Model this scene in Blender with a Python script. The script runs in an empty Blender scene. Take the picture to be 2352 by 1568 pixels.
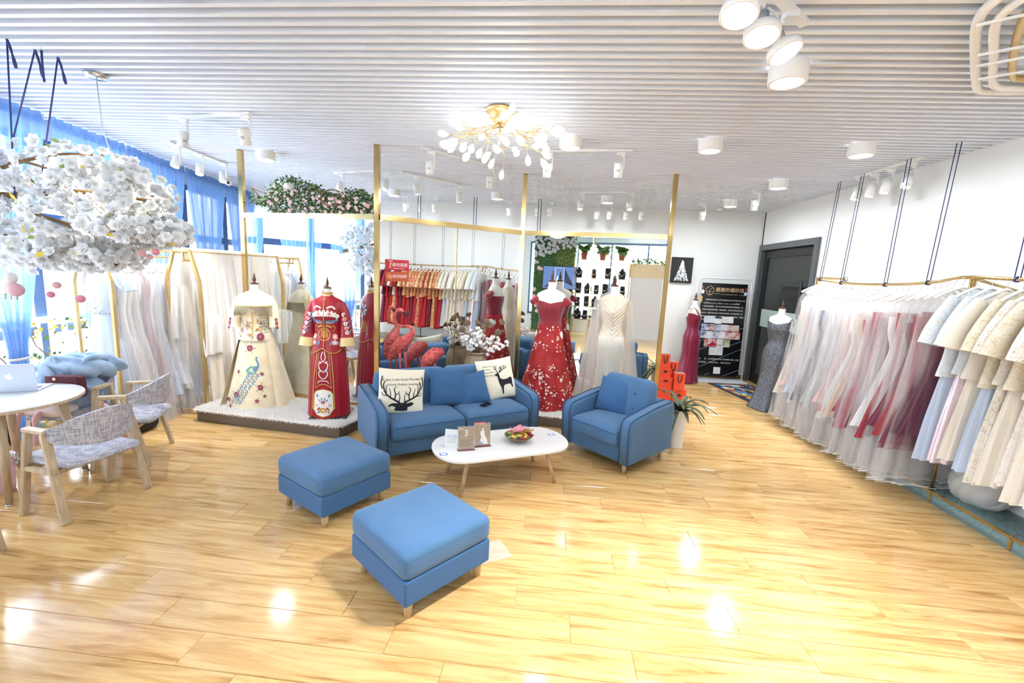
import bpy, bmesh, math, random
from mathutils import Vector, Matrix
from mathutils.geometry import tessellate_polygon
random.seed(7)
PI = math.pi
sc = bpy.context.scene
C = sc.collection

# ---------------------------------------------------------------- camera
FPX, PITCH, YAW, ROLL, CAMH = 1005.0, .153, -.0862, -.0472, 1.85
cp, sp, cc, ss = math.cos(PITCH), math.sin(PITCH), math.cos(YAW), math.sin(YAW)
fwd = Vector((ss * cp, cc * cp, -sp)); rt = Vector((cc, -ss, 0)); dn = fwd.cross(rt)
r_ = math.cos(ROLL) * rt + math.sin(ROLL) * dn
d_ = -math.sin(ROLL) * rt + math.cos(ROLL) * dn
cam = bpy.data.cameras.new('camera'); camo = bpy.data.objects.new('camera', cam); C.objects.link(camo)
cam.sensor_width = 36; cam.lens = FPX / 2352 * 36; cam.clip_start = .02
camo.matrix_world = Matrix(((r_.x, -d_.x, -fwd.x, 0), (r_.y, -d_.y, -fwd.y, 0), (r_.z, -d_.z, -fwd.z, CAMH), (0, 0, 0, 1)))
sc.camera = camo

# ---------------------------------------------------------------- world, light, exposure
sc.view_settings.view_transform = 'Standard'; sc.view_settings.look = 'None'
sc.view_settings.exposure = .18; sc.view_settings.gamma = 1; sc.view_settings.use_curve_mapping = False
wd = bpy.data.worlds.new('sky'); sc.world = wd; wd.use_nodes = True
bg = wd.node_tree.nodes['Background']; bg.inputs[0].default_value = (.86, .93, 1, 1); bg.inputs[1].default_value = 4.5
sc.cycles.transparent_max_bounces = 32; sc.cycles.max_bounces = 6; sc.cycles.diffuse_bounces = 3; sc.cycles.use_light_tree = False
LAMP, SPOTW = 11.0, 30.0

def daylight(name, loc, rot, sx, sy, w, col=(.9, .95, 1)):
    l = bpy.data.lights.new(name, 'AREA'); l.shape = 'RECTANGLE'; l.size = sx; l.size_y = sy; l.energy = w; l.color = col
    o = bpy.data.objects.new(name, l); C.objects.link(o); o.location = loc; o.rotation_euler = rot
    return o
# sky light coming in through the window band on the left and the windows behind the camera
daylight('window_daylight', (-6.0, 3.5, 1.7), (0, -PI / 2, 0), 2.4, 4.4, 420, (.82, .91, 1))
daylight('front_window_daylight', (-.3, -2.95, 2.0), (PI / 2, 0, 0), 4.5, 2.2, 420, (.86, .93, 1))

# ---------------------------------------------------------------- helpers
def S(r, g, b):
    f = lambda c: (c / 255 / 12.92) if c <= 10 else ((c / 255 + .055) / 1.055) ** 2.4
    return (f(r), f(g), f(b), 1)

class MB:
    def __init__(s): s.v = []; s.f = []; s.sm = []; s.mi = []
    def add(s, vs, fs, smooth=False, mi=0):
        n = len(s.v); s.v += [tuple(v) for v in vs]
        for f in fs: s.f.append(tuple(n + i for i in f)); s.sm.append(smooth); s.mi.append(mi)
        return s
    def box(s, x0, x1, y0, y1, z0, z1, M=None, mi=0):
        vs = [Vector((x, y, z)) for z in (z0, z1) for y in (y0, y1) for x in (x0, x1)]
        if M: vs = [M @ v for v in vs]
        return s.add(vs, [(0, 2, 3, 1), (4, 5, 7, 6), (0, 1, 5, 4), (2, 6, 7, 3), (1, 3, 7, 5), (0, 4, 6, 2)], False, mi)
    def bar(s, a, b, w, h=None, up=(0, 0, 1)):
        a, b = Vector(a), Vector(b); h = h or w; t = (b - a).normalized(); u = Vector(up)
        if abs(t.dot(u)) > .99: u = Vector((0, 1, 0))
        x = t.cross(u).normalized(); y = x.cross(t)
        vs = [p + x * sx * w / 2 + y * sy * h / 2 for p in (a, b) for sx, sy in ((-1, -1), (1, -1), (1, 1), (-1, 1))]
        return s.add(vs, [(0, 1, 2, 3), (7, 6, 5, 4), (0, 4, 5, 1), (1, 5, 6, 2), (2, 6, 7, 3), (3, 7, 4, 0)])
    def tube(s, pts, r, n=8, cap=True, closed=False):
        pts = [Vector(p) for p in pts]; m = len(pts); rs = r if isinstance(r, (list, tuple)) else [r] * m
        vs = []; px = None
        for i, p in enumerate(pts):
            if closed: t = pts[(i + 1) % m] - pts[i - 1]
            else: t = pts[min(i + 1, m - 1)] - pts[max(i - 1, 0)]
            if t.length < 1e-9: t = Vector((0, 0, 1))
            t.normalize()
            if px is None:
                px = t.cross(Vector((0, 0, 1)))
                if px.length < .05: px = t.cross(Vector((0, 1, 0)))
            px = px - t * px.dot(t)
            px.normalize(); py = t.cross(px)
            vs += [p + (px * math.cos(2 * PI * k / n) + py * math.sin(2 * PI * k / n)) * rs[i] for k in range(n)]
        fs = [(i * n + k, i * n + (k + 1) % n, (i + 1) * n + (k + 1) % n, (i + 1) * n + k) for i in range(m - 1) for k in range(n)]
        if closed: fs += [((m - 1) * n + k, (m - 1) * n + (k + 1) % n, (k + 1) % n, k) for k in range(n)]
        s.add(vs, fs, True)
        if cap and not closed:
            b = len(s.v) - m * n
            s.f.append(tuple(b + k for k in reversed(range(n)))); s.sm.append(False); s.mi.append(0)
            s.f.append(tuple(b + (m - 1) * n + k for k in range(n))); s.sm.append(False); s.mi.append(0)
        return s
    def lathe(s, prof, n=24, c=(0, 0, 0), M=None, cap=True, sm=True):
        vs = []
        for r, z in prof: vs += [Vector((c[0] + r * math.cos(2 * PI * k / n), c[1] + r * math.sin(2 * PI * k / n), c[2] + z)) for k in range(n)]
        if M: vs = [M @ v for v in vs]
        m = len(prof)
        s.add(vs, [(i * n + k, i * n + (k + 1) % n, (i + 1) * n + (k + 1) % n, (i + 1) * n + k) for i in range(m - 1) for k in range(n)], sm)
        b = len(s.v) - m * n
        if cap:
            s.f.append(tuple(b + k for k in reversed(range(n)))); s.sm.append(False); s.mi.append(0)
            s.f.append(tuple(b + (m - 1) * n + k for k in range(n))); s.sm.append(False); s.mi.append(0)
        return s
    def ball(s, c, r, nu=12, nv=8, M=None):
        r = r if isinstance(r, (tuple, list)) else (r, r, r)
        vs = []
        for j in range(nv + 1):
            a = PI * j / nv
            for i in range(nu):
                p = Vector((r[0] * math.sin(a) * math.cos(2 * PI * i / nu), r[1] * math.sin(a) * math.sin(2 * PI * i / nu), -r[2] * math.cos(a)))
                if M: p = M @ p
                vs.append(p + Vector(c))
        return s.add(vs, [(j * nu + i, j * nu + (i + 1) % nu, (j + 1) * nu + (i + 1) % nu, (j + 1) * nu + i) for j in range(nv) for i in range(nu)], True)
    def grid(s, fn, nu, nv, closed=False, sm=True):
        vs = [fn(i / nu, j / nv) for j in range(nv + 1) for i in range(nu + (0 if closed else 1))]
        w = nu if closed else nu + 1
        return s.add(vs, [(j * w + i, j * w + (i + 1) % w, (j + 1) * w + (i + 1) % w, (j + 1) * w + i) for j in range(nv) for i in range(nu)], sm)
    def soft(s, sx, sy, sz, r, n=8, puff=0, c=(0, 0, 0), M=None, puffside=0):
        # rounded, slightly stuffed box centred on c
        hx, hy, hz = sx / 2, sy / 2, sz / 2; r = min(r, hx, hy, hz)
        idx = {}; vs = []
        def P(i, j, k):
            q = (i, j, k)
            if q not in idx:
                x, y, z = (2 * t / n - 1 for t in q)
                f = lambda t: math.sin(t * PI / 2)
                x, y, z = f(x) * hx, f(y) * hy, f(z) * hz
                cx, cy, cz = max(-hx + r, min(hx - r, x)), max(-hy + r, min(hy - r, y)), max(-hz + r, min(hz - r, z))
                d = Vector((x - cx, y - cy, z - cz))
                v = Vector((cx, cy, cz)) + (d.normalized() * r if d.length > 1e-9 else d)
                ux, uy, uz = v.x / hx, v.y / hy, v.z / hz
                if puff: v.z += puff * (1 - ux ** 4) * (1 - uy ** 4) * uz
                if puffside: v.x += puffside * (1 - uz ** 2) * ux * (1 - uy ** 4); v.y += puffside * (1 - uz ** 2) * uy * (1 - ux ** 4)
                v += Vector(c)
                if M: v = M @ v
                idx[q] = len(vs); vs.append(v)
            return idx[q]
        fs = []
        for a in range(n):
            for b in range(n):
                fs += [(P(a, b, 0), P(a, b + 1, 0), P(a + 1, b + 1, 0), P(a + 1, b, 0)), (P(a, b, n), P(a + 1, b, n), P(a + 1, b + 1, n), P(a, b + 1, n)),
                       (P(a, 0, b), P(a + 1, 0, b), P(a + 1, 0, b + 1), P(a, 0, b + 1)), (P(a, n, b), P(a, n, b + 1), P(a + 1, n, b + 1), P(a + 1, n, b)),
                       (P(0, a, b), P(0, a, b + 1), P(0, a + 1, b + 1), P(0, a + 1, b)), (P(n, a, b), P(n, a + 1, b), P(n, a + 1, b + 1), P(n, a, b + 1))]
        return s.add(vs, fs, True)
    def prism(s, pts, z0, z1, M=None, sm=False):
        n = len(pts); vs = [Vector((x, y, z)) for z in (z0, z1) for x, y in pts]
        if M: vs = [M @ v for v in vs]
        s.add(vs, [(k, (k + 1) % n, n + (k + 1) % n, n + k) for k in range(n)], sm)
        tr = tessellate_polygon([[Vector((x, y, 0)) for x, y in pts]])
        b = len(s.v) - 2 * n
        for t in tr:
            a = [Vector((*pts[i], 0)) for i in t]; up = (a[1] - a[0]).cross(a[2] - a[0]).z > 0
            t = t if up else tuple(reversed(t))
            s.f.append(tuple(b + n + i for i in t)); s.f.append(tuple(b + i for i in reversed(t))); s.sm += [False, False]; s.mi += [0, 0]
        return s
    def me(s, name):
        m = bpy.data.meshes.new(name); m.from_pydata(s.v, [], s.f); m.polygons.foreach_set('use_smooth', s.sm)
        if any(s.mi): m.polygons.foreach_set('material_index', s.mi)
        m.update(); return m
    def build(s, name, mats, parent=None, loc=None, rot=None, me=None):
        m = me or s.me(name)
        if me is None:
            for q in (mats if isinstance(mats, (list, tuple)) else [mats]): m.materials.append(q)
        o = bpy.data.objects.new(name, m); C.objects.link(o)
        if parent: o.parent = parent
        if loc: o.location = loc
        if rot: o.rotation_euler = rot
        return o

def obj(name, me, parent=None, loc=None, rot=None, scale=None):
    o = bpy.data.objects.new(name, me); C.objects.link(o)
    if parent: o.parent = parent
    if loc: o.location = loc
    if rot: o.rotation_euler = rot
    if scale: o.scale = scale
    return o
def tag(o, label, cat, group=None, kind=None):
    o['label'] = label; o['category'] = cat
    if group: o['group'] = group
    if kind: o['kind'] = kind
    return o
def thing(name, label, cat, loc=(0, 0, 0), rz=0, group=None):
    o = bpy.data.objects.new(name, None); C.objects.link(o); o.location = loc; o.rotation_euler = (0, 0, rz); o.empty_display_size = .1
    return tag(o, label, cat, group)
def struct(o): o['kind'] = 'structure'; return o
def copy_tree(o, parent=None, loc=None, rz=None, label=None):
    c = o.copy(); C.objects.link(c)
    if parent: c.parent = parent
    if loc: c.location = loc
    if rz is not None: c.rotation_euler = (0, 0, rz)
    if label: c['label'] = label
    for ch in o.children: copy_tree(ch, c)
    return c
def TR(x, y, z, rz=0, rx=0, ry=0): return Matrix.Translation((x, y, z)) @ Matrix.Rotation(rz, 4, 'Z') @ Matrix.Rotation(rx, 4, 'X') @ Matrix.Rotation(ry, 4, 'Y')
def catmull(pts, n=6, closed=False):
    P = [Vector(p) for p in pts]; out = []; m = len(P)
    for i in range(m if closed else m - 1):
        if closed: p0, p1, p2, p3 = P[i - 1], P[i], P[(i + 1) % m], P[(i + 2) % m]
        else: p0, p1, p2, p3 = P[max(i - 1, 0)], P[i], P[i + 1], P[min(i + 2, m - 1)]
        for k in range(n):
            t = k / n; out.append(.5 * ((2 * p1) + (p2 - p0) * t + (2 * p0 - 5 * p1 + 4 * p2 - p3) * t * t + (3 * p1 - p0 - 3 * p2 + p3) * t ** 3))
    if not closed: out.append(P[-1])
    return out
def text_flat(txt, size, align='CENTER', shear=0, sp=1, font_res=2):
    # triangulated flat lettering as (verts2d, faces)
    cu = bpy.data.curves.new('t', 'FONT'); cu.body = txt; cu.size = size; cu.align_x = align; cu.align_y = 'CENTER'; cu.shear = shear; cu.space_character = sp; cu.resolution_u = font_res
    o = bpy.data.objects.new('t', cu); C.objects.link(o)
    dg = bpy.context.evaluated_depsgraph_get(); dg.update()
    m = bpy.data.meshes.new_from_object(o.evaluated_get(dg))
    vs = [(v.co.x, v.co.y) for v in m.vertices]; fs = [tuple(p.vertices) for p in m.polygons]
    bpy.data.objects.remove(o); bpy.data.curves.remove(cu); bpy.data.meshes.remove(m)
    return vs, fs
def lay(mb, flat, fn, mi=0):
    vs, fs = flat; mb.add([fn(x, y) for x, y in vs], fs, False, mi)
def poly_flat(pts, sub=0):
    # filled polygon as (verts, tris), cut finer when it has to follow a curved surface
    bm = bmesh.new(); vs = [bm.verts.new((x, y, 0)) for x, y in pts]
    for t in tessellate_polygon([[Vector((x, y, 0)) for x, y in pts]]):
        try: bm.faces.new([vs[i] for i in t])
        except ValueError: pass
    for _ in range(sub): bmesh.ops.subdivide_edges(bm, edges=bm.edges[:], cuts=1, use_grid_fill=True)
    bmesh.ops.recalc_face_normals(bm, faces=bm.faces[:])
    for f in bm.faces:
        if f.normal.z < 0: f.normal_flip()
    bm.verts.index_update()
    out = [(v.co.x, v.co.y) for v in bm.verts], [tuple(v.index for v in f.verts) for f in bm.faces]
    bm.free(); return out
def stroke_flat(pts, w):
    # ribbon along a 2-D path; w may taper as a list
    P = [Vector((x, y)) for x, y in pts]; m = len(P); ws = w if isinstance(w, (list, tuple)) else [w] * m
    vs = []
    for i, p in enumerate(P):
        t = P[min(i + 1, m - 1)] - P[max(i - 1, 0)]; t = t.normalized() if t.length > 1e-9 else Vector((1, 0)); n = Vector((-t.y, t.x))
        vs += [tuple(p - n * ws[i] / 2), tuple(p + n * ws[i] / 2)]
    return vs, [(2 * i, 2 * i + 2, 2 * i + 3, 2 * i + 1) for i in range(m - 1)]

# ---------------------------------------------------------------- materials
MATS = {}
def mat(name, col, rough=.5, metal=0, var=None, vscale=8, bump=0, bscale=60, emit=0, ecol=None, alpha=1, trans=0, spec=None, coat=0, sheen=0, stretch=None, thin=0, wave=None):
    if name in MATS: return MATS[name]
    m = bpy.data.materials.new(name); m.use_nodes = True; nt = m.node_tree; N = nt.nodes; L = nt.links
    b = N['Principled BSDF']; b.inputs['Base Color'].default_value = col; b.inputs['Roughness'].default_value = rough; b.inputs['Metallic'].default_value = metal
    if spec is not None: b.inputs['Specular IOR Level'].default_value = spec
    if coat: b.inputs['Coat Weight'].default_value = coat; b.inputs['Coat Roughness'].default_value = .08
    if sheen: b.inputs['Sheen Weight'].default_value = sheen
    if emit: b.inputs['Emission Color'].default_value = ecol or col; b.inputs['Emission Strength'].default_value = emit
    if trans: b.inputs['Transmission Weight'].default_value = trans; b.inputs['IOR'].default_value = 1.45
    if var or bump:
        tc = N.new('ShaderNodeTexCoord'); mp = N.new('ShaderNodeMapping'); L.new(tc.outputs['Object'], mp.inputs[0])
        if stretch: mp.inputs['Scale'].default_value = stretch
    if var:
        nz = N.new('ShaderNodeTexNoise'); nz.inputs['Scale'].default_value = vscale; nz.inputs['Detail'].default_value = 4; L.new(mp.outputs[0], nz.inputs['Vector'])
        cr = N.new('ShaderNodeValToRGB'); cr.color_ramp.elements[0].position = .35; cr.color_ramp.elements[1].position = .65
        cr.color_ramp.elements[0].color = col; cr.color_ramp.elements[1].color = var
        L.new(nz.outputs['Fac'], cr.inputs[0]); L.new(cr.outputs[0], b.inputs['Base Color'])
    if bump:
        nb = N.new('ShaderNodeTexNoise'); nb.inputs['Scale'].default_value = bscale; nb.inputs['Detail'].default_value = 3; L.new(mp.outputs[0], nb.inputs['Vector'])
        bp = N.new('ShaderNodeBump'); bp.inputs['Strength'].default_value = bump; bp.inputs['Distance'].default_value = .004
        L.new(nb.outputs['Fac'], bp.inputs['Height']); L.new(bp.outputs[0], b.inputs['Normal'])
    if emit > 1: m.cycles.emission_sampling = 'NONE'
    out = N['Material Output']
    if thin:   # cloth that lets light through
        tl = N.new('ShaderNodeBsdfTranslucent'); tl.inputs[0].default_value = col; mx = N.new('ShaderNodeMixShader'); mx.inputs[0].default_value = thin
        if var: L.new(cr.outputs[0], tl.inputs[0])
        L.new(b.outputs[0], mx.inputs[1]); L.new(tl.outputs[0], mx.inputs[2]); L.new(mx.outputs[0], out.inputs[0]); last = mx
    else: last = b
    if alpha < 1:
        tp = N.new('ShaderNodeBsdfTransparent'); m2 = N.new('ShaderNodeMixShader'); m2.inputs[0].default_value = alpha
        L.new(tp.outputs[0], m2.inputs[1]); L.new(last.outputs[0], m2.inputs[2]); L.new(m2.outputs[0], out.inputs[0])
    MATS[name] = m; return m

def pattern(name, cols, scale=14, rough=.55, bump=.2, rnd=1.0, metal=0):
    # patchwork of small coloured motifs (brocade, embroidery, printed rug)
    if name in MATS: return MATS[name]
    m = bpy.data.materials.new(name); m.use_nodes = True; nt = m.node_tree; N = nt.nodes; L = nt.links
    b = N['Principled BSDF']; b.inputs['Roughness'].default_value = rough; b.inputs['Metallic'].default_value = metal
    tc = N.new('ShaderNodeTexCoord'); vo = N.new('ShaderNodeTexVoronoi'); vo.inputs['Scale'].default_value = scale; vo.inputs['Randomness'].default_value = rnd
    nz = N.new('ShaderNodeTexNoise'); nz.inputs['Scale'].default_value = scale * .8; nz.inputs['Detail'].default_value = 2
    mv = N.new('ShaderNodeVectorMath'); mv.operation = 'ADD'; sv = N.new('ShaderNodeVectorMath'); sv.operation = 'SCALE'; sv.inputs['Scale'].default_value = .12
    L.new(tc.outputs['Object'], nz.inputs['Vector']); L.new(nz.outputs['Color'], sv.inputs[0]); L.new(tc.outputs['Object'], mv.inputs[0]); L.new(sv.outputs[0], mv.inputs[1]); L.new(mv.outputs[0], vo.inputs['Vector'])
    sep = N.new('ShaderNodeSeparateColor'); L.new(vo.outputs['Color'], sep.inputs[0])
    cr = N.new('ShaderNodeValToRGB'); cr.color_ramp.interpolation = 'CONSTANT'; el = cr.color_ramp.elements
    while len(el) < len(cols): el.new(.5)
    for i, (p, c) in enumerate(cols): el[i].position = p; el[i].color = c
    L.new(sep.outputs[0], cr.inputs[0]); L.new(cr.outputs[0], b.inputs['Base Color'])
    if bump:
        bp = N.new('ShaderNodeBump'); bp.inputs['Strength'].default_value = bump; bp.inputs['Distance'].default_value = .005
        L.new(vo.outputs['Distance'], bp.inputs['Height']); L.new(bp.outputs[0], b.inputs['Normal'])
    MATS[name] = m; return m

def streaky(name, col, lo, hi, sc=(13, 13, .55)):
    # gathered tulle: dense and open vertical strands
    m = mat(name, col, .8, thin=.45); N = m.node_tree.nodes; L = m.node_tree.links; out = N['Material Output']; src = out.inputs[0].links[0].from_socket
    tc = N.new('ShaderNodeTexCoord'); mp = N.new('ShaderNodeMapping'); mp.inputs['Scale'].default_value = sc; oi = N.new('ShaderNodeObjectInfo'); ad = N.new('ShaderNodeVectorMath'); ad.operation = 'ADD'
    sc2 = N.new('ShaderNodeMath'); sc2.operation = 'MULTIPLY'; sc2.inputs[1].default_value = 40; L.new(oi.outputs['Random'], sc2.inputs[0])
    L.new(tc.outputs['Object'], mp.inputs[0]); L.new(mp.outputs[0], ad.inputs[0]); L.new(sc2.outputs[0], ad.inputs[1])
    nz = N.new('ShaderNodeTexNoise'); nz.inputs['Scale'].default_value = 1; nz.inputs['Detail'].default_value = 1; L.new(ad.outputs[0], nz.inputs['Vector'])
    mr = N.new('ShaderNodeMapRange'); mr.inputs[1].default_value = .36; mr.inputs[2].default_value = .68; mr.inputs[3].default_value = lo; mr.inputs[4].default_value = hi; L.new(nz.outputs['Fac'], mr.inputs[0])
    tp = N.new('ShaderNodeBsdfTransparent'); mx = N.new('ShaderNodeMixShader'); L.new(mr.outputs[0], mx.inputs[0]); L.new(tp.outputs[0], mx.inputs[1]); L.new(src, mx.inputs[2]); L.new(mx.outputs[0], out.inputs[0])
    return m
def wood_floor():
    m = bpy.data.materials.new('laminate'); m.use_nodes = True; N = m.node_tree.nodes; L = m.node_tree.links; b = N['Principled BSDF']
    ge = N.new('ShaderNodeNewGeometry'); oi = N.new('ShaderNodeObjectInfo')
    mul = N.new('ShaderNodeVectorMath'); mul.operation = 'MULTIPLY'; mul.inputs[1].default_value = (1.6, 17, 1)
    off = N.new('ShaderNodeMath'); off.operation = 'MULTIPLY'; off.inputs[1].default_value = 30; L.new(oi.outputs['Random'], off.inputs[0])
    ad = N.new('ShaderNodeVectorMath'); ad.operation = 'ADD'
    L.new(ge.outputs['Position'], mul.inputs[0]); L.new(mul.outputs[0], ad.inputs[0]); L.new(off.outputs[0], ad.inputs[1])
    n1 = N.new('ShaderNodeTexNoise'); n1.inputs['Scale'].default_value = 1.1; n1.inputs['Detail'].default_value = 6; n1.inputs['Roughness'].default_value = .62; n1.inputs['Distortion'].default_value = .8; L.new(ad.outputs[0], n1.inputs['Vector'])
    cr = N.new('ShaderNodeValToRGB'); e = cr.color_ramp.elements
    e[0].position = .30; e[0].color = S(156, 112, 62); e[1].position = .62; e[1].color = S(213, 179, 124)
    k = e.new(.45); k.color = S(196, 156, 99)
    L.new(n1.outputs['Fac'], cr.inputs[0])
    hs = N.new('ShaderNodeHueSaturation'); vv = N.new('ShaderNodeMapRange'); vv.inputs[3].default_value = .92; vv.inputs[4].default_value = 1.08
    L.new(oi.outputs['Random'], vv.inputs[0]); L.new(vv.outputs[0], hs.inputs['Value']); L.new(cr.outputs[0], hs.inputs['Color']); L.new(hs.outputs[0], b.inputs['Base Color'])
    b.inputs['Roughness'].default_value = .12; b.inputs['Specular IOR Level'].default_value = .55
    n2 = N.new('ShaderNodeTexNoise'); n2.inputs['Scale'].default_value = 3; L.new(ge.outputs['Position'], n2.inputs['Vector'])
    bp = N.new('ShaderNodeBump'); bp.inputs['Strength'].default_value = .05; bp.inputs['Distance'].default_value = .01; L.new(n2.outputs['Fac'], bp.inputs['Height']); L.new(bp.outputs[0], b.inputs['Normal'])
    return m
def linen(name, c1, c2):
    # woven upholstery: two thread directions
    m = bpy.data.materials.new(name); m.use_nodes = True; N = m.node_tree.nodes; L = m.node_tree.links; b = N['Principled BSDF']; b.inputs['Roughness'].default_value = .9
    tc = N.new('ShaderNodeTexCoord'); o = []
    for sc_ in ((14, 14, 130), (130, 130, 14)):
        mp = N.new('ShaderNodeMapping'); mp.inputs['Scale'].default_value = sc_; L.new(tc.outputs['Object'], mp.inputs[0])
        n = N.new('ShaderNodeTexNoise'); n.inputs['Scale'].default_value = 1; n.inputs['Detail'].default_value = 2; L.new(mp.outputs[0], n.inputs['Vector']); o.append(n)
    a = N.new('ShaderNodeMath'); a.operation = 'ADD'; L.new(o[0].outputs['Fac'], a.inputs[0]); L.new(o[1].outputs['Fac'], a.inputs[1])
    cr = N.new('ShaderNodeValToRGB'); e = cr.color_ramp.elements; e[0].position = .42; e[0].color = c1; e[1].position = .58; e[1].color = c2
    h = N.new('ShaderNodeMath'); h.operation = 'MULTIPLY'; h.inputs[1].default_value = .5; L.new(a.outputs[0], h.inputs[0]); L.new(h.outputs[0], cr.inputs[0]); L.new(cr.outputs[0], b.inputs['Base Color'])
    return m

WHITE = mat('white_paint', S(238, 239, 238), .6)
WALLM = mat('wall_paint', S(236, 238, 236), .75, bump=.05, bscale=180)
SLATM = mat('slat_paint', S(235, 240, 249), .38)
CEILM = mat('ceiling_board_gap_shade', S(150, 154, 162), .8)  # grey deepens the shade between slats by colour
GOLD = mat('polished_brass', S(208, 180, 124), .16, 1)
GOLDP = mat('painted_brass', S(206, 176, 116), .38, .75)
BLUE = mat('blue_canvas', S(66, 105, 144), .85, var=S(71, 111, 150), vscale=5, bump=.25, bscale=260, sheen=.15)
BLUE2 = mat('deep_blue_canvas', S(54, 97, 142), .85, bump=.25, bscale=260, sheen=.1)
PIPING = mat('dark_blue_piping', S(42, 78, 122), .8)
OAK = mat('pale_oak', S(205, 178, 140), .5, var=S(186, 156, 115), vscale=6, stretch=(6, 6, .8))
ASH = mat('grey_ash', S(204, 184, 155), .5, var=S(180, 158, 128), vscale=7, stretch=(7, 7, .8))
LAMW = mat('white_laminate', S(228, 228, 227), .25)
BLACK = mat('black', S(20, 20, 22), .4)
CHROME = mat('chrome', S(220, 220, 222), .12, 1)
MIRROR = mat('mirror_glass', S(238, 241, 241), .012, 1)
CREAM = mat('cream_cotton', S(236, 228, 208), .9, bump=.2, bscale=200)
DUMMY = mat('mannequin_white', S(240, 236, 228), .55)
FINIAL = mat('dark_turned_wood', S(82, 42, 26), .3)
INK = mat('black_print', S(26, 28, 36), .8)
# ---------------------------------------------------------------- the room
# floor: laminate planks, 1.22 x 0.193 m, each row shifted a quarter plank
WOOD = wood_floor()
sub = struct(MB().box(-6.6, 4.1, -2.8, 9.05, -.12, -.006).build('floor', mat('subfloor_seam_glint', S(232, 214, 182), .5)))  # pale colour imitates light reflected along the plank seams
PLX, PLY = 1.22, .193
pm = MB(); a, b2, ch = PLX / 2 - .0008, PLY / 2 - .0008, .0022
pm.v = [(-a, -b2, -.006), (a, -b2, -.006), (a, b2, -.006), (-a, b2, -.006), (-a, -b2, -ch), (a, -b2, -ch), (a, b2, -ch), (-a, b2, -ch), (-a + ch, -b2 + ch, 0), (a - ch, -b2 + ch, 0), (a - ch, b2 - ch, 0), (-a + ch, b2 - ch, 0)]
pm.f = [(0, 1, 5, 4), (1, 2, 6, 5), (2, 3, 7, 6), (3, 0, 4, 7), (4, 5, 9, 8), (5, 6, 10, 9), (6, 7, 11, 10), (7, 4, 8, 11), (8, 9, 10, 11)]; pm.sm = [False] * 9; pm.mi = [0] * 9
PLANK = pm.me('plank'); PLANK.materials.append(WOOD)
cells = []
for k in range(-23, 39):
    y = 1.618 + .0965 + k * PLY
    if not -2.75 < y < 8.98: continue
    x = -1.02 - k * .305
    x -= math.floor((x + 6.6) / PLX) * PLX
    while x < 4.6: cells.append((x + PLX / 2 if False else x, y)); x += PLX
def in_room(x, y): return x - .61 < 3.9 and x + .61 > (-5.2 if y < 3.3 else -5.2 - .214 * (y - 3.3)) - .05
cells = [c for c in cells if in_room(*c)]
view = [c for c in cells if c[1] > 1.3 and abs((c[0] + .086 * c[1]) / c[1]) < 1.32]
view.sort(key=lambda c: c[0] ** 2 + c[1] ** 2)
near = set(view[:300])
for c in view[:300]: obj('plank', PLANK, sub, (c[0], c[1], 0))
rest = MB()
for c in cells:
    if c not in near:
        n = len(rest.v); rest.v += [(v[0] + c[0], v[1] + c[1], v[2]) for v in pm.v]; rest.f += [tuple(n + i for i in f) for f in pm.f]; rest.sm += [False] * 9; rest.mi += [0] * 9
o = rest.build('planks', WOOD, sub); o['kind'] = 'stuff'

# ceiling: board with deep white slats 9 cm apart
ceil = struct(MB().box(-6.6, 4.1, -2.8, 9.05, 3.285, 3.38).build('ceiling', CEILM))
SL = MB().box(-5.3, 5.3, -.017, .017, 0, .0845).me('slat'); SL.materials.append(SLATM)
k = -57
while 2.434 + k * .0905 < 8.95:
    y = 2.434 + k * .0905
    xl = -5.3 if y < 3.3 else -5.3 - .214 * (y - 3.3)
    xr = 3.9
    obj('slat', SL, ceil, ((xl + xr) / 2, y, 3.2), None, ((xr - xl) / 10.6, 1, 1)); k += 1
ceil.children[0].name = 'slat'

# plain walls
def wall(name, boxes, m=WALLM):
    w = MB()
    for b in boxes: w.box(*b)
    return struct(w.build(name, m))
wall('wall_right', [(3.9, 4.05, -2.8, 7.02, 0, 3.285), (3.9, 4.05, 7.02, 8.9, 2.56, 3.285), (3.9, 4.05, 8.86, 9.05, 0, 3.285)])
wall('wall_back', [(-6.6, 4.05, 8.9, 9.05, 0, 3.285)])
BB = mat('bronze_baseboard', S(150, 118, 70), .3, .5)
struct(MB().box(3.885, 3.9, -2.6, 7.0, 0, .08).build('baseboard_right', BB)); struct(MB().box(-6.3, 3.88, 8.885, 8.9, 0, .08).build('baseboard_back', BB))
# room beyond the door
cor = MB().box(4.05, 6.2, 6.6, 6.65, 0, 2.9).box(6.15, 6.2, 6.6, 9.45, 0, 2.9).box(4.05, 6.2, 9.4, 9.45, 0, 2.9).box(4.05, 6.2, 6.6, 9.45, 2.85, 2.9)
struct(cor.build('wall_corridor', mat('corridor_grey', S(96, 98, 96), .8)))
struct(MB().box(4.05, 6.2, 6.6, 9.45, -.1, -.01).build('floor_corridor', mat('corridor_tile', S(150, 150, 146), .3)))

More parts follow.
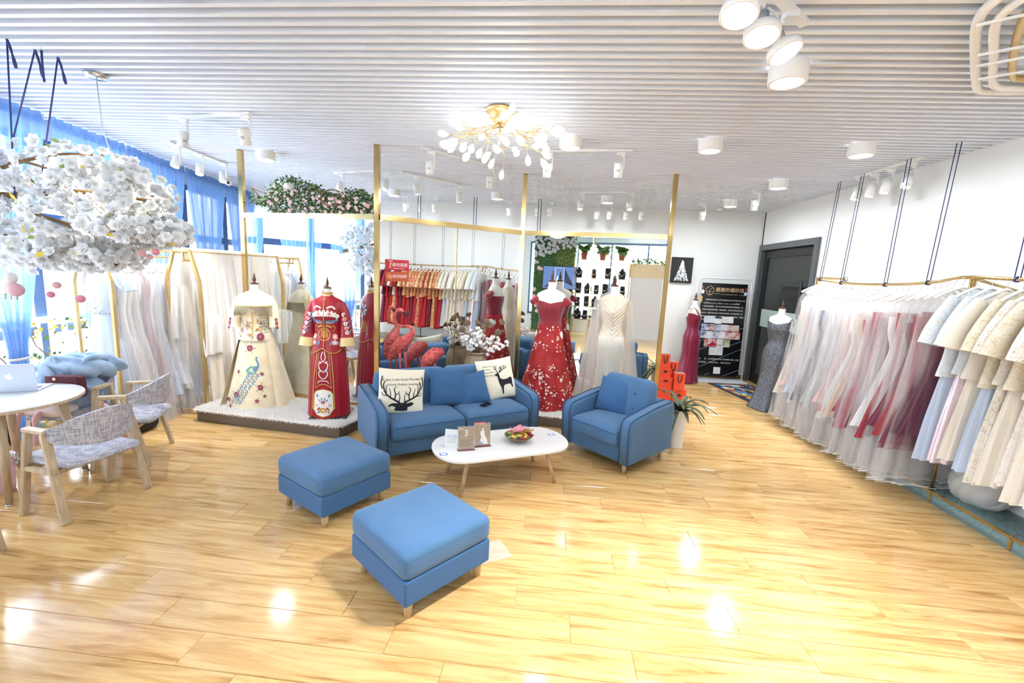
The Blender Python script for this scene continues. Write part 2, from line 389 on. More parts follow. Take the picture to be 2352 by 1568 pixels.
# glass door in a black metal frame on the right wall
DK = mat('black_metal', S(34, 36, 38), .35, .4); DKG = mat('grey_frame', S(92, 96, 100), .4, .3)
door = struct(MB().box(3.86, 4.07, 7.0, 7.1, 0, 2.6).box(3.86, 4.07, 8.78, 8.88, 0, 2.6).box(3.86, 4.07, 7.1, 8.78, 2.5, 2.6).build('door_1', DKG))
dl = MB().box(3.93, 3.97, 7.12, 7.24, .02, 2.48).box(3.93, 3.97, 8.64, 8.76, .02, 2.48).box(3.93, 3.97, 7.24, 8.64, 2.36, 2.48).box(3.93, 3.97, 7.24, 8.64, .02, .2)
dl.build('leaf_frame', DK, door)
MB().box(3.945, 3.955, 7.24, 8.64, .2, 2.36).build('pane', mat('dark_glass', S(60, 63, 62), .05, alpha=.45, spec=.6), door)
MB().box(3.938, 3.962, 7.24, 8.64, 1.1, 1.42).build('frosted_band', mat('frosted_film', S(178, 196, 190), .5), door)
MB().tube([(3.87, 7.3, 1.35), (3.87, 7.3, 1.95)], .016, 10).box(3.87, 3.95, 7.29, 7.31, 1.45, 1.47).box(3.87, 3.95, 7.29, 7.31, 1.83, 1.85).build('handle', BLACK, door)
MB().box(3.855, 3.93, 7.29, 7.315, 1.62, 1.7).build('handle_clip', CHROME, door)

# window wall on the left: bends outward beyond y = 3.3
def wl(y, off=0): return (-5.2 if y < 3.3 else -5.2 - .214 * (y - 3.3)) + off
WF = mat('window_frame_blue_grey', S(92, 116, 146), .4, .3)
GL = mat('window_pane', S(250, 252, 255), .03, alpha=.08)
ww = MB()
for y0, y1 in ((-2.8, 3.3), (3.3, 9.05)):
    x0, x1 = wl(y0), wl(y1)
    for z0, z1 in ((0, .28), (3.02, 3.285)):
        q = [(x0, y0), (x1, y1), (x1 - .15, y1), (x0 - .15, y0)]; q.reverse(); ww.prism(q, z0, z1)
struct(ww.build('wall_left', WALLM))
ys = [-2.75, -1.1, .55, 2.1, 3.3, 4.15, 5.4, 6.7, 7.9, 8.95]
for i in range(len(ys) - 1):
    a, b = ys[i], ys[i + 1]; A, B = Vector((wl(a, -.05), a, 0)), Vector((wl(b, -.05), b, 0)); t = (B - A).normalized()
    w = struct(MB().bar(A + Vector((0, 0, .28)), A + Vector((0, 0, 3.02)), .11).bar(A + t * .056 + Vector((0, 0, .31)), B - t * .056 + Vector((0, 0, .31)), .08).bar(A + t * .056 + Vector((0, 0, 2.98)), B - t * .056 + Vector((0, 0, 2.98)), .08).build('window_%d' % (i + 1), WF))
    MB().bar(A + t * .056 + Vector((0, 0, 2.2)), B - t * .056 + Vector((0, 0, 2.2)), .07, .11).bar(A + t * .056 + Vector((0, 0, 1.02)), B - t * .056 + Vector((0, 0, 1.02)), .06, .09).build('transom', WF, w)
    for z0, z1 in ((.33, .98), (1.06, 2.14), (2.26, 2.96)):
        MB().bar(A + t * .057 + Vector((0, 0, (z0 + z1) / 2)), B - t * .057 + Vector((0, 0, (z0 + z1) / 2)), .008, z1 - z0).build('pane', GL, w)
# wall behind the camera with its window band
wall('wall_front', [(-5.4, 4.05, -2.8, -2.65, 0, .5), (-5.4, 4.05, -2.8, -2.65, 3.0, 3.285), (-5.4, -3.0, -2.8, -2.65, .5, 3.0), (2.0, 4.05, -2.8, -2.65, .5, 3.0)])
xs = [-3.0, -1.35, -.25, .9, 2.0]
for i in range(4):
    a, b = xs[i], xs[i + 1]
    w = struct(MB().box(a, a + .06, -2.76, -2.68, .5, 3.0).box(a + .06, b, -2.76, -2.68, .5, .58).box(a + .06, b, -2.76, -2.68, 2.93, 3.0).build('window_%d' % (20 + i), WF))
    MB().box(a + .06, b, -2.724, -2.716, .58, 2.93).build('pane', GL, w)
# ---------------------------------------------------------------- blue sofa, armchair, ottomans
def bev(o, w=.02, n=3):
    m = o.modifiers.new('soft_edges', 'BEVEL'); m.width = w; m.segments = n; m.limit_method = 'ANGLE'; m.angle_limit = .5; m.harden_normals = True
    for p in o.data.polygons: p.use_smooth = True
    return o
def leg(mb_r0, r1, h): return MB().lathe([(r1, 0), (mb_r0, h)], 16)
def rounded_slab(prof, x0, x1, r):
    # side panel: outline in the y-z plane, rounded over at both faces
    n = len(prof); P2 = [Vector(p) for p in prof]; ins = []
    for i in range(n):
        a, b, c = P2[i - 1], P2[i], P2[(i + 1) % n]; e1 = (b - a).normalized(); e2 = (c - b).normalized(); m = Vector((e1.y + e2.y, -(e1.x + e2.x)))
        m = m.normalized() / max(.5, math.sqrt(max(.1, (1 + e1.dot(e2)) / 2))); ins.append(m)
    area = sum(P2[i - 1].x * P2[i].y - P2[i].x * P2[i - 1].y for i in range(n))
    sg = -1 if area < 0 else 1
    loops = []
    for k in range(5): a = PI / 2 * k / 4; loops.append((x0 + r * (1 - math.sin(a)), r * (1 - math.cos(a)) ) if False else (x0 + r - r * math.cos(a), r - r * math.sin(a)))
    loops += [(x1 - (x - x0), d) for x, d in reversed(loops)]
    mb = MB(); vs = []
    for x, d in loops: vs += [Vector((x, p.x - sg * m.x * d, p.y - sg * m.y * d)) for p, m in zip(P2, ins)]
    L_ = len(loops); mb.add(vs, [(j * n + i, j * n + (i + 1) % n, (j + 1) * n + (i + 1) % n, (j + 1) * n + i) for j in range(L_ - 1) for i in range(n)], True)
    for j in (0, L_ - 1):
        ring = [Vector((v.y, v.z, 0)) for v in vs[j * n:(j + 1) * n]]; tr = tessellate_polygon([ring]); mb.add(vs[j * n:(j + 1) * n], [tuple(f) for f in tr])
    return mb
def couch(t, W, D, seats, armt=.13, armh=.6, backh=.62, cush_top=.78):
    MB().soft(W - .04, D - .06, .2, .03, 6, c=(W / 2, D / 2 + .01, .19)).build('base', BLUE, t)
    prof = [(.02, .1), (.0, .42)] + [(.1 - .1 * math.cos(a), .46 + (armh - .51) * math.sin(a)) for a in (.35, .7, 1.0, 1.3, PI / 2)] + [(D * .6, armh + .005), (D - .03, armh + .02), (D, armh - .03), (D, .1)]
    for x0, sgn, nm in ((0, 1, 'left'), (W - armt, -1, 'right')):
        o = rounded_slab(prof, x0, x0 + armt, .035).build('armrest', BLUE, t)
        xo = x0 + (.018 if sgn > 0 else armt - .018)
        for xx in (xo, x0 + armt - (xo - x0)):
            MB().tube([(xx, y - .004 if y < .3 else y, z + (.004 if z > .3 else 0)) for y, z in prof[:8]] + [(xx, D * .6, armh + .004), (xx, D - .04, armh + .022)], .005, 6).build('piping', PIPING, o)
    MB().soft(W - 2 * armt + .02, .17, backh - .1, .04, 8, c=(W / 2, D - .085, .1 + (backh - .1) / 2)).build('back_panel', BLUE, t)
    sw = (W - 2 * armt - .01) / seats
    for i in range(seats):
        cx = armt + .005 + sw * (i + .5)
        o = MB().soft(sw - .006, D - .16, .17, .05, 10, .025, (cx, (D - .16) / 2 - .015, .335)).build('seat_cushion', BLUE, t)
        z = .385
        MB().tube([(cx - sw / 2 + .03, -.012, z), (cx, -.02, z + .006), (cx + sw / 2 - .03, -.012, z)], .003, 5).build('seam', PIPING, o)
        M = TR(cx, D - .235, .59, 0, -.24)
        b = MB().soft(sw - .01, .17, cush_top - .36, .07, 10, 0, (0, 0, 0), M, .02).build('back_cushion', BLUE, t)
        for bx in (-.17, .17) if seats > 1 else (-.12, .14):
            for bz in (-.08, .07): MB().ball(M @ Vector((bx, -.102, bz)), (.016, .01, .016), 10, 6).build('button', BLUE2, b)
        MB().tube([M @ Vector((x, -.055, (cush_top - .36) / 2 - .022 + .006 * math.cos(x * 14))) for x in [-sw / 2 + .06 + k * (sw - .12) / 8 for k in range(9)]], .003, 5).build('seam', PIPING, b)
    for x in (.08, W - .08):
        for y in (.07, D - .08):
            M = TR(x, y, 0)
            MB().lathe([(.016, 0), (.027, .11)], 14, M=M).build('leg', OAK, t)
SOFA_A = math.radians(35.6)
sofa = thing('sofa', 'long blue canvas two seat sofa with buttoned back cushions', 'sofa', (-1.514, 3.67, 0), SOFA_A)
couch(sofa, 1.79, .86, 2)
arm_a = math.radians(-43.5)
ac = Vector((.52, 4.30, 0)); au = Vector((math.cos(arm_a), math.sin(arm_a), 0)); av = Vector((-au.y, au.x, 0))
armchair = thing('armchair', 'single blue canvas armchair beside the leafy plant in a white pot', 'armchair', ac - au * .43 - av * .05, arm_a)
couch(armchair, .86, .8, 1, cush_top=.84)
def ottoman(label, x, y, a, s):
    t = thing('ottoman', label, 'ottoman', (x, y, 0), a, 'blue square ottomans')
    h = s / 2
    bev(MB().box(-h, h, -h, h, .1, .25).build('base', BLUE2, t), .015)
    c = MB().soft(s + .012, s + .012, .155, .045, 12, .012, (0, 0, .322)).build('cushion', BLUE, t)
    for sx, sy, ex, ey in ((-1, -1, 1, -1), (1, -1, 1, 1), (1, 1, -1, 1), (-1, 1, -1, -1)):
        MB().tube([(sx * (h + .003) * (1 if sx == ex else .88), sy * (h + .003) * (1 if sy == ey else .88), .362), (ex * (h + .003) * (1 if sx == ex else .88), ey * (h + .003) * (1 if sy == ey else .88), .362)], .0025, 5).build('seam', PIPING, c)
    for sx in (-1, 1):
        for sy in (-1, 1): MB().lathe([(.02, 0), (.029, .105)], 16, (sx * (h - .055), sy * (h - .055), 0)).build('leg', OAK, t)
ottoman('blue square ottoman nearest the front, standing alone on the open floor', -.707, 2.40, math.radians(51), .6)
ottoman('blue square ottoman beside the left arm of the sofa', -1.61, 3.105, math.radians(60), .6)

# pillows ---------------------------------------------------------
def pillow(t, w, h, T, m, crease=0):
    def surf(x, y, side=1, off=0):
        u, v = 2 * x / w, 2 * y / h
        k = max(0, (1 - u * u)) * max(0, (1 - v * v))
        th = T * k ** .42 + .004 * math.sin(9 * v + 3 * u) * k * crease
        xx = x * (1 - .05 * (1 - v * v)); yy = y * (1 - .05 * (1 - u * u))
        return Vector((xx, -side * (th + off), yy))
    mb = MB(); n = 18; f = lambda t: math.sin((t - .5) * PI) * .5
    mb.grid(lambda a, b: surf(f(a) * w, f(b) * h, 1), n, n); mb.grid(lambda a, b: surf(f(1 - a) * w, f(b) * h, -1), n, n)
    mb.build('cover', m, t)
    return surf
def pill(name, label, loc, rz, tilt, w, h, T, m, roll=0, crease=1):
    t = thing(name, label, 'pillow', loc, rz, 'throw pillows'); t.rotation_euler = (tilt, roll, rz)
    return t, pillow(t, w, h, T, m, crease)
def sofa_pt(x, y, z): return Vector((-1.514, 3.67, 0)) + Matrix.Rotation(SOFA_A, 3, 'Z') @ Vector((x, y, z))
def subdiv(flat, n):
    vs, fs = flat; vs = list(vs)
    for _ in range(n):
        nf = []; mid = {}
        def m(a, b):
            k = (min(a, b), max(a, b))
            if k not in mid: mid[k] = len(vs); vs.append(((vs[a][0] + vs[b][0]) / 2, (vs[a][1] + vs[b][1]) / 2))
            return mid[k]
        for f in fs:
            for i in range(1, len(f) - 1):
                a, b, c = f[0], f[i], f[i + 1]; d, e, g = m(a, b), m(b, c), m(a, c); nf += [(a, d, g), (d, b, e), (g, e, c), (d, e, g)]
        fs = nf
    return vs, fs
# deer pillow with antlers
t, sf = pill('throw_pillow', 'cream pillow with large black antlers print at the left sofa arm', sofa_pt(.33, .35, .635), SOFA_A - .12, -.3, .46, .46, .07, CREAM, .09)
p = MB(); F = lambda x, y: sf(x, y, 1, .0025)
lay(p, subdiv(text_flat('A deer in the forest The deer is', .034, shear=.35), 0), lambda x, y: F(x * .95, y + .12 + x * .05)); lay(p, text_flat('lovely Endless loveliness', .034, shear=.35), lambda x, y: F(x + .02, y + .07 + x * .05))
p.build('lettering', INK, t)
p = MB()
head = [(-.07, -.2), (-.06, -.165), (-.1, -.15), (-.12, -.165), (-.135, -.15), (-.1, -.125), (-.04, -.125), (0, -.12), (.05, -.125), (.1, -.11), (.125, -.125), (.1, -.15), (.06, -.165), (.06, -.2), (0, -.205)]
lay(p, poly_flat(head, 2), F)
def spl(pts, n=5): return [(q.x, q.y) for q in catmull([(a, b, 0) for a, b in pts], n)]
for sgn in (-1, 1):
    for pts, w in ([[(0.02, -.125), (.06, -.1), (.13, -.06), (.175, -.01), (.19, .06), (.175, .1)], .022], [[(.075, -.09), (.07, -.03), (.085, .02), (.06, .045)], .014], [[(.12, -.065), (.12, -.02), (.135, .03)], .011],
                   [[(.16, -.03), (.165, .03), (.15, .07)], .011], [[(.03, -.115), (.025, -.06), (.035, -.02)], .012], [[(.14, -.05), (.19, -.04), (.205, -.01)], .01], [[(.07, -.045), (.04, -.02), (.035, .0)], .01]):
        s = spl([(sgn * a, b) for a, b in pts]); n = len(s); lay(p, stroke_flat(s, [w * (1 - .65 * i / n) for i in range(n)]), F)
for sgn in (-1, 1): lay(p, stroke_flat(spl([(sgn * .2, .02), (sgn * .215, .08), (sgn * .2, .15)]), .011), F)
p.build('antler_print', INK, t)
# deer pillow with a standing stag
t, sf = pill('throw_pillow', 'cream pillow with a standing stag print at the right sofa arm', sofa_pt(1.45, .42, .655), SOFA_A - .05, -.33, .45, .47, .07, CREAM, -.1)
p = MB(); F = lambda x, y: sf(x, y, 1, .0025)
for i, tx in enumerate(('A deer in the forest', 'The deer is', 'lovely Endless loveliness', 'deer in the forest')): lay(p, text_flat(tx, .022, 'LEFT', .35), lambda x, y, i=i: F(x - .17, y + .16 - i * .036 - x * .05))
p.build('lettering', INK, t)
p = MB()
stag = [(-.045, .055), (-.02, .06), (0, .07), (.012, .05), (.02, .0), (.06, -.02), (.12, -.02), (.16, -.005), (.19, -.005), (.2, -.03), (.195, -.07), (.2, -.12), (.185, -.13), (.165, -.085), (.13, -.08), (.07, -.09), (.05, -.12), (.045, -.19), (.03, -.19), (.02, -.12), (0, -.07), (-.01, -.02), (-.015, .025), (-.04, .035)]
lay(p, poly_flat([(a * .9, b) for a, b in stag], 2), F)
for pts in ([(.0, .065), (-.01, .1), (-.005, .14)], [(-.008, .1), (-.03, .12), (-.025, .145)], [(.005, .065), (.04, .075), (.08, .1), (.12, .11)], [(.03, .075), (.03, .11), (.05, .14)], [(.06, .085), (.06, .12), (.075, .14)], [(.09, .1), (.09, .13), (.11, .145)], [(.11, .107), (.12, .125), (.135, .12)], [(.02, .07), (.05, .1), (.045, .13)]):
    lay(p, stroke_flat(spl(pts), .008), F)
p.build('stag_print', INK, t)
pill('throw_pillow', 'plain blue pillow in the middle of the sofa, upright', sofa_pt(.86, .42, .62), SOFA_A - .08, -.3, .4, .4, .075, BLUE2, .05)
pill('throw_pillow', 'small plain blue pillow leaning over the black phone', sofa_pt(1.13, .37, .585), SOFA_A - .25, -.45, .34, .36, .07, BLUE2, -.2)
pill('throw_pillow', 'plain blue pillow leaning in the armchair', ac + av * .42 - au * .1 + Vector((0, 0, .60)), arm_a + .2, -.3, .38, .38, .075, BLUE2, .06)
t = thing('phone', 'black smartphone lying on the sofa seat', 'phone', sofa_pt(1.2, .17, .449), SOFA_A + .5)
MB().box(-.07, .07, -.035, .035, 0, .008).build('body', BLACK, t); MB().box(-.066, .066, -.032, .032, .008, .009).build('screen', mat('dark_screen', S(15, 15, 18), .08), t); MB().box(-.07, -.066, -.033, .033, .002, .007).build('edge', GOLDP, t)

# coffee table ----------------------------------------------------
CT_A = math.radians(27.5); CT = Vector((-.375, 3.76, 0))
ct = thing('coffee_table', 'long white oval coffee table on splayed oak legs', 'table', CT, CT_A)
pts = []
for sgn in (1, -1):
    for k in range(13):
        a = -PI / 2 + PI * k / 12; pts.append((sgn * (.36 + .27 * max(0, math.cos(a)) ** .8 * 1.0), sgn * .31 * math.sin(a)))
bev(MB().prism(pts, .315, .343).build('top', LAMW, ct), .008)
for sx in (-1, 1):
    for sy in (-1, 1): MB().tube([(sx * .36, sy * .16, .315), (sx * .44, sy * .235, 0)], [.021, .013], 14).build('leg', OAK, ct)
def ctp(x, y, z=.343): return CT + Matrix.Rotation(CT_A, 3, 'Z') @ Vector((x, y, 0)) + Vector((0, 0, z))
ACR = mat('clear_acrylic', S(245, 248, 248), .04, alpha=.18)
TAUPE = mat('taupe_print', S(178, 162, 142), .5, var=S(158, 140, 120), vscale=6); SILVER = mat('silver_ink', S(238, 236, 232), .4)
def sign_board(label, x, y, rz, prints):
    t = thing('acrylic_sign', label, 'sign', ctp(x, y), rz); w, h = .15, .2
    MB().box(-w / 2, w / 2, -.02, .03, 0, .006).build('foot', mat('wine_acrylic', S(120, 60, 60), .2), t)
    M = TR(0, 0, .006, 0, -.12)
    MB().box(-w / 2, w / 2, -.004, .004, 0, h, M).build('holder', ACR, t)
    b = MB().box(-w / 2 + .006, w / 2 - .006, -.0052, -.0045, .008, h - .006, M).build('print', TAUPE, t)
    prints(b, lambda x, z: M @ Vector((x, -.0058, z)))
    for sx in (-1, 1):
        for z in (.012, h - .012): MB().lathe([(.004, -.002), (.004, .002)], 8, M=M @ TR(sx * (w / 2 - .012), -.006, z, 0, PI / 2)).build('stud', CHROME, t)
def pr1(b, F):
    m = MB(); lay(m, text_flat('SLM', .02), lambda x, y: F(x - .045, y + .178)); lay(m, text_flat('3', .075), lambda x, y: F(x, y + .14)); m.build('lettering', SILVER, b)
    m = MB()
    for k in range(6): lay(m, stroke_flat([(-.055, .078 - k * .009), (.055 - .012 * (k % 3), .078 - k * .009)], .0028), F)
    lay(m, stroke_flat([(-.062, .088), (.062, .088), (.062, .03), (-.062, .03), (-.062, .088)], .0015), F); m.build('text_lines', mat('grey_ink', S(120, 108, 95), .6), b)
def pr2(b, F):
    m = MB(); lay(m, poly_flat([(-.075 + .012, .012), (-.03, .03), (-.012, .075), (-.02, .11), (-.015, .13), (-.004, .135), (-.004, .15), (.004, .16), (.01, .15), (.008, .135), (.018, .13), (.016, .105), (.04, .05), (.05, .015)]), F); m.build('white_gown_figure', SILVER, b)
    m = MB(); lay(m, poly_flat([(-.06, .012), (-.03, .028), (-.02, .05), (-.015, .02), (.0, .04), (.005, .013)]), lambda x, y: F(x, y) + Vector((0, -.0004, 0))); m.build('gown_folds', mat('slate_print', S(140, 155, 185), .6), b)
sign_board('clear acrylic sign with a large figure 3 on the coffee table', -.36, -.085, CT_A - .12, pr1)
sign_board('clear acrylic sign showing a figure in a white gown on the coffee table', -.20, -.045, CT_A - .06, pr2)
t = thing('table_card', 'small white folded card standing left of the acrylic signs', 'card', ctp(-.47, -.0), CT_A - .45)
w = MB().box(-.06, .06, -.0015, .0015, 0, .155, TR(0, 0, 0, 0, -.25)).build('front_panel', LAMW, t); MB().box(-.06, .06, -.0015, .0015, 0, .155, TR(0, .077, 0, 0, .25)).build('back_panel', LAMW, t)
M = TR(0, 0, 0, 0, -.25); m = MB()
for x0 in (-.045, .003): lay(m, stroke_flat([(x0, .095), (x0 + .042, .095)], .03), lambda x, y: M @ Vector((x, -.002, y)))
m.build('printed_pictures', mat('pale_grey_print', S(196, 204, 216), .6), w)
m = MB()
for k in range(4): lay(m, stroke_flat([(-.04, .07 - k * .009), (.04 - .01 * (k % 2), .07 - k * .009)], .002), lambda x, y: M @ Vector((x, -.002, y)))
m.build('text_lines', mat('grey_ink2', S(150, 155, 165), .6), w)
t = thing('red_box', 'small red cardboard box behind the acrylic signs', 'box', ctp(-.17, .12), CT_A); MB().box(-.05, .05, -.03, .03, 0, .15).build('carton', mat('red_card', S(196, 44, 50), .5), t); MB().box(-.015, .015, -.0305, -.03, .1, .14).build('yellow_seal', mat('yellow_print', S(230, 190, 70), .5), t)
t = thing('water_glass', 'clear drinking glass at the far edge of the coffee table', 'glass', ctp(.29, .17))
GLS = mat('clear_glass', S(250, 252, 252), .02, alpha=.25, spec=.8)
MB().lathe([(.03, 0), (.036, .055), (.033, .055), (.028, .006)], 20, cap=False).build('wall', GLS, t); MB().lathe([(.0, .0), (.03, .0), (.028, .008), (0, .008)], 20, cap=False).build('base', GLS, t)
# candy bowl
t = thing('fruit_bowl', 'shallow patterned bowl heaped with wrapped sweets on the coffee table', 'bowl', ctp(.16, -.01))
MB().lathe([(.045, 0), (.05, .004), (.09, .022), (.125, .05), (.132, .058), (.122, .052), (.085, .026), (.045, .01)], 28, cap=False).lathe([(0, .0), (.046, .0)], 28, cap=False).lathe([(0, .011), (.046, .011)], 28, cap=False).build('dish', pattern('bowl_pattern', [(0, S(120, 96, 74)), (.4, S(170, 146, 112)), (.7, S(92, 70, 55))], 60, .3), t)
cand = [mat('sweet_red', S(170, 40, 52), .3), mat('sweet_yellow', S(222, 178, 70), .3), mat('sweet_gold', S(168, 128, 76), .3), mat('sweet_pink', S(226, 140, 160), .35), mat('sweet_green', S(130, 160, 90), .35)]
nm = ('red', 'yellow', 'gold', 'pink', 'green')
def sweet(i, x, y, z, s, a, b):
    M = TR(0, 0, 0, a, b) ; m = MB().soft(.045 * s, .026 * s, .018 * s, .008 * s, 4, .002 * s, M=M)
    for e in (-1, 1): m.add([M @ Vector(v) for v in ((e * .02 * s, 0, 0), (e * .038 * s, -.014 * s, .006 * s), (e * .036 * s, 0, -.004 * s), (e * .038 * s, .014 * s, .006 * s))], [(0, 1, 2), (0, 2, 3)])
    o = m.build('wrapped_sweet', cand[i]); c = ctp(.16, -.01); o.location = c + Vector((x, y, z))
    return o
rr = random.Random(3)
for k in range(22):
    a = k * 2.4; r = .03 + .08 * math.sqrt((k % 11) / 11); i = rr.choice((0, 1, 0, 2, 1, 4))
    tag(sweet(i, r * math.cos(a), r * math.sin(a), .058 + .028 * (1 - r / .12), 1, rr.random() * 6, rr.random() - .5), 'small %s wrapped sweet heaped in the patterned bowl' % nm[i], 'sweet', '%s sweets in the bowl' % nm[i])
tag(sweet(3, -.005, -.02, .115, 2.0, .3, .15), 'large pink sweet packet lying on top of the sweets', 'sweet', 'packets on the bowl'); tag(sweet(3, .0, .035, .115, 1.7, 1.2, .2), 'pale pink sweet packet behind the large pink one', 'sweet', 'packets on the bowl'); tag(sweet(2, .07, .01, .1, 1.7, .2, .1), 'brown sweet packet at the right of the bowl', 'sweet', 'packets on the bowl')
for x, y, nmx in ((-.565, -.12, 'at the left end'), (.53, .05, 'at the right end')):
    t = thing('sticker', 'square blue and white sticker %s of the coffee table' % nmx, 'sticker', ctp(x, y, .3433), CT_A, 'stickers on the coffee table')
    MB().box(-.032, .032, -.025, .025, 0, .0008).build('backing', mat('sticker_blue', S(60, 120, 190), .5), t); MB().box(-.022, .022, -.018, .018, .0008, .0012).build('white_square', LAMW, t)
tag(MB().box(-.14, .14, -.1, .1, .0005, .004, TR(-.33, 2.66, 0, .55)).build('acrylic_sheet', mat('sheet_acrylic', S(236, 240, 236), .05, alpha=.22)), 'thin clear acrylic sheet on the floor behind the front ottoman', 'sheet')

# dining corner ---------------------------------------------------
LIN = linen('grey_linen', S(150, 150, 162), S(204, 203, 210))
TB = Vector((-4.19, 2.91, 0))
tb = thing('dining_table', 'round white topped table with ash legs by the window', 'table', TB)
bev(MB().lathe([(.46, .69), (.46, .713)], 64, sm=False).build('rim', ASH, tb), .004); MB().lathe([(0, .7131), (.458, .7131), (.456, .716), (0, .716)], 64, cap=False).build('top', LAMW, tb)
for k in range(4):
    a = math.radians(-40 + 90 * k); MB().tube([(.3 * math.cos(a), .3 * math.sin(a), .69), (.41 * math.cos(a), .41 * math.sin(a), .012)], [.032, .02], 16).build('leg', ASH, tb)
    MB().lathe([(.022, 0), (.022, .012)], 14, (.412 * math.cos(a), .412 * math.sin(a), 0)).build('foot_cap', CHROME, tb)
def dining_chair(label, x, y, a):
    # local: faces +x, width along y
    t = thing('dining_chair', label, 'chair', (x, y, 0), a, 'grey linen dining chairs')
    for s in (-1, 1):
        yb, yt = s * .275, s * .255
        bev(MB().bar((.2, yb, 0), (.1, yt, .625), .05, .032).build('leg', ASH, t), .006)
        bev(MB().bar((-.2, yb, 0), (-.06, yt, .625), .05, .032).build('leg', ASH, t), .006)
        bev(MB().bar((.122, yt, .64), (-.085, yt, .64), .05, .03).build('armrest', ASH, t), .006)
        MB().bar((.16, yb * .97, .36), (-.14, yb * .97, .36), .03, .03).build('side_rail', ASH, t)
    MB().bar((.12, -.26, .36), (.12, .26, .36), .03, .03).bar((-.12, -.26, .36), (-.12, .26, .36), .03, .03).build('cross_rail', ASH, t)
    MB().soft(.46, .46, .06, .03, 10, .012, (.0, 0, .405), puffside=.02).build('seat', LIN, t)
    # backrest band: wraps from arm to arm, tall in the middle
    def bk(u, v, o):
        th = PI * (u - .5); k = math.cos(th) ** 1.3 if abs(th) < PI / 2 else 0
        lo, hi = .575 - .055 * k, .655 + .12 * k
        z = lo + (hi - lo) * v
        rx = .235 + .03 * (v - .3) * k - o
        return Vector((-.06 - rx * math.cos(th) * .95, (.262 - o) * math.sin(th), z))
    m = MB(); m.grid(lambda u, v: bk(u, v, 0), 28, 8); m.grid(lambda u, v: bk(1 - u, v, .028), 28, 8); m.grid(lambda u, v: bk(u, 1, .028 * v), 28, 1); m.grid(lambda u, v: bk(1 - u, 0, .028 * v), 28, 1)
    m.grid(lambda u, v: bk(0, u, .028 * (1 - v)), 6, 1); m.grid(lambda u, v: bk(1, u, .028 * v), 6, 1)
    m.build('backrest', LIN, t)
    return t
dining_chair('grey linen chair nearest the front, with its back to the sofa', -3.40, 2.80, math.radians(172))
dining_chair('grey linen chair turned away beside the veil rack', -3.80, 3.56, math.radians(205))
dining_chair('grey linen chair behind the table piled with a denim jacket', -4.37, 3.56, math.radians(-78))
dining_chair('grey linen chair cut off by the left picture edge, only a leg showing', -3.47, 1.89, math.radians(120))
# laptop
t = thing('laptop', 'open silver laptop seen from behind on the round table', 'laptop', (-4.3, 3.05, .716), math.radians(208))
ALU = mat('aluminium', S(208, 216, 230), .35, .5)
bev(MB().box(-.16, .16, -.22, 0, 0, .014).build('keyboard_deck', ALU, t), .004); MB().box(-.14, .14, -.12, -.02, .014, .015).build('keyboard', BLACK, t)
M = TR(0, 0, .012, 0, -.12); sc_ = bev(MB().box(-.16, .16, -.004, .004, 0, .225, M).build('screen_lid', ALU, t), .003)
ap = [(0, .0), (.01, -.003), (.017, .004), (.021, .014), (.02, .019), (.014, .024), (.014, .031), (.019, .036), (.013, .041), (.006, .04), (0, .038), (-.006, .04), (-.013, .041), (-.02, .035), (-.023, .024), (-.02, .012), (-.013, .001), (-.007, -.003)]
m = MB(); G = lambda x, y: M @ Vector((-x, .0046, y + .1)); lay(m, ([(x, y) for x, y in poly_flat(ap)[0]], [tuple(reversed(f)) for f in poly_flat(ap)[1]]), G); lp = poly_flat([(.001, .043), (.01, .047), (.012, .056), (.004, .052)]); lay(m, (lp[0], [tuple(reversed(f)) for f in lp[1]]), G)
m.build('emblem', mat('emblem_white', S(250, 252, 255), .3), sc_)
# denim jacket, bag, toy flamingo on the far chair
ch = Vector((-4.37, 3.56, 0))
DEN = mat('denim', S(132, 156, 182), .9, var=S(168, 188, 206), vscale=7, bump=.3, bscale=120)
def crumple(t, name, m, c, r, seed, amp=.35, nu=84, nv=54, fz=1):
    q = random.Random(seed); w = [(q.uniform(2, 5) * (1 if _ < 7 else 2.6), q.uniform(2, 6) * (1 if _ < 7 else 2.6), q.uniform(0, 6), q.uniform(.3, 1) * (1 if _ < 7 else .4)) for _ in range(12)]
    def fn(u, v):
        a, b = 2 * PI * u, PI * v; d = Vector((math.sin(b) * math.cos(a), math.sin(b) * math.sin(a), -math.cos(b)))
        k = sum(g * abs(math.sin(p * d.x + s * d.y * 1.3 + f + 2 * d.z)) for p, s, f, g in w) / 7 - .3
        k = 1 + amp * k * 2
        return Vector((c[0] + r[0] * d.x * k, c[1] + r[1] * d.y * k, c[2] + r[2] * d.z * k * fz))
    return MB().grid(fn, nu, nv, True).build(name, m, t)
t = thing('denim_jacket', 'light blue denim jacket thrown over the far dining chair', 'jacket', ch + Vector((0, 0, 0)), .4)
crumple(t, 'body', DEN, (.03, .1, .8), (.25, .13, .1), 4, .5); crumple(t, 'sleeve', DEN, (-.14, .02, .66), (.1, .09, .2), 9, .4); crumple(t, 'tail', DEN, (.02, .02, .56), (.2, .13, .14), 19, .4)
MB().tube(catmull([(.08, .0, .82), (.15, .0, .9), (.23, .06, .88), (.27, .12, .76)], 5), [.03] * 15 + [.02], 10).build('collar', DEN, t)
for z in (.6, .68): MB().lathe([(.009, 0), (.009, .004)], 10, M=TR(-.1, .035, z, 0, PI / 2)).build('button', GOLDP, t)
t = thing('handbag', 'maroon suede handbag with a gold clasp against the denim jacket', 'bag', ch + Vector((.1, -.13, .56)), .25)
MAR = mat('maroon_suede', S(84, 34, 46), .85)
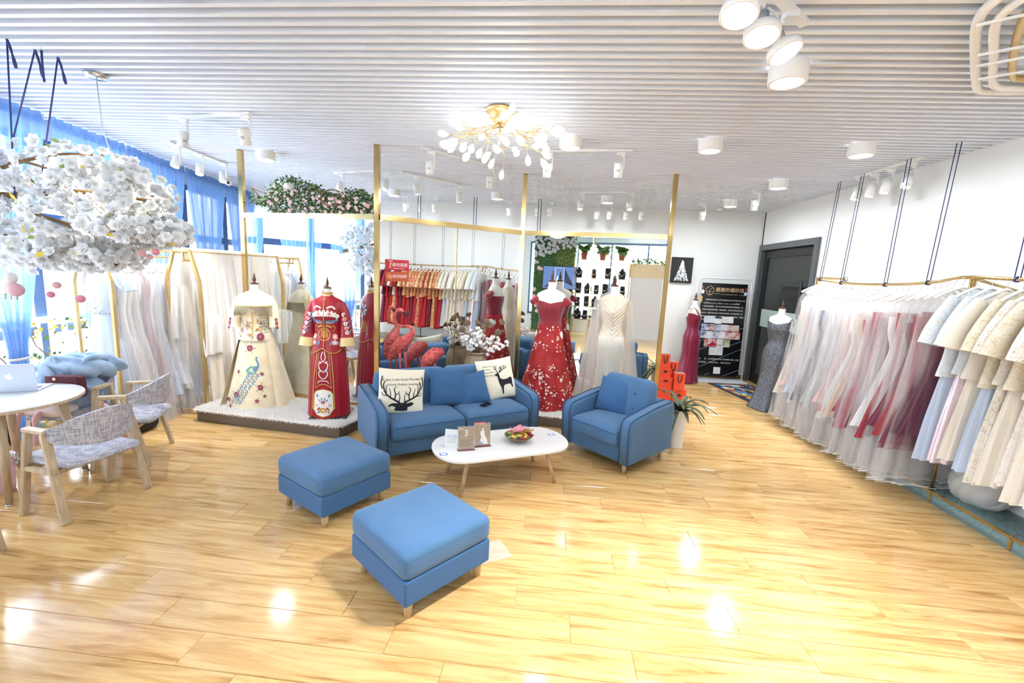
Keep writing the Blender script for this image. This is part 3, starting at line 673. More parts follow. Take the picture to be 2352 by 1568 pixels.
bev(MB().soft(.26, .1, .2, .03, 6, c=(0, 0, .11)).build('body', MAR, t), .01); MB().soft(.25, .012, .13, .006, 6, c=(0, -.055, .15)).build('flap', MAR, t)
MB().lathe([(.014, 0), (.016, .004), (.01, .009)], 14, M=TR(-.05, -.06, .19, 0, PI / 2)).build('clasp', GOLD, t)
for k in range(6): MB().tube([(.09 + .006 * math.cos(a), -.066, .13 - k * .012 + .007 * math.sin(a)) for a in [2 * PI * i / 8 for i in range(8)]], .0022, 5, closed=True).build('chain_link', GOLD, t)
PINK = mat('pink_plush', S(234, 188, 196), .95, sheen=.4); PINKL = mat('pale_plush', S(240, 222, 218), .95, sheen=.4)
t = thing('plush_flamingo', 'pale pink plush flamingo draped across the far chair seat', 'toy', ch + Vector((-.02, -.05, .43)), .15)
MB().soft(.34, .2, .06, .03, 8, .02, (-.02, -.14, .035)).build('body', PINKL, t)
MB().ball((.3, -.02, .02), (.075, .05, .05), 14, 10).build('head', PINK, t); MB().ball((.38, -.06, .0), (.06, .035, .032), 12, 8).build('beak', PINK, t)
for x in (-.17, -.02): MB().tube(catmull([(x, -.2, .04), (x, -.27, .0), (x - .005, -.285, -.12), (x - .01, -.285, -.24)], 4), [.025] * 6 + [.018] * 7, 10).build('leg', PINK, t)
for x in (-.18,): MB().prism([(-.05, -.03), (-.03, .01), (0, .03), (.03, .01), (.06, -.02), (.02, -.015), (0, -.035), (-.02, -.015)], -.012, .012, TR(x, -.285, -.26, 0, PI / 2)).build('foot', PINK, t)
# pink bin
t = thing('waste_bin', 'pink waste bin trimmed with white fabric flowers', 'bin', (-4.2, 2.8, 0))
MB().lathe([(.1, 0), (.105, .01), (.125, .28), (.119, .28), (.1, .02)], 32, cap=False).lathe([(0, .012), (.1, .012)], 32, cap=False).build('body', mat('pink_plastic', S(236, 196, 214), .4), t)
for k in range(16):
    a = 2 * PI * k / 16; z = .24 + .02 * math.sin(k * 2.3)
    fl = MB()
    for j in range(5): fl.ball((.12 * math.cos(a) + .0, .12 * math.sin(a), z), .0001, 3, 2) if False else fl.ball(((.122 + .012 * math.cos(j * 1.257)) * math.cos(a + .14 * math.sin(j * 1.257)), (.122 + .012 * math.cos(j * 1.257)) * math.sin(a + .14 * math.sin(j * 1.257)), z + .016 * math.sin(j * 1.257 + .6)), .013, 6, 4)
    fl.build('fabric_flower', LAMW, t)
# ---------------------------------------------------------------- brass framed mirror screen
P = [Vector(p) for p in ((-3.93, 5.34, 0), (-2.04, 4.98, 0), (-.46, 6.23, 0), (1.48, 6.0, 0))]
scr = thing('mirror_screen', 'tall folding screen of mirror panels in polished brass posts', 'mirror')
PZ = .2
for p in P: MB().box(p.x - .028, p.x + .028, p.y - .028, p.y + .028, 0, 3.2).build('post', GOLD, scr)
for i in range(3):
    a, b = P[i], P[i + 1]; t = (b - a).normalized(); nrm = Vector((t.y, -t.x, 0)); A, B = a + t * .03, b - t * .03; mid = (A + B) / 2
    MB().bar(A + Vector((0, 0, 2.42)), B + Vector((0, 0, 2.42)), .05, .06).build('top_rail', GOLD, scr)
    MB().bar(A + Vector((0, 0, .18)), B + Vector((0, 0, .18)), .04, .04).build('bottom_rail', GOLD, scr)
    MB().bar(mid + nrm * .004 + Vector((0, 0, .2)), mid + nrm * .004 + Vector((0, 0, 2.39)), .012, .014, up=t).build('seam_strip', GOLD, scr)
    for q0, q1 in ((A, mid - t * .004), (mid + t * .004, B)):
        MB().bar(q0 + Vector((0, 0, 1.295)), q1 + Vector((0, 0, 1.295)), .012, 2.19).build('mirror_pane', MIRROR, scr)

# platforms with white fur
GREYM = mat('brushed_grey_metal', S(118, 112, 106), .35, .6, bump=.1, bscale=20)
FUR = mat('white_fur', S(252, 250, 246), .95, sheen=.3, thin=.3)
def inside(p, poly):
    c = False; n = len(poly)
    for i in range(n):
        (x1, y1), (x2, y2) = poly[i], poly[i - 1]
        if (y1 > p[1]) != (y2 > p[1]) and p[0] < (x2 - x1) * (p[1] - y1) / (y2 - y1) + x1: c = not c
    return c
def platform(plabel, rlabel, poly, n, seed):
    t = thing('display_platform', plabel, 'platform')
    MB().prism(poly, 0, .135).build('riser', GREYM, t)
    q = random.Random(seed)
    r = thing('fur_rug', rlabel, 'rug')
    cx = sum(p[0] for p in poly) / len(poly); cy = sum(p[1] for p in poly) / len(poly)
    big = [(cx + (x - cx) * 1.02, cy + (y - cy) * 1.05 - .0) for x, y in poly]
    MB().prism(big, .136, .15).build('backing', FUR, r)
    m = MB(); xs = [p[0] for p in big]; ys_ = [p[1] for p in big]; k = 0
    edge = []
    for i in range(len(big)):
        (x1, y1), (x2, y2) = big[i], big[(i + 1) % len(big)]; L_ = math.hypot(x2 - x1, y2 - y1)
        edge += [((x1 + (x2 - x1) * s / (L_ * 260), y1 + (y2 - y1) * s / (L_ * 260)), ((y2 - y1) / L_, -(x2 - x1) / L_)) for s in range(int(L_ * 260))]
    for (x, y), nn in edge:
        for zz in (.14, .15):
            l = q.uniform(.02, .05); a = q.uniform(-.5, .5); w = .005; d = Vector((nn[0] + a * nn[1], nn[1] - a * nn[0], q.uniform(-.7, .3))).normalized() * l; s_ = Vector((-nn[1], nn[0], 0)) * w
            b = Vector((x, y, zz)); m.add([b - s_, b + s_, b + d], [(0, 1, 2)])
    while k < n:
        x, y = q.uniform(min(xs), max(xs)), q.uniform(min(ys_), max(ys_))
        if not inside((x, y), big): continue
        k += 1; a = q.uniform(0, 6.28); b = Vector((x, y, .149)); s_ = Vector((math.cos(a), math.sin(a), 0)) * .006
        m.add([b - s_, b + s_, b + Vector((q.uniform(-.02, .02), q.uniform(-.02, .02), q.uniform(.018, .034)))], [(0, 1, 2)])
    o = m.build('pile', FUR, r); o['kind'] = 'stuff'
platform('low dark grey metal platform under the cream and red gowns', 'white fur rug on the left display platform', [(-4.0, 4.52), (-2.2, 4.34), (-2.08, 4.92), (-3.92, 5.27)], 26000, 1)
platform('low grey metal platform behind the gap between sofa and armchair', 'white fur rug under the red ball gown', [(-.31, 5.28), (1.38, 5.09), (1.46, 5.93), (-.36, 6.14)], 14000, 2)
tag(MB().prism([(-2.0, 4.52), (-.55, 5.56), (-.43, 6.15), (-2.0, 4.93)], 0, .15).build('display_platform', GREYM), 'low platform behind the sofa carrying flamingos and the jar', 'platform')

# ---------------------------------------------------------------- dressed mannequins
class Loft:
    def __init__(s, sec, rip=None): s.s = sorted(tuple(x) + (0,) * (5 - len(x)) for x in sec); s.rip = rip
    def at(s, z):
        S_ = s.s
        if z <= S_[0][0]: return S_[0][1:]
        if z >= S_[-1][0]: return S_[-1][1:]
        for i in range(len(S_) - 1):
            if S_[i][0] <= z <= S_[i + 1][0]:
                t = (z - S_[i][0]) / (S_[i + 1][0] - S_[i][0])
                p0, p1, p2, p3 = S_[max(i - 1, 0)], S_[i], S_[i + 1], S_[min(i + 2, len(S_) - 1)]
                out = []
                for k in range(1, len(p1)):
                    m1 = (p2[k] - p0[k]) / max(p2[0] - p0[0], 1e-6) * (p2[0] - p1[0]); m2 = (p3[k] - p1[k]) / max(p3[0] - p1[0], 1e-6) * (p2[0] - p1[0])
                    t2, t3 = t * t, t * t * t
                    out.append((2 * t3 - 3 * t2 + 1) * p1[k] + (t3 - 2 * t2 + t) * m1 + (-2 * t3 + 3 * t2) * p2[k] + (t3 - t2) * m2)
                return tuple(out)
    def p(s, th, z, off=0):
        # th = 0 is the front (-y); positive th turns to +x
        a, b, cx, cy = s.at(z)
        k = s.rip(th, z) if s.rip else 1
        return Vector((cx + (a * k + off) * math.sin(th), cy - (b * k + off) * math.cos(th), z))
    def mesh(s, mb, n=48, m=None, z0=None, z1=None, th0=-PI, th1=PI, off=0):
        z0 = s.s[0][0] if z0 is None else z0; z1 = s.s[-1][0] if z1 is None else z1
        m = m or max(6, int((z1 - z0) / .03)); full = th1 - th0 > 6.28
        return mb.grid(lambda u, v: s.p(th0 + (th1 - th0) * u, z0 + (z1 - z0) * v, off), n, m, full)
    def dec(s, th0, z0, off=.003):
        return lambda x, y: s.p(th0 + x / max(s.at(z0 + y)[0], .03), z0 + y, off)
TORSO = Loft([(.78, .165, .12), (.88, .172, .125), (1.02, .122, .095), (1.12, .14, .105), (1.22, .163, .122), (1.31, .172, .1), (1.37, .17, .075), (1.4, .13, .062), (1.425, .06, .052), (1.45, .048, .047), (1.52, .045, .045)])
def stand(t, H, bare=True, base=True):
    k = H / 1.655; t.scale = (k, k, k)
    m = MB(); TORSO.mesh(m, 40, 26); m.lathe([(.044, 1.52), (0.001, 1.522)], 40, cap=False)
    m.build('torso', DUMMY, t)
    MB().lathe([(.046, 1.521), (.05, 1.524), (.05, 1.53), (.04, 1.537), (.015, 1.545), (.011, 1.56), (.019, 1.572), (.021, 1.588), (.013, 1.6), (.017, 1.61), (.011, 1.62), (.007, 1.64), (.01, 1.648), (.004, 1.655)], 20).build('neck_cap', FINIAL, t)
    MB().tube([(0, 0, .01), (0, 0, .8)], .016, 10).build('pole', CHROME, t)
    if base: MB().lathe([(.001, 0), (.16, 0), (.16, .012), (.02, .02)], 28).build('base_plate', mat('dark_base', S(50, 46, 44), .4), t)
def flower_flat(mb, F, r, n, col, core, seed=0):
    q = random.Random(seed)
    for k in range(n):
        a = 2 * PI * k / n + q.random() * .4; c = (r * .55 * math.cos(a), r * .55 * math.sin(a)); pr_ = r * q.uniform(.34, .48)
        pts = [(c[0] + pr_ * math.cos(b) * (1 if i % 2 else .8), c[1] + pr_ * math.sin(b)) for i, b in enumerate([2 * PI * j / 7 for j in range(7)])]
        lay(mb, (pts, [tuple(range(7))]), F, col)
    pts = [(r * .32 * math.cos(2 * PI * j / 8), r * .32 * math.sin(2 * PI * j / 8)) for j in range(8)]
    lay(mb, (pts, [tuple(range(8))]), lambda x, y: F(x, y), core)
def leaf_flat(mb, F, x, y, a, l, w, col):
    c, s_ = math.cos(a), math.sin(a); pts = [(0, 0), (l * .3, w / 2), (l * .7, w * .4), (l, 0), (l * .7, -w * .4), (l * .3, -w / 2)]
    lay(mb, ([(x + c * u - s_ * v, y + s_ * u + c * v) for u, v in pts], [tuple(range(6))]), F, col)
EMB = [mat('plum_thread', S(138, 62, 88), .6), mat('rose_thread', S(206, 126, 146), .6), mat('olive_thread', S(166, 170, 126), .6), mat('blue_thread', S(92, 142, 184), .5), mat('teal_thread', S(106, 170, 156), .5), mat('gold_thread', S(216, 166, 84), .4, .3), mat('white_thread', S(244, 240, 232), .6), mat('red_thread', S(186, 44, 40), .6), mat('pink_thread', S(238, 178, 178), .6)]
def sleeves(t, name, m, pts, rad, cuff=None, n=18):
    out = []
    for sgn in (-1, 1):
        ps = [(sgn * x, y, z) for x, y, z in pts]
        o = MB().tube(catmull(ps, 5), [rad[0] + (rad[1] - rad[0]) * i / (5 * (len(ps) - 1)) for i in range(5 * (len(ps) - 1) + 1)], n, cap=False).build(name, m, t); out.append((o, ps))
        if cuff:
            a, b = Vector(ps[-2]), Vector(ps[-1]); d = (b - a).normalized()
            MB().tube([b - d * .0, b + d * cuff[1]], [rad[1] * 1.0, rad[1] * 1.12], n, cap=False).build('cuff', cuff[0], o)
    return out

# 1 cream embroidered gown --------------------------------------
SILK = mat('ivory_silk', S(240, 228, 198), .45, var=S(228, 212, 176), vscale=9, bump=.4, bscale=22, sheen=.2)
BEAD = mat('silver_beads', S(172, 164, 140), .3, .5, bump=.8, bscale=160)
t = thing('dressed_mannequin', 'mannequin in a cream peacock embroidered gown with fringed capelet', 'mannequin', (-3.48, 4.87, .165), math.radians(18)); stand(t, 1.55)
sk = Loft([(0, .36, .33), (.1, .35, .31), (.45, .27, .23), (.8, .195, .15), (1.0, .15, .12)], lambda th, z: 1 + (.06 * math.sin(7 * th + 1) + .03 * math.sin(13 * th)) * max(0, (.9 - z)) * (1.4 if abs(th) > .9 else .25))
s1 = MB(); sk.mesh(s1, 96, 28); skirt = s1.build('skirt', SILK, t)
over = Loft([(0, .40, .36), (.45, .3, .25), (.8, .21, .165), (.98, .16, .125)], lambda th, z: 1 + .09 * math.sin(6 * th + 2) * max(0, .95 - z))
s1 = MB(); over.mesh(s1, 60, 26, th0=.75, th1=2 * PI - 1.15); s1.build('overskirt', SILK, t)
F = lambda th, z: sk.dec(th, z, .006)
e = MB(); 
for i, (th, z, r) in enumerate(((-.15, .74, .06), (.32, .26, .055), (-.55, .17, .06), (-.85, .1, .045), (-.62, .45, .03), (.42, .42, .03), (.2, .1, .035), (-.75, .03, .03), (.45, .15, .03))):
    r *= .66; f = F(th, z); flower_flat(e, f, r, 9, 0, 1, i)
    for k in range(5): leaf_flat(e, f, r * math.cos(k * 1.3), r * math.sin(k * 1.3), k * 1.3, r * .9, r * .35, 2)
e.build('flower_embroidery', EMB, skirt)['kind'] = 'stuff'
e = MB(); f = F(-.05, .5)   # peacock: neck, crest, body and eyed tail
lay(e, stroke_flat(spl([(.03, -.03), (.075, .01), (.075, .06), (.055, .1), (.062, .13)]), [.05, .046, .04, .034, .03, .028, .024, .022, .02, .02, .02, .019, .018, .018, .018, .018, .018, .018, .018, .017, .016]), f, 3)
lay(e, stroke_flat([(.062, .13), (.04, .135)], [.012, .003]), f, 5)
lay(e, poly_flat([(-.06, -.03), (.0, .02), (.06, .02), (.08, -.03), (.03, -.07), (-.03, -.07)]), f, 4)
for j in range(12):
    for i in range(6):
        x = -.02 - j * .018 + (i - 2.5) * .026 + .06; y = -.08 - j * .032 + (i % 2) * .012
        c = [(x + .008 * math.cos(a), y + .011 * math.sin(a)) for a in [2 * PI * k / 6 for k in range(6)]]; lay(e, (c, [tuple(range(6))]), f, 3)
        if (i + j) % 2: leaf_flat(e, f, x, y + .012, 1.2, .03, .006, 2)
e.build('peacock_embroidery', EMB, skirt)['kind'] = 'stuff'
jk = Loft([(.83, .205, .165), (.9, .19, .15), (1.0, .152, .12), (1.12, .162, .125), (1.22, .185, .142), (1.31, .197, .125), (1.37, .192, .1), (1.41, .14, .08), (1.432, .07, .062), (1.45, .055, .054), (1.478, .06, .058)], lambda th, z: 1 + .03 * math.sin(9 * th) * max(0, .92 - z) * 10)
s1 = MB(); jk.mesh(s1, 72, 26); jacket = s1.build('jacket', SILK, t)
e = MB(); lay(e, stroke_flat([(0, 0), (0, .2), (0, .4), (0, .6)], .012), lambda x, y: jk.p(x / .15, .845 + y, .004), 5)
q = random.Random(5)
for i in range(34):
    th, z = q.uniform(-1.4, 1.4), q.uniform(.86, 1.15)
    f = jk.dec(th, z, .004); flower_flat(e, f, q.uniform(.012, .02), 6, q.choice((0, 1, 5)), q.choice((1, 5)), i)
    for k in range(3): leaf_flat(e, f, .0, .0, q.random() * 6, .04, .012, 2)
f = jk.dec(.45, .875, .005); flower_flat(e, f, .05, 10, 0, 1, 3)
for k in range(46):
    th, z = .5 + (k % 7) * .1, .93 + (k // 7) * .035; lay(e, ([(.006 * math.cos(a), .008 * math.sin(a)) for a in [2 * PI * i / 5 for i in range(5)]], [tuple(range(5))]), jk.dec(th, z, .004), 3)
e.build('embroidery', EMB, jacket)['kind'] = 'stuff'
for o, ps in sleeves(t, 'sleeve', SILK, [(.15, 0, 1.345), (.195, -.01, 1.25), (.222, -.025, 1.12), (.238, -.04, .99)], (.062, .072)):
    e = MB(); a, b = Vector(ps[-2]), Vector(ps[-1])
    for i in range(5):
        c = a.lerp(b, .2 + .2 * i); d = Vector((math.copysign(.5, ps[0][0]), -1, 0)).normalized(); s_ = Vector((-d.y, d.x, 0)); f = lambda x, y, c=c: c + d * .073 + s_ * x + Vector((0, 0, y))
        flower_flat(e, f, .02, 8, i % 2, 8, i)
    e.build('embroidery', EMB, o)['kind'] = 'stuff'
cape = Loft([(1.18, .245, .19), (1.26, .23, .17), (1.33, .21, .135), (1.385, .175, .1), (1.415, .12, .075), (1.44, .072, .063)])
s1 = MB(); cape.mesh(s1, 64, 10, 1.26, 1.44); cp_ = s1.build('capelet', SILK, t)
s1 = MB(); cape.mesh(s1, 64, 2, 1.255, 1.268, off=.004); cape.mesh(s1, 64, 2, 1.135, 1.142, off=.004); s1.build('bead_edge', GOLDP, cp_)
s1 = MB()
for k in range(110):
    th = -PI + 2 * PI * k / 110
    if abs(th) < .12: continue
    a, b = cape.p(th, 1.26, .004), cape.p(th, 1.14 + .02 * math.cos(2 * th), .002); s1.tube([a, b], .0028, 4)
o = s1.build('fringe', BEAD, cp_); o['kind'] = 'stuff'

# 2 red bridal set ----------------------------------------------
RED = mat('red_satin', S(158, 18, 38), .35, bump=.1, bscale=30, sheen=.1); GLDC = mat('gold_cloth', S(226, 196, 136), .45)
IVP = mat('ivory_panel', S(232, 220, 196), .6)
t = thing('dressed_mannequin', 'mannequin in a red embroidered wedding jacket and pleated skirt', 'mannequin', (-2.46, 4.63, .165), math.radians(14)); stand(t, 1.56, base=False)
bev(MB().box(-.19, .24, -.2, .2, 0, .012).build('base_plate', mat('dark_base', S(50, 46, 44), .4), t), .003)
sk = Loft([(.02, .235, .2), (.5, .21, .175), (.85, .18, .145), (1.0, .14, .115)], lambda th, z: 1 + (.035 * abs(math.sin(11 * th)) if abs(th) > .6 else 0) * min(1, (1.0 - z) * 3))
s1 = MB(); sk.mesh(s1, 176, 22); skirt = s1.build('skirt', RED, t)
e = MB(); f = lambda x, y: sk.p(-.1 + x / .21, .0 + y, .007)
pan = [(-.105, .12), (-.1, .3), (-.08, .335), (0, .36), (.08, .335), (.1, .3), (.105, .12), (.06, .05), (0, .03), (-.06, .05)]
lay(e, poly_flat(pan, 2), f, 6); e.build('ivory_front_panel', EMB, skirt)
e = MB(); f2 = lambda x, y: sk.p(-.1 + x / .21, y, .0095)
for k in range(9): leaf_flat(e, f2, .0, .2, .35 + k * .3, .07, .022, 3 if k % 2 else 6)
for s_ in (-1, 1):
    leaf_flat(e, f2, s_ * .03, .15, -.9 if s_ > 0 else PI + .9, .06, .016, 7); leaf_flat(e, f2, s_ * .055, .26, PI / 2 - s_ * .3, .05, .022, 3); flower_flat(e, lambda x, y: f2(x + s_ * .07, y + .17), .016, 6, 8, 7, 2); leaf_flat(e, f2, s_ * .05, .07, 1.3, .04, .02, 3); leaf_flat(e, f2, s_ * .045, .09, 0, .03, .015, 8)
flower_flat(e, lambda x, y: f2(x, y + .205), .022, 6, 7, 8, 1); lay(e, ([(.045 * math.cos(a), .11 + .03 * math.sin(a)) for a in [2 * PI * k / 16 for k in range(16)]], [tuple(range(16))]), f2, 5)
lay(e, stroke_flat(pan + [pan[0]], .009), f2, 5)
for s_ in (-1, 1): lay(e, stroke_flat([(s_ * .115, .12), (s_ * .108, .5), (s_ * .08, .95)], .009), f2, 5); lay(e, stroke_flat([(s_ * .085, .37), (s_ * .075, .6), (s_ * .05, .95)], .005), f2, 5)
lay(e, stroke_flat(spl([(-.09, .37), (-.05, .405), (0, .42), (.05, .405), (.09, .37)]), .008), f2, 5)
for s_ in (-1, 1):
    for pts in ([(0, .48), (s_ * .03, .5), (s_ * .05, .55), (s_ * .02, .58)], [(0, .56), (s_ * .04, .6), (s_ * .05, .66), (s_ * .015, .68)], [(0, .68), (s_ * .025, .73), (s_ * .01, .8)], [(0, .46), (s_ * .04, .455), (s_ * .06, .43)]): lay(e, stroke_flat(spl(pts), .009), f2, 6)
    leaf_flat(e, f2, s_ * .02, .57, 1.57 - s_ * .9, .05, .02, 3); leaf_flat(e, f2, s_ * .02, .66, 1.57 - s_ * .7, .045, .02, 8)
e.build('skirt_embroidery', EMB, skirt)['kind'] = 'stuff'
s1 = MB(); q = random.Random(2)
for k in range(70):
    th = -.1 + (-.6 + 1.2 * k / 70); s1.ball(sk.p(th, .055 + .02 * abs(math.sin(k)), .006) - Vector((0, 0, .02 + .03 * math.cos((th + .1) * 2.2))), .007, 5, 3)
o = s1.build('bead_fringe', EMB[7], skirt); o['kind'] = 'stuff'
jk = Loft([(.8, .2, .16), (.9, .185, .145), (1.02, .155, .122), (1.14, .16, .125), (1.22, .178, .138), (1.31, .185, .118), (1.37, .175, .095), (1.41, .125, .075), (1.432, .07, .062), (1.45, .056, .055), (1.475, .062, .06)])
s1 = MB(); jk.mesh(s1, 72, 26, .84, 1.475); jacket = s1.build('jacket', RED, t)
s1 = MB()   # pointed hem with gold edging
hem = [(th, .84 - .06 * abs(math.sin(th * 2.5 + .4))) for th in [-PI + 2 * PI * k / 60 for k in range(61)]]
s1.grid(lambda u, v: jk.p(hem[int(u * 60)][0], hem[int(u * 60)][1] * (1 - v) + .845 * v, .002), 60, 3); s1.build('hem', RED, jacket)
s1 = MB().tube([jk.p(th, z, .005) for th, z in hem], .005, 6); s1.tube([jk.p(-.08, .84 + .02 * k, .006) for k in range(30)], .005, 6); s1.tube([jk.p(-PI + 2 * PI * k / 30, 1.475, .003) for k in range(30)], .006, 6, closed=True); s1.build('gold_edging', EMB[5], jacket)
s1 = MB(); jk.mesh(s1, 40, 4, 1.435, 1.47, off=.003); s1.build('gold_collar', GLDC, jacket)
e = MB(); f = lambda x, y: jk.p(-.08 + x / .18, 1.0 + y, .006)
lay(e, stroke_flat([(.07 * math.cos(a), .07 * math.sin(a)) for a in [2 * PI * k / 28 for k in range(29)]], .009), f, 5)
lay(e, text_flat('囍', .1, font_res=1), lambda x, y: f(x, y + .0), 5)
for s_ in (-1, 1):
    lay(e, poly_flat([(s_ * .01, .085), (s_ * .03, .115), (s_ * .09, .09), (s_ * .1, .07), (s_ * .05, .085)]), f, 5)
    lay(e, stroke_flat(spl([(s_ * .11, .03), (s_ * .14, .07), (s_ * .1, .11)]), .008), f, 5)
    for k, (x, y, r) in enumerate(((.13, -.03, .04), (.12, -.1, .035))): flower_flat(e, lambda u, v, x=x, y=y: f(s_ * x + u, y + v), r, 6, 8, 6, k)
    leaf_flat(e, f, s_ * .07, -.13, 1.2, .07, .025, 3); leaf_flat(e, f, s_ * .15, -.08, -1.2, .06, .02, 3)
    for k in range(6): leaf_flat(e, f, s_ * (.02 + k * .022), .2, PI / 2 - s_ * (k - 1) * .35, .09 - .006 * k, .045, 6); 
    for k in range(6): leaf_flat(e, lambda x, y: f(x, y) + Vector((0, -.001, 0)), s_ * (.03 + k * .022), .165, -PI / 2 + s_ * (k * .3), .05, .022, 3)
    lay(e, stroke_flat(spl([(s_ * .02, .14), (s_ * .08, .13), (s_ * .14, .16), (s_ * .17, .21)]), .012), f, 6)
    lay(e, stroke_flat(spl([(s_ * .03, .3), (s_ * .08, .32), (s_ * .12, .29)]), .016), f, 6); flower_flat(e, lambda u, v: f(s_ * .06 + u, .235 + v), .03, 7, 8, 7, 4)
f0 = f; f = lambda x, y: jk.p(PI + x / .18, 1.0 + y, .006)
lay(e, stroke_flat([(.075 * math.cos(a), .075 * math.sin(a)) for a in [2 * PI * k / 28 for k in range(29)]], .009), f, 5); lay(e, text_flat('囍', .1, font_res=1), f, 5)
for k in range(14): leaf_flat(e, f, 0, .22, 2 * PI * k / 14, .1, .04, 6 if k % 2 else 3)
flower_flat(e, lambda u, v: jk.p(PI + u / .18, 1.22 + v, .008), .035, 7, 7, 6, 4)
e.build('jacket_embroidery', EMB, jacket)['kind'] = 'stuff'
for o, ps in sleeves(t, 'sleeve', RED, [(.14, 0, 1.345), (.185, -.01, 1.23), (.208, -.025, 1.06), (.218, -.04, .95)], (.054, .08), (GLDC, .1)):
    e = MB(); sgn = math.copysign(1, ps[0][0])
    for i in range(5):
        c = Vector(ps[0]).lerp(Vector(ps[-1]), .3 + .13 * i); d = Vector((sgn * .45, -1, 0)).normalized(); s_ = Vector((-d.y, d.x, 0)); rr_ = .068 + .016 * i / 4
        f = lambda x, y, c=c, rr_=rr_: c + d * (math.sqrt(max(rr_ * rr_ - x * x, 1e-6)) + .003) + s_ * x + Vector((0, 0, y))
        flower_flat(e, f, .028, 6, 8 if i % 2 else 6, 7, i); leaf_flat(e, f, .02, .0, .8, .05, .02, 3)
    e.build('embroidery', EMB, o)['kind'] = 'stuff'

# 3 red off-shoulder ball gown -----------------------------------
VEL = mat('red_velvet', S(130, 8, 32), .8, sheen=.6); TUL = mat('red_tulle', S(200, 58, 52), .6, var=S(172, 28, 38), vscale=5, thin=.3)
t = thing('dressed_mannequin', 'mannequin in a red off shoulder ball gown with white petals', 'mannequin', (-.01, 5.68, .165), math.radians(-4)); stand(t, 1.75)
sk = Loft([(0, .36, .34), (.3, .29, .27), (.7, .2, .175), (1.0, .14, .115), (1.06, .128, .1)], lambda th, z: 1 + (.05 * math.sin(9 * th) + .03 * math.sin(17 * th + 1)) * max(0, 1.02 - z))
s1 = MB(); sk.mesh(s1, 140, 28); skirt = s1.build('skirt', TUL, t)
e = MB(); q = random.Random(11)
for i in range(230):
    th = q.uniform(-PI, PI); z = q.choice((q.uniform(.03, .98), q.uniform(.03, .5))); f = sk.dec(th, z, .005)
    for k in range(q.choice((1, 3, 5))):
        x, y = q.uniform(-.035, .035), q.uniform(-.035, .035); flower_flat(e, lambda u, v, x=x, y=y: f(u + x, v + y), q.uniform(.006, .014), 5, 0, 1, i)
o = e.build('petals', [mat('pale_petal', S(238, 214, 204), .6), mat('blush_petal', S(232, 178, 160), .6)], skirt); o['kind'] = 'stuff'
bd = Loft([(1.0, .138, .11), (1.05, .13, .104), (1.13, .148, .113), (1.22, .172, .132), (1.29, .18, .116)])
s1 = MB()
s1.grid(lambda u, v: bd.p(-PI + 2 * PI * u, 1.05 + v * ((1.265 + .022 * math.cos(2 * (-PI + 2 * PI * u)) * 0 + (.03 * abs(math.sin(1.6 * (-PI + 2 * PI * u))) if abs(-PI + 2 * PI * u) < 1.2 else 0)) - 1.05), .003), 60, 12, True); bod = s1.build('bodice', VEL, t)
s1 = MB(); bd.mesh(s1, 48, 3, 1.0, 1.06, off=.006); s1.build('waistband', VEL, bod)
for th in (-.75, 0, .75): MB().tube([bd.p(th * (1 - .25 * (1 - k / 8)), 1.06 + .2 * k / 8, .005) for k in range(9)], .003, 5).build('boning', EMB[8] if False else mat('red_piping', S(196, 50, 62), .4), bod)
for sgn in (-1, 1):
    MB().soft(.12, .1, .075, .03, 8, M=TR(sgn * .2, -.02, 1.29, -sgn * .3, 0, sgn * .7)).build('shoulder_drape', VEL, bod)
    MB().grid(lambda u, v: Vector((sgn * (.15 + .08 * u), -.125 + .09 * u, 1.275 + .02 * u - (.045 - .02 * u) * v)), 6, 3).build('fold', mat('red_satin_light', S(176, 20, 50), .35), bod)

# 4 white beaded gown with cape ------------------------------------
SEQ = mat('beaded_white', S(214, 196, 166), .4, .1, var=S(236, 228, 212), vscale=60, bump=.9, bscale=140)
CAPE = mat('white_chiffon', S(232, 226, 218), .6, alpha=.5, thin=.3)
t = thing('dressed_mannequin', 'mannequin in a white beaded sheath gown with a long cape', 'mannequin', (.775, 5.62, .165), math.radians(-4)); stand(t, 1.73)
gn = Loft([(0, .24, .22), (.25, .18, .165), (.55, .165, .14), (.85, .18, .135), (1.02, .132, .103), (1.12, .148, .113), (1.22, .17, .13), (1.31, .178, .108), (1.37, .176, .082), (1.4, .135, .068), (1.415, .09, .06)], lambda th, z: 1 + .03 * math.sin(12 * th) * max(0, .5 - z))
s1 = MB(); gn.mesh(s1, 84, 40); gown = s1.build('gown', SEQ, t)
e = MB()
for k in range(14):
    for sgn in (-1, 1): e.tube([gn.p(sgn * (.03 + .07 * k + .25 * max(0, (z - .85)) * (1 if k % 2 else -.3)), z, .004) for z in [.03 + .9 * i / 14 for i in range(15)]], .0045, 4)
for k in range(7):
    for sgn in (-1, 1): e.tube([gn.p(sgn * .16 * i, .9 + .05 * k + .028 * i, .004) for i in range(6)], .0045, 4)
o = e.build('bead_lines', mat('bead_silver', S(246, 242, 234), .2, .3), gown); o['kind'] = 'stuff'
for sgn in (-1, 1):
    MB().grid(lambda u, v: Vector((sgn * (.165 + (.06 + .22 * v ** 1.1) * u + .015 * math.sin(u * 16) * v), .06 - .16 * (1 - u) * (1 - .3 * v) + .02 * math.sin(u * 9 + 2) * v + .05 * u * v, 1.385 - .03 * u - (1.36) * v)), 24, 30).build('cape', CAPE, t)
MB().grid(lambda u, v: Vector(((-.17 + .34 * u) * (1 + 1.1 * v), .09 + .28 * v + .025 * math.sin(u * 24) * v, 1.385 - 1.37 * v)), 40, 24).build('cape_back', CAPE, t)

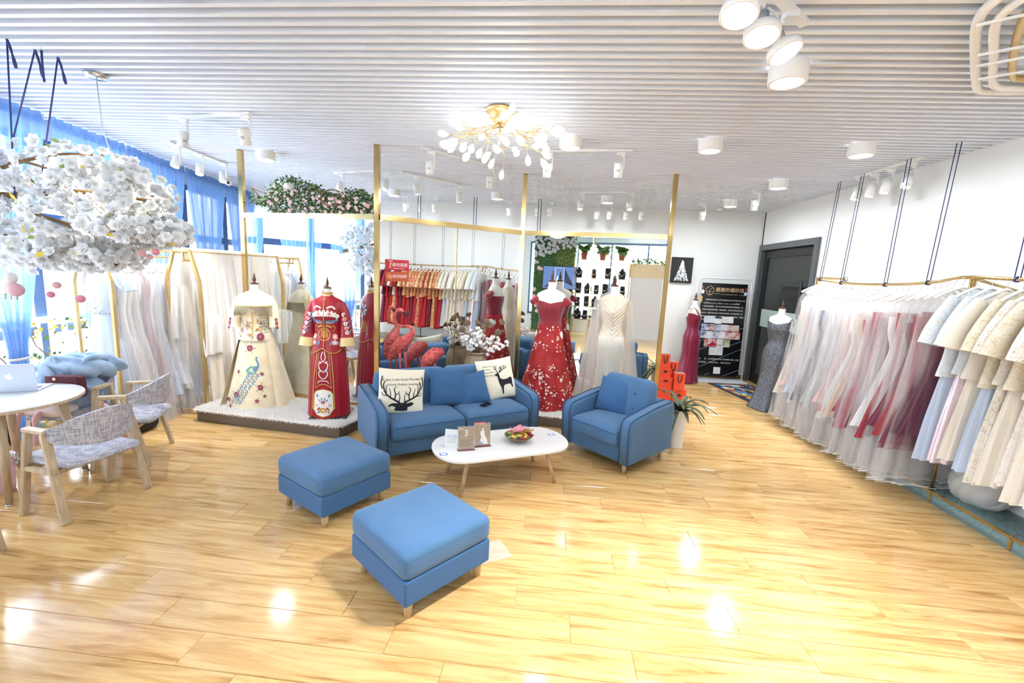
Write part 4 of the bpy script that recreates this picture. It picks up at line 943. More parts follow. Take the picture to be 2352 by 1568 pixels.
# 5 burgundy satin slip gown ----------------------------------------
BUR = mat('burgundy_satin', S(128, 26, 62), .28, bump=.25, bscale=14, sheen=.1)
t = thing('dressed_mannequin', 'mannequin in a burgundy satin slip gown by the back wall', 'mannequin', (2.62, 8.32, 0), math.radians(52)); stand(t, 1.665, base=False)
MB().lathe([(.001, 0), (.16, 0), (.16, .015), (.02, .025)], 28).build('base_plate', DUMMY, t)
gn = Loft([(.02, .3, .24, 0, .06), (.2, .23, .19, 0, .03), (.5, .185, .15), (.85, .19, .142), (1.02, .13, .102), (1.12, .148, .113), (1.21, .171, .131)], lambda th, z: 1 + .05 * math.sin(8 * th) * max(0, .75 - z))
s1 = MB(); gn.mesh(s1, 84, 36, .02, 1.2); s1.grid(lambda u, v: gn.p(-PI + 2 * PI * u, 1.2, 0).lerp(TORSO.p(-PI + 2 * PI * u, 1.2 + .09 * abs(math.sin(-PI + 2 * PI * u)) ** .7 * (1 if abs(PI - 2 * PI * u) < 2 else .3), .004), v), 60, 4, True)
gown = s1.build('gown', BUR, t)
for sgn in (-1, 1):
    MB().grid(lambda u, v: TORSO.p(sgn * (.2 + .5 * v - .12 * (1 - v) + .35 * (u - .5) * (1 - .75 * v)), 1.18 + .2 * v, .005), 6, 10).build('neckline_panel', BUR, gown)
    MB().tube([TORSO.p(sgn * (.7 + .15 * k), 1.37 + .02 * math.sin(k * .8), .004) for k in range(14)], .004, 5).build('strap', BUR, gown)
MB().tube([TORSO.p(-.5 + k * .1, 1.38 - .1 * math.cos((-.5 + k * .1) * 2.6), .004) for k in range(11)], .0015, 4).ball(TORSO.p(0, 1.275, .006), (.008, .005, .012), 8, 6).build('necklace', EMB[0], t)

# 6 grey glitter gown -----------------------------------------------
GLI = mat('grey_glitter', S(62, 65, 72), .35, .5, var=S(126, 131, 141), vscale=70, bump=.6, bscale=200)
t = thing('dressed_mannequin', 'mannequin in a dark grey glitter gown beside the door', 'mannequin', (3.42, 6.86, 0), math.radians(-52)); stand(t, 1.66)
gn = Loft([(.01, .3, .42, 0, .08), (.15, .25, .3, 0, .04), (.5, .19, .16), (.85, .185, .138), (1.02, .13, .102), (1.12, .148, .113), (1.22, .171, .132), (1.29, .176, .112)], lambda th, z: 1 + .06 * math.sin(7 * th) * max(0, .8 - z))
s1 = MB(); gn.mesh(s1, 84, 38, .01, 1.2); s1.grid(lambda u, v: TORSO.p(-1.2 + 2.4 * u, 1.19 + (.1 + .05 * abs(2 * u - 1)) * v, .005), 24, 6); gown = s1.build('gown', GLI, t)
for sgn in (-1, 1): MB().tube([TORSO.p(sgn * (1.0 + .12 * k), 1.33 + .05 * math.sin(k * .6), .004) for k in range(14)], .006, 5).build('strap', GLI, gown)

# ---------------------------------------------------------------- flamingos, jar, lotus pods, cotton
FPK = mat('flamingo_pink', S(184, 62, 64), .6, var=S(222, 112, 104), vscale=26, bump=.7, bscale=50); FDK = mat('flamingo_leg', S(206, 100, 104), .5)
def flamingo(label, loc, rz, path, rad, legs, beak, tailz, seed, sc_=1):
    t = thing('flamingo', label, 'statue', loc, rz, 'pink flamingo statues')
    ps = catmull(path, 6); rs = catmull([(r, 0, 0) for r in rad], 6)
    MB().tube(ps, [max(.004, r.x) for r in rs], 16).build('body', FPK, t)
    for a, b in legs:
        MB().tube(catmull([a, (Vector(a) + Vector(b)) / 2 + Vector((.01, .015, 0)), b], 4), [.02, .014, .011, .009, .013, .009, .008, .008, .008], 8).tube([b, Vector(b) + Vector((.05, -.02, .004 - 0))], [.008, .003], 6).tube([b, Vector(b) + Vector((.04, .03, .004))], [.008, .003], 6).build('leg', FDK, t)
    if beak: MB().tube(catmull(beak, 4), [.018, .018, .017, .016, .015, .013, .011, .008, .004], 10).build('beak', mat('beak_black', S(34, 28, 28), .4), t)
    q = random.Random(seed); m = MB(); c = Vector(path[2]); ax = (Vector(path[3]) - Vector(path[1])).normalized(); up = Vector((0, 0, 1)) - ax * ax.z; up.normalize(); sd = ax.cross(up)
    for k in range(150):
        th = q.uniform(-2.2, 2.2); s_ = q.uniform(-1, .75); i = min(len(ps) - 1, max(0, int((2 + s_ * 1.3) * 6))); p0 = ps[i]; r = max(.01, rs[i].x)
        n = up * math.cos(th) + sd * math.sin(th); b = p0 + n * r * 1.0; tip_ = b - ax * .038 + n * .006; w = (ax.cross(n)) * .011
        m.add([b, b - ax * .02 + w + n * .005, tip_, b - ax * .02 - w + n * .005], [(0, 1, 2), (0, 2, 3)])
    o = m.build('feathers', FPK, t); o['kind'] = 'stuff'
    return t
flamingo('upright pink flamingo statue with an S shaped neck', (-1.75, 4.98, .15), math.radians(-8), [(-.14, 0, .6), (-.1, 0, .69), (-.01, 0, .8), (.09, 0, .89), (.15, 0, .97), (.115, 0, 1.035), (.03, 0, 1.03), (-.055, 0, 1.05), (-.085, 0, 1.13), (-.06, 0, 1.2), (-.015, 0, 1.22), (.03, 0, 1.2)],
         [.012, .05, .086, .062, .028, .019, .017, .016, .016, .019, .027, .018], [((.0, -.03, .72), (-.01, -.03, 0)), ((.03, .035, .72), (.05, .035, 0))], [(.03, 0, 1.2), (.062, 0, 1.185), (.07, 0, 1.14)], .6, 1)
flamingo('pink flamingo statue bending its head to the ground', (-1.42, 5.14, .15), math.radians(35), [(.16, 0, .72), (.1, 0, .7), (.02, 0, .67), (-.06, 0, .6), (-.1, 0, .5), (-.12, 0, .38), (-.14, 0, .25), (-.18, 0, .15), (-.24, 0, .16), (-.26, 0, .1)],
         [.01, .05, .085, .075, .036, .021, .017, .016, .027, .018], [((.03, -.03, .58), (.03, -.03, 0)), ((.05, .035, .58), (.07, .035, 0))], [(-.26, 0, .1), (-.27, 0, .07), (-.25, 0, .04)], .6, 2)
t = thing('clay_jar', 'tall taupe clay jar holding cotton and lotus pods', 'jar', (-.93, 5.5, .15))
MB().lathe([(.1, 0), (.125, .02), (.15, .2), (.158, .42), (.15, .56), (.125, .63), (.112, .65), (.118, .665), (.126, .675), (.124, .69), (.11, .69), (.1, .66), (.12, .55), (.12, .3), (.0, .28)], 40, cap=False).build('pot', mat('taupe_clay', S(158, 138, 110), .55, var=S(140, 120, 94), vscale=12, bump=.15, bscale=40), t)
STEM = mat('dry_stem', S(120, 96, 70), .8); POD = mat('lotus_pod', S(112, 92, 74), .85); HOLE = mat('pod_hole', S(40, 30, 24), .9)
q = random.Random(21); J = Vector((-.93, 5.5, .78))
def lotus(i, tip_, tilt):
    t = thing('lotus_pod_stem', 'dried lotus pod on a bare stem, ' + ('leaning left', 'tallest of the left cluster', 'turned face on, upper right', 'low on the right', 'upright in the middle', 'bowed in front', 'far right with open face', 'small one behind', 'left of the jar centre', 'broad one at the top')[i] + ' of the jar', 'lotus pod', J, 0, 'lotus pods in the jar')
    p = Vector(tip_); MB().tube(catmull([(p.x * .12, p.y * .12, -.15), (p.x * .35, p.y * .35, p.z * .35), (p.x * .85, p.y * .85, p.z * .75), p], 4), .0045, 6).build('stem', STEM, t)
    d = Vector(tilt).normalized(); M = Matrix.Translation(p) @ d.to_track_quat('Z', 'Y').to_matrix().to_4x4()
    o = MB().lathe([(.004, -.0), (.012, .012), (.036, .04), (.044, .048), (.042, .052), (.0, .052)], 18, M=M, cap=False).build('pod', POD, t)
    h = MB()
    for k in range(14): r = .034 * math.sqrt((k + .5) / 14); a = k * 2.4; h.lathe([(.0055, .0525), (.0, .053)], 6, (r * math.cos(a), r * math.sin(a), 0), M=M, cap=False)
    o = h.build('holes', HOLE, o); o['kind'] = 'stuff'
for i, (tp, tl) in enumerate((((-.28, .02, .34), (-.3, -.1, 1)), ((-.2, .06, .44), (-.9, -.2, .6)), ((.13, -.05, .44), (.15, -1, .45)), ((.27, -.02, .32), (.2, -1, .3)), ((-.02, .04, .4), (.6, -.3, .9)), ((-.16, -.08, .33), (-.2, -.9, .5)), ((.29, .04, .43), (.5, -.6, .6)), ((.07, .08, .35), (.1, -.6, .9)), ((-.12, .0, .4), (0, -.9, .6)), ((.16, .03, .38), (.1, -.8, .7)))): lotus(i, tp, tl)
BOLL = mat('cotton_boll', S(246, 243, 238), .95)
bm_ = MB()
for d in ((.009, 0, .004), (-.009, 0, .004), (0, .009, .004), (0, -.009, .004), (0, 0, .011)): bm_.ball(d, .0145, 8, 6)
BM = bm_.me('boll'); BM.materials.append(BOLL)
for i in range(20):
    a = 2.4 * i; r = .06 + .24 * math.sqrt((i % 10) / 10) * (1 if math.cos(a) > -.3 else .8); h = .34 - r * .55 + q.uniform(-.05, .06)
    if i >= 17: r, h, a = .33 + .03 * (i - 17), .12 + .04 * (i - 17), -.25 + .2 * (i - 18)
    p = Vector((r * math.cos(a), r * math.sin(a) * .6, h))
    if (J + p - Vector((-2.04, 4.98, 0))).dot(Vector((.62, -.784, 0))) < .06: p = Vector((.5 * p.x, .3 * p.y - .05, h))
    t = thing('cotton_branch', 'dry branch with white cotton bolls in the clay jar', 'cotton branch', J, 0, 'cotton branches in the jar')
    path = catmull([(p.x * .15, p.y * .15, -.14), (p.x * .4, p.y * .4, h * .35), (p.x * .8, p.y * .8, h * .8), p], 5); MB().tube(path, .003, 5).build('stem', STEM, t)
    for k in range(7):
        b = path[min(len(path) - 1, 6 + int(k * 1.5))] + Vector((q.uniform(-.045, .045), q.uniform(-.035, .02), q.uniform(-.03, .04))) * (1 if k < 6 else 0); s_ = q.uniform(.85, 1.25)
        obj('boll', BM, t, b, (q.uniform(-1, 1), q.uniform(-1, 1), 0), (s_,) * 3)

# signs stuck on the middle mirror
n2 = Vector((.6204, -.7843, 0)); t2 = Vector((.7843, .6204, 0)); A2 = P[1]
def mirror_sign(label, s, z, w, h, m, txt, round_logo, small):
    t = thing('notice_sign', label, 'sign')
    c = A2 + t2 * s + n2 * .012 + Vector((0, 0, z)); f = lambda x, y, o=.003: c + t2 * x + n2 * o + Vector((0, 0, y))
    rp_ = []
    for sx, sy, a0 in ((1, 1, 0), (-1, 1, PI / 2), (-1, -1, PI), (1, -1, 1.5 * PI)):
        for k in range(4): a = a0 + k * PI / 6; rp_.append((sx * (w / 2 - .012) + .012 * math.cos(a), sy * (h / 2 - .012) + .012 * math.sin(a)))
    n = len(rp_); MB().add([f(x, y, 0) for x, y in rp_] + [f(x, y, .0025) for x, y in rp_], [tuple(range(n, 2 * n)), tuple(reversed(range(n)))] + [(i, (i + 1) % n, n + (i + 1) % n, n + i) for i in range(n)]).build('plate', m, t)
    e = MB(); lay(e, text_flat(txt, h * .38), lambda x, y: f(x + w * .1, y + .0))
    if small: lay(e, text_flat('禁止吸烟 NO SMOKING', h * .1), lambda x, y: f(x + w * .08, y - h * .32)); lay(e, text_flat('鹿鹿婚纱', h * .12), lambda x, y: f(x - w * .28, y + h * .36))
    e.build('lettering', LAMW, t)
    e = MB()
    if round_logo:
        lay(e, stroke_flat([(-w * .32 + .03 * math.cos(a), .03 * math.sin(a)) for a in [2 * PI * k / 24 for k in range(25)]], .006), f); lay(e, stroke_flat([(-w * .32 - .02, .02), (-w * .32 + .02, -.02)], .005), f); lay(e, poly_flat([(-w * .32 - .016, -.012), (-w * .32 + .016, -.012), (-w * .32 + .016, .01), (-w * .32 - .016, .01)]), f)
    else: lay(e, poly_flat([(-w * .33, -.04), (-w * .29, -.04), (-w * .25, .03), (-w * .31, .035)]), f)
    e.build('pictogram', mat('orange_ink', S(240, 170, 120), .6), t)
mirror_sign('red notice sign about smoking on the middle mirror', .235, 1.89, .285, .125, mat('sign_red', S(178, 38, 60), .5), '请勿吸烟', False, True)
mirror_sign('orange brown notice sign about photographs on the middle mirror', .235, 1.755, .285, .115, mat('sign_orange', S(178, 80, 48), .5), '请勿拍照', True, False)

# flower garland on top of the left mirror
LEAF = [mat('garland_leaf', S(58, 92, 56), .5, var=S(92, 124, 70), vscale=30), mat('garland_leaf_light', S(120, 146, 84), .5)]
t = thing('flower_garland', 'garland of green leaves and pale pink blossoms above the left mirror', 'garland')
u1 = (P[1] - P[0]).normalized(); q = random.Random(31); m = MB()
def gtop(s): return .1 + .27 * max(0, 1 - ((s - .5) / .42) ** 2) if False else (.2 + .24 * math.exp(-((s - .38) / .2) ** 2) + .07 * math.exp(-((s - .85) / .08) ** 2))
def gpt(s, z, y): return P[0] + u1 * (s * 1.9) + Vector((-u1.y, u1.x, 0)) * (y + .06) + Vector((0, 0, 2.46 + z))
for k in range(3600):
    s_ = q.uniform(.2, .97) if q.random() < .93 else q.uniform(.06, .22); z = q.uniform(0, gtop(s_)) if s_ > .2 else q.uniform(.1, .2); c = gpt(s_, z, q.uniform(-.1, .12))
    a = q.uniform(0, 6.28); el = q.uniform(-.8, .8); d = Vector((math.cos(a) * math.cos(el), math.sin(a) * math.cos(el), math.sin(el))); w = d.cross(Vector((q.uniform(-1, 1), q.uniform(-1, 1), q.uniform(-1, 1)))).normalized(); l = q.uniform(.025, .05)
    nn = d.cross(w); m.add([c, c + d * l * .5 + w * l * .32 + nn * .004, c + d * l, c + d * l * .5 - w * l * .32 + nn * .004], [(0, 1, 2), (0, 2, 3)], False, 0 if q.random() < .72 else 1)
o = m.build('leaves', LEAF, t); o['kind'] = 'stuff'
for k, pts in enumerate(([(.02, .12, 0), (.1, .2, 0), (.06, .3, -.02), (.16, .24, 0), (.3, .16, 0)], [(.08, .1, 0), (.2, .14, -.05), (.35, .2, 0), (.55, .3, 0)], [(.5, .28, 0), (.6, .24, -.05), (.75, .2, 0), (.8, .12, .03)])): MB().tube([gpt(s, z, y) for s, z, y in [tuple(v) for v in catmull(pts, 6)]], .007, 6).build('vine', STEM, t)
for k in range(2): MB().tube([gpt(.72 + .09 * math.cos(a) * (1 - .2 * k), .16 + .09 * math.sin(a), -.11 - .02 * k) for a in [2 * PI * i / 24 for i in range(24)]], .007, 6, closed=True).build('vine', STEM, t)
fb = MB()
for k in range(5): a = 2 * PI * k / 5; fb.ball((.016 * math.cos(a), .016 * math.sin(a), 0), (.014, .014, .006), 7, 4)
fb.ball((0, 0, .004), (.006, .006, .004), 6, 4)
FB = fb.me('blossom'); FB.materials.append(mat('blush_blossom', S(240, 206, 206), .8))
for k in range(75): s_ = q.uniform(.22, .97); obj('blossom', FB, t, gpt(s_, q.uniform(0, gtop(s_) * .75), q.uniform(-.14, -.07)), (PI / 2 + q.uniform(-.6, .6), q.uniform(-.6, .6), 0), (q.uniform(.5, .95),) * 3)
MB().lathe([(.05, 0), (.055, .06), (.0, .06)], 20, gpt(.41, .26, -.12)).build('lamp_head', LAMW, t)
# ---------------------------------------------------------------- curtains, railing, blossom branch, veil racks (left)
CURT = mat('blue_sheer', S(132, 172, 222), .8, alpha=.56, thin=.7); CURD = mat('blue_heading', S(128, 164, 208), .8, alpha=.7, thin=.5)
TIE = mat('white_cord', S(232, 230, 226), .9)
def curtain(label, y0, y1, yt, ztie=.85, low=True):
    t = thing('curtain', label, 'curtain', (0, 0, 0), 0, 'blue sheer curtains'); n = max(6, int((y1 - y0) / .1)); L_ = y1 - y0
    def pos(u, v):
        z = 3.19 - v * (3.19 - .04)
        k = (3.19 - z) / (3.19 - ztie); e = k ** 1.25 if k < 1 else 1
        sp_ = 1 - .84 * min(1, e) if k <= 1 else .16 + .22 * min(1, (k - 1) * 1.2)
        yc = (y0 + y1) / 2 * (1 - min(1, e)) + yt * min(1, e)
        y = yc + (u - .5) * L_ * sp_
        amp = .05 * (.6 + .4 * sp_) * (1 if v > .03 else .6)
        w = math.sin(2 * PI * n * u) * amp + .012 * math.sin(23 * u + 5 * v)
        return Vector((wl(y, .27) + w + .02, y, z))
    MB().grid(pos, n * 8, 30).build('drape', CURT, t)
    MB().grid(lambda u, v: pos(u, v * .035) + Vector((.006, 0, 0)), n * 8, 2).build('heading_tape', CURD, t)
    MB().tube([Vector((wl(yt, .29) + .075 * math.cos(a), yt + (L_ * .09) * math.sin(a), ztie + .01 * math.sin(a))) for a in [2 * PI * k / 20 for k in range(20)]], .012, 6, closed=True).build('tieback', TIE, t)
curtain('blue sheer curtain far behind at the left, unseen, added to dim the daylight', -1.6, -.35, -1.0)  # this and the next: unseen curtains added to hold daylight off the left floor
curtain('blue sheer curtain second behind at the left, unseen, added to dim the daylight', -.35, .9, .3)
curtain('blue sheer curtain reflected at the right edge of the left mirror', .9, 2.1, 1.5)
curtain('blue sheer curtain reflected behind the red jacket in the left mirror', 2.15, 3.25, 2.75)
curtain('blue sheer curtain tied back beside the round table', 3.25, 4.15, 3.62)
curtain('blue sheer curtain behind the blossom branch and white dresses', 4.2, 5.2, 4.55)
curtain('blue sheer curtain behind the far end of the dress rack', 5.2, 6.35, 5.75)
curtain('blue sheer curtain behind the white veils', 6.35, 7.45, 6.8)
curtain('blue sheer curtain in the far left corner', 7.45, 8.55, 8.0)
rl = thing('railing', 'white balustrade entwined with ivy in front of the window', 'railing')
ra, rb = Vector((wl(1.2, .11), 1.2, 0)), Vector((wl(3.3, .11), 3.3, 0)); rc = Vector((wl(5.6, .11), 5.6, 0)); Z = lambda z: Vector((0, 0, z))
for a, b in ((ra, rb), (rb, rc)):
    MB().bar(a + Z(1.15), b + Z(1.15), .06, .06).build('top_rail', WHITE, rl); MB().bar(a + Z(.12), b + Z(.12), .05, .05).build('bottom_rail', WHITE, rl)
    n = int((b - a).length / .15)
    for k in range(n): p = a.lerp(b, (k + .5) / n); MB().bar(p + Z(.14), p + Z(1.13), .035).build('baluster', WHITE, rl)
IVY = [mat('ivy_yellow', S(224, 206, 60), .6), mat('ivy_green', S(112, 150, 70), .6), mat('ivy_dark', S(60, 110, 80), .6)]
t = thing('ivy', 'yellow green ivy climbing the white balustrade', 'ivy'); q = random.Random(8); m = MB()
for k in range(420):
    y = q.uniform(2.2, 5.2); z = 1.1 * q.random() ** 1.3 + .08; c = Vector((wl(y, .11) + q.uniform(.02, .07), y, z)); l = q.uniform(.03, .055); a = q.uniform(0, 6.28)
    d, w = Vector((.3, math.cos(a), math.sin(a))).normalized() * l, Vector((.2, -math.sin(a), math.cos(a))).normalized() * l
    m.add([c, c + d * .5 + w * .6, c + d * .7 + w * .2, c + d, c + d * .7 - w * .2, c + d * .5 - w * .6], [(0, 1, 2, 3), (0, 3, 4, 5)], False, q.choice((0, 0, 1, 1, 2)))
o = m.build('leaves', IVY, t); o['kind'] = 'stuff'
for k in range(6): y = 2.5 + .5 * k; MB().tube([(wl(y, .15), y + .1 * math.sin(i * .9 + k), .1 + i * .1) for i in range(11)], .005, 5).build('vine', STEM, t)
t = thing('easel_painting', 'dark framed painting on an easel at the left edge', 'painting', (-4.9, 3.2, 0), math.radians(28)); t.scale = (.6, 1, 1)
M = TR(0, 0, .95, 0, -.15); DKW = mat('dark_frame', S(62, 34, 26), .4)
MB().box(-.28, .28, -.02, .02, 0, .04, M).box(-.28, .28, -.02, .02, .46, .5, M).box(-.28, -.24, -.02, .02, 0, .5, M).box(.24, .28, -.02, .02, 0, .5, M).build('frame', DKW, t)
MB().box(-.24, .24, -.008, .0, .04, .46, M).build('canvas', pattern('abstract_paint', [(0, S(150, 60, 56)), (.25, S(214, 200, 196)), (.5, S(70, 60, 66)), (.75, S(196, 110, 100))], 7, .5), t)
for sx in (-1, 1): MB().bar((sx * .25, -.06, 0), (sx * .08, .06, 1.5), .03).build('leg', DKW, t)
MB().bar((0, .4, 0), (0, .06, 1.45), .03).build('leg', DKW, t); MB().box(-.28, .28, -.06, .0, .92, .95).build('shelf', DKW, t)

# hanging branch of white blossom
BR = mat('branch_bark', S(128, 98, 62), .8)
bt = thing('blossom_branch', 'large hanging branch of white artificial cherry blossom', 'branch')
bpaths = [[(-5.0, 2.85, 2.1), (-4.4, 2.9, 2.2), (-3.9, 3.0, 2.26), (-3.4, 3.05, 2.3), (-2.95, 3.1, 2.25)], [(-4.4, 2.9, 2.2), (-4.0, 2.9, 2.4), (-3.6, 2.95, 2.53), (-3.25, 3.0, 2.55)], [(-4.2, 2.92, 2.22), (-3.8, 3.05, 2.1), (-3.3, 3.0, 2.0), (-2.85, 3.05, 2.02)], [(-4.5, 2.95, 2.16), (-4.1, 3.0, 1.95), (-3.6, 3.05, 1.85), (-3.3, 3.1, 1.8)], [(-4.0, 2.95, 2.35), (-3.7, 2.8, 2.45), (-3.4, 2.75, 2.4)]]
bp = [catmull(p, 8) for p in bpaths]
for k, p in enumerate(bp): MB().tube(p, [.03 * (1 - .8 * i / len(p)) + .004 for i in range(len(p))] if k == 0 else [.015 * (1 - .8 * i / len(p)) + .003 for i in range(len(p))], 8).build('branch', BR, bt)
bl = MB(); q = random.Random(17)
for ring, (n, el, l) in enumerate(((6, .25, .044), (5, .7, .038), (4, 1.15, .028))):
    for k in range(n):
        a = 2 * PI * k / n + ring * .5; d = Vector((math.cos(a) * math.cos(el), math.sin(a) * math.cos(el), math.sin(el))); s_ = Vector((-math.sin(a), math.cos(a), 0)); w = l * .5
        bl.add([Vector((0, 0, 0)), d * l * .6 - s_ * w, d * l + Vector((0, 0, .006)), d * l * .6 + s_ * w], [(0, 1, 2, 3)], True)
PET = mat('white_petal', S(249, 251, 253), .85, thin=.45)
BLM = bl.me('blossom'); BLM.materials.append(PET)
ell = [((-3.62, 3.0, 2.42), (.72, .42, .2)), ((-3.25, 3.05, 2.3), (.42, .35, .22)), ((-3.5, 3.0, 2.08), (.72, .42, .2)), ((-3.95, 3.0, 1.9), (.55, .42, .2)), ((-3.0, 3.05, 2.04), (.28, .3, .12)), ((-4.35, 2.9, 2.3), (.5, .4, .3)), ((-3.5, 3.05, 1.84), (.4, .3, .12))]
pts = []
while len(pts) < 1350:
    c, r = q.choice(ell); d = Vector((q.gauss(0, 1), q.gauss(0, 1), q.gauss(0, 1))).normalized() * q.uniform(.55, 1) ; pts.append((Vector(c) + Vector((d.x * r[0], d.y * r[1], d.z * r[2])), d))
pts.sort(key=lambda p: p[0].y - (0 if p[0].x > -4.25 else -9))
rest = MB()
for i, (p, d) in enumerate(pts):
    s_ = q.uniform(.75, 1.25); dd = (d + Vector((q.uniform(-.5, .5), -.55 + q.uniform(-.5, .5), q.uniform(-.5, .5)))).normalized(); R = dd.to_track_quat('Z', 'Y').to_matrix()
    if i < 300: obj('blossom', BLM, bt, p, R.to_euler(), (s_,) * 3)
    else: rest.add([p + R @ Vector(v) * s_ for v in bl.v], bl.f, True)
o = rest.build('blossoms', PET, bt); o['kind'] = 'stuff'
m = MB()
for k in range(150):
    p, d = q.choice(pts); a = q.uniform(0, 6.28); d = Vector((math.cos(a), -.5, math.sin(a))).normalized(); w = d.cross(Vector((0, 1, .3))).normalized(); l = q.uniform(.04, .07); c = p + Vector((0, -.03, 0))
    m.add([c, c + d * l * .5 + w * l * .25, c + d * l, c + d * l * .5 - w * l * .25], [(0, 1, 2), (0, 2, 3)], False, q.choice((0, 0, 1)))
o = m.build('leaves', [mat('lemon_leaf', S(222, 196, 66), .6), mat('lime_leaf', S(150, 170, 76), .6)], bt); o['kind'] = 'stuff'
CORD = mat('blue_cord', S(58, 70, 128), .8)
for lab, a, b in (('blue cord from the ceiling to the branch, leftmost at the edge', (-3.62, 2.78, 3.2), (-3.73, 2.8, 2.2)), ('slanting blue cord from the ceiling, second from the left edge', (-3.6, 2.92, 3.2), (-3.9, 2.95, 2.6)), ('blue cord from the ceiling knotted round the main branch', (-3.55, 3.02, 3.2), (-3.83, 3.03, 2.27))):
    t = thing('blue_rope', lab, 'cord', (0, 0, 0), 0, 'blue cords holding the branch')
    MB().tube([a, b], .0055, 6).build('rope', CORD, t); A = Vector(a); MB().tube(catmull([A, A + Vector((.02, 0, -.06)), A + Vector((.03, .01, -.17))], 4), [.008] * 5 + [.006, .01, .011, .008], 6).build('knot_tail', CORD, t)
t = thing('blue_rope', 'short loose blue cord end dangling from the ceiling', 'cord', (0, 0, 0), 0, 'blue cords holding the branch'); MB().tube(catmull([(-3.55, 2.92, 3.2), (-3.555, 2.92, 3.1), (-3.56, 2.925, 3.0)], 4), .007, 6).build('rope', CORD, t)
t = thing('pendant_lamp', 'pendant lamp with chrome ceiling rose hidden in the blossom branch', 'lamp', (-3.55, 3.28, 3.2))
MB().lathe([(.001, 0), (.075, 0), (.075, -.012), (.055, -.03), (.001, -.03)], 28).build('ceiling_rose', CHROME, t); MB().tube([(0, 0, -.03), (.12, -.1, -.4), (.27, -.18, -.68)], .004, 6).build('cable', LAMW, t)
MB().ball((.27, -.18, -.74), .055, 18, 12).build('bulb', mat('warm_bulb', S(255, 230, 180), .5, emit=14, ecol=(1, .85, .55, 1)), t)
l = bpy.data.lights.new('pendant_glow', 'POINT'); l.energy = 36; l.color = (1, .88, .66); l.shadow_soft_size = .06; lo = bpy.data.objects.new('pendant_glow', l); C.objects.link(lo); lo.location = (-3.28, 3.1, 2.38)
# felt pompons on threads
FELT = {'pink': mat('pink_felt', S(226, 178, 184), .95), 'white': mat('white_felt', S(244, 240, 238), .95), 'rose': mat('rose_felt', S(218, 140, 160), .95)}
for i, (x, y, z, r, k, lab) in enumerate(((-3.73, 3.0, 1.605, .026, 'pink', 'pink felt pompon, upper one of the pair by the window'), (-3.79, 3.0, 1.532, .025, 'rose', 'rose felt pompon, lower one of the pair by the window'), (-3.545, 3.0, 1.512, .03, 'rose', 'rose felt pompon in front of the grey blue dress'), (-3.2, 3.0, 1.83, .022, 'pink', 'pink felt pompon just under the blossom tip'), (-3.01, 3.0, 1.875, .028, 'pink', 'large pink felt pompon before the hanger rail'), (-2.9, 3.0, 1.885, .024, 'rose', 'rose felt pompon nearest the veils'), (-2.97, 3.02, 1.85, .022, 'pink', 'small pink felt pompon between two others at the rail'), (-3.43, 3.0, 1.83, .024, 'white', 'white felt pompon hanging beside the dress hangers'))):
    t = thing('pompon', lab, 'pompon', (x, y, z), 0, 'felt pompons on threads'); MB().ball((0, 0, 0), r, 14, 10).build('ball', FELT[k], t); MB().ball((-r * .5, -.003, 0), r * .75, 10, 8).build('pale_half', FELT['white'], t); MB().tube([(0, 0, r), (0, 0, max(.15, 1.95 - z))], .0012, 4).build('thread', TIE, t)
t = thing('felt_bird', 'fluffy pink and white felt birds hanging under the blossoms', 'ornament', (-4.1, 3.0, 1.57)); MB().ball((-.05, 0, 0), (.075, .05, .055), 14, 10).build('white_bird', FELT['white'], t); MB().ball((.045, -.02, -.015), (.055, .045, .05), 14, 10).build('pink_bird', FELT['pink'], t); MB().ball((.0, -.01, .07), (.04, .035, .045), 12, 8).build('head', FELT['white'], t); MB().tube([(0, 0, .08), (0, 0, .35)], .0012, 4).build('thread', TIE, t)
for x in (-.05, .0, .05): MB().tube([(x, -.02, -.05), (x + .01, -.03, -.09)], .005, 5).build('leg', OAK, t)
t = thing('pine_cone', 'brown pine cone ornament hanging before the white dresses', 'ornament', (-3.24, 3.0, 1.8)); m = MB().ball((0, 0, 0), (.02, .02, .026), 10, 8)
for k in range(36): a = k * 2.4; z = -.024 + .048 * k / 36; r = .022 * math.sqrt(max(0.05, 1 - (z / .03) ** 2)); m.ball((r * math.cos(a), r * math.sin(a), z), (.008, .008, .004), 5, 3)
m.build('scales', mat('cone_brown', S(96, 66, 46), .8), t); MB().tube([(0, 0, .02), (0, 0, .2)], .0012, 4).build('thread', TIE, t)
t = thing('star_ornament', 'small silver star ornament on the rack post', 'ornament', (-3.3, 3.0, 1.77)); MB().prism([((.03 if k % 2 == 0 else .013) * math.cos(PI / 5 * k + .3), (.03 if k % 2 == 0 else .013) * math.sin(PI / 5 * k + .3)) for k in range(10)], -.004, .004, TR(0, 0, 0, 0, PI / 2)).build('star', CHROME, t); MB().tube([(0, 0, .02), (0, 0, .25)], .0012, 4).build('thread', TIE, t)

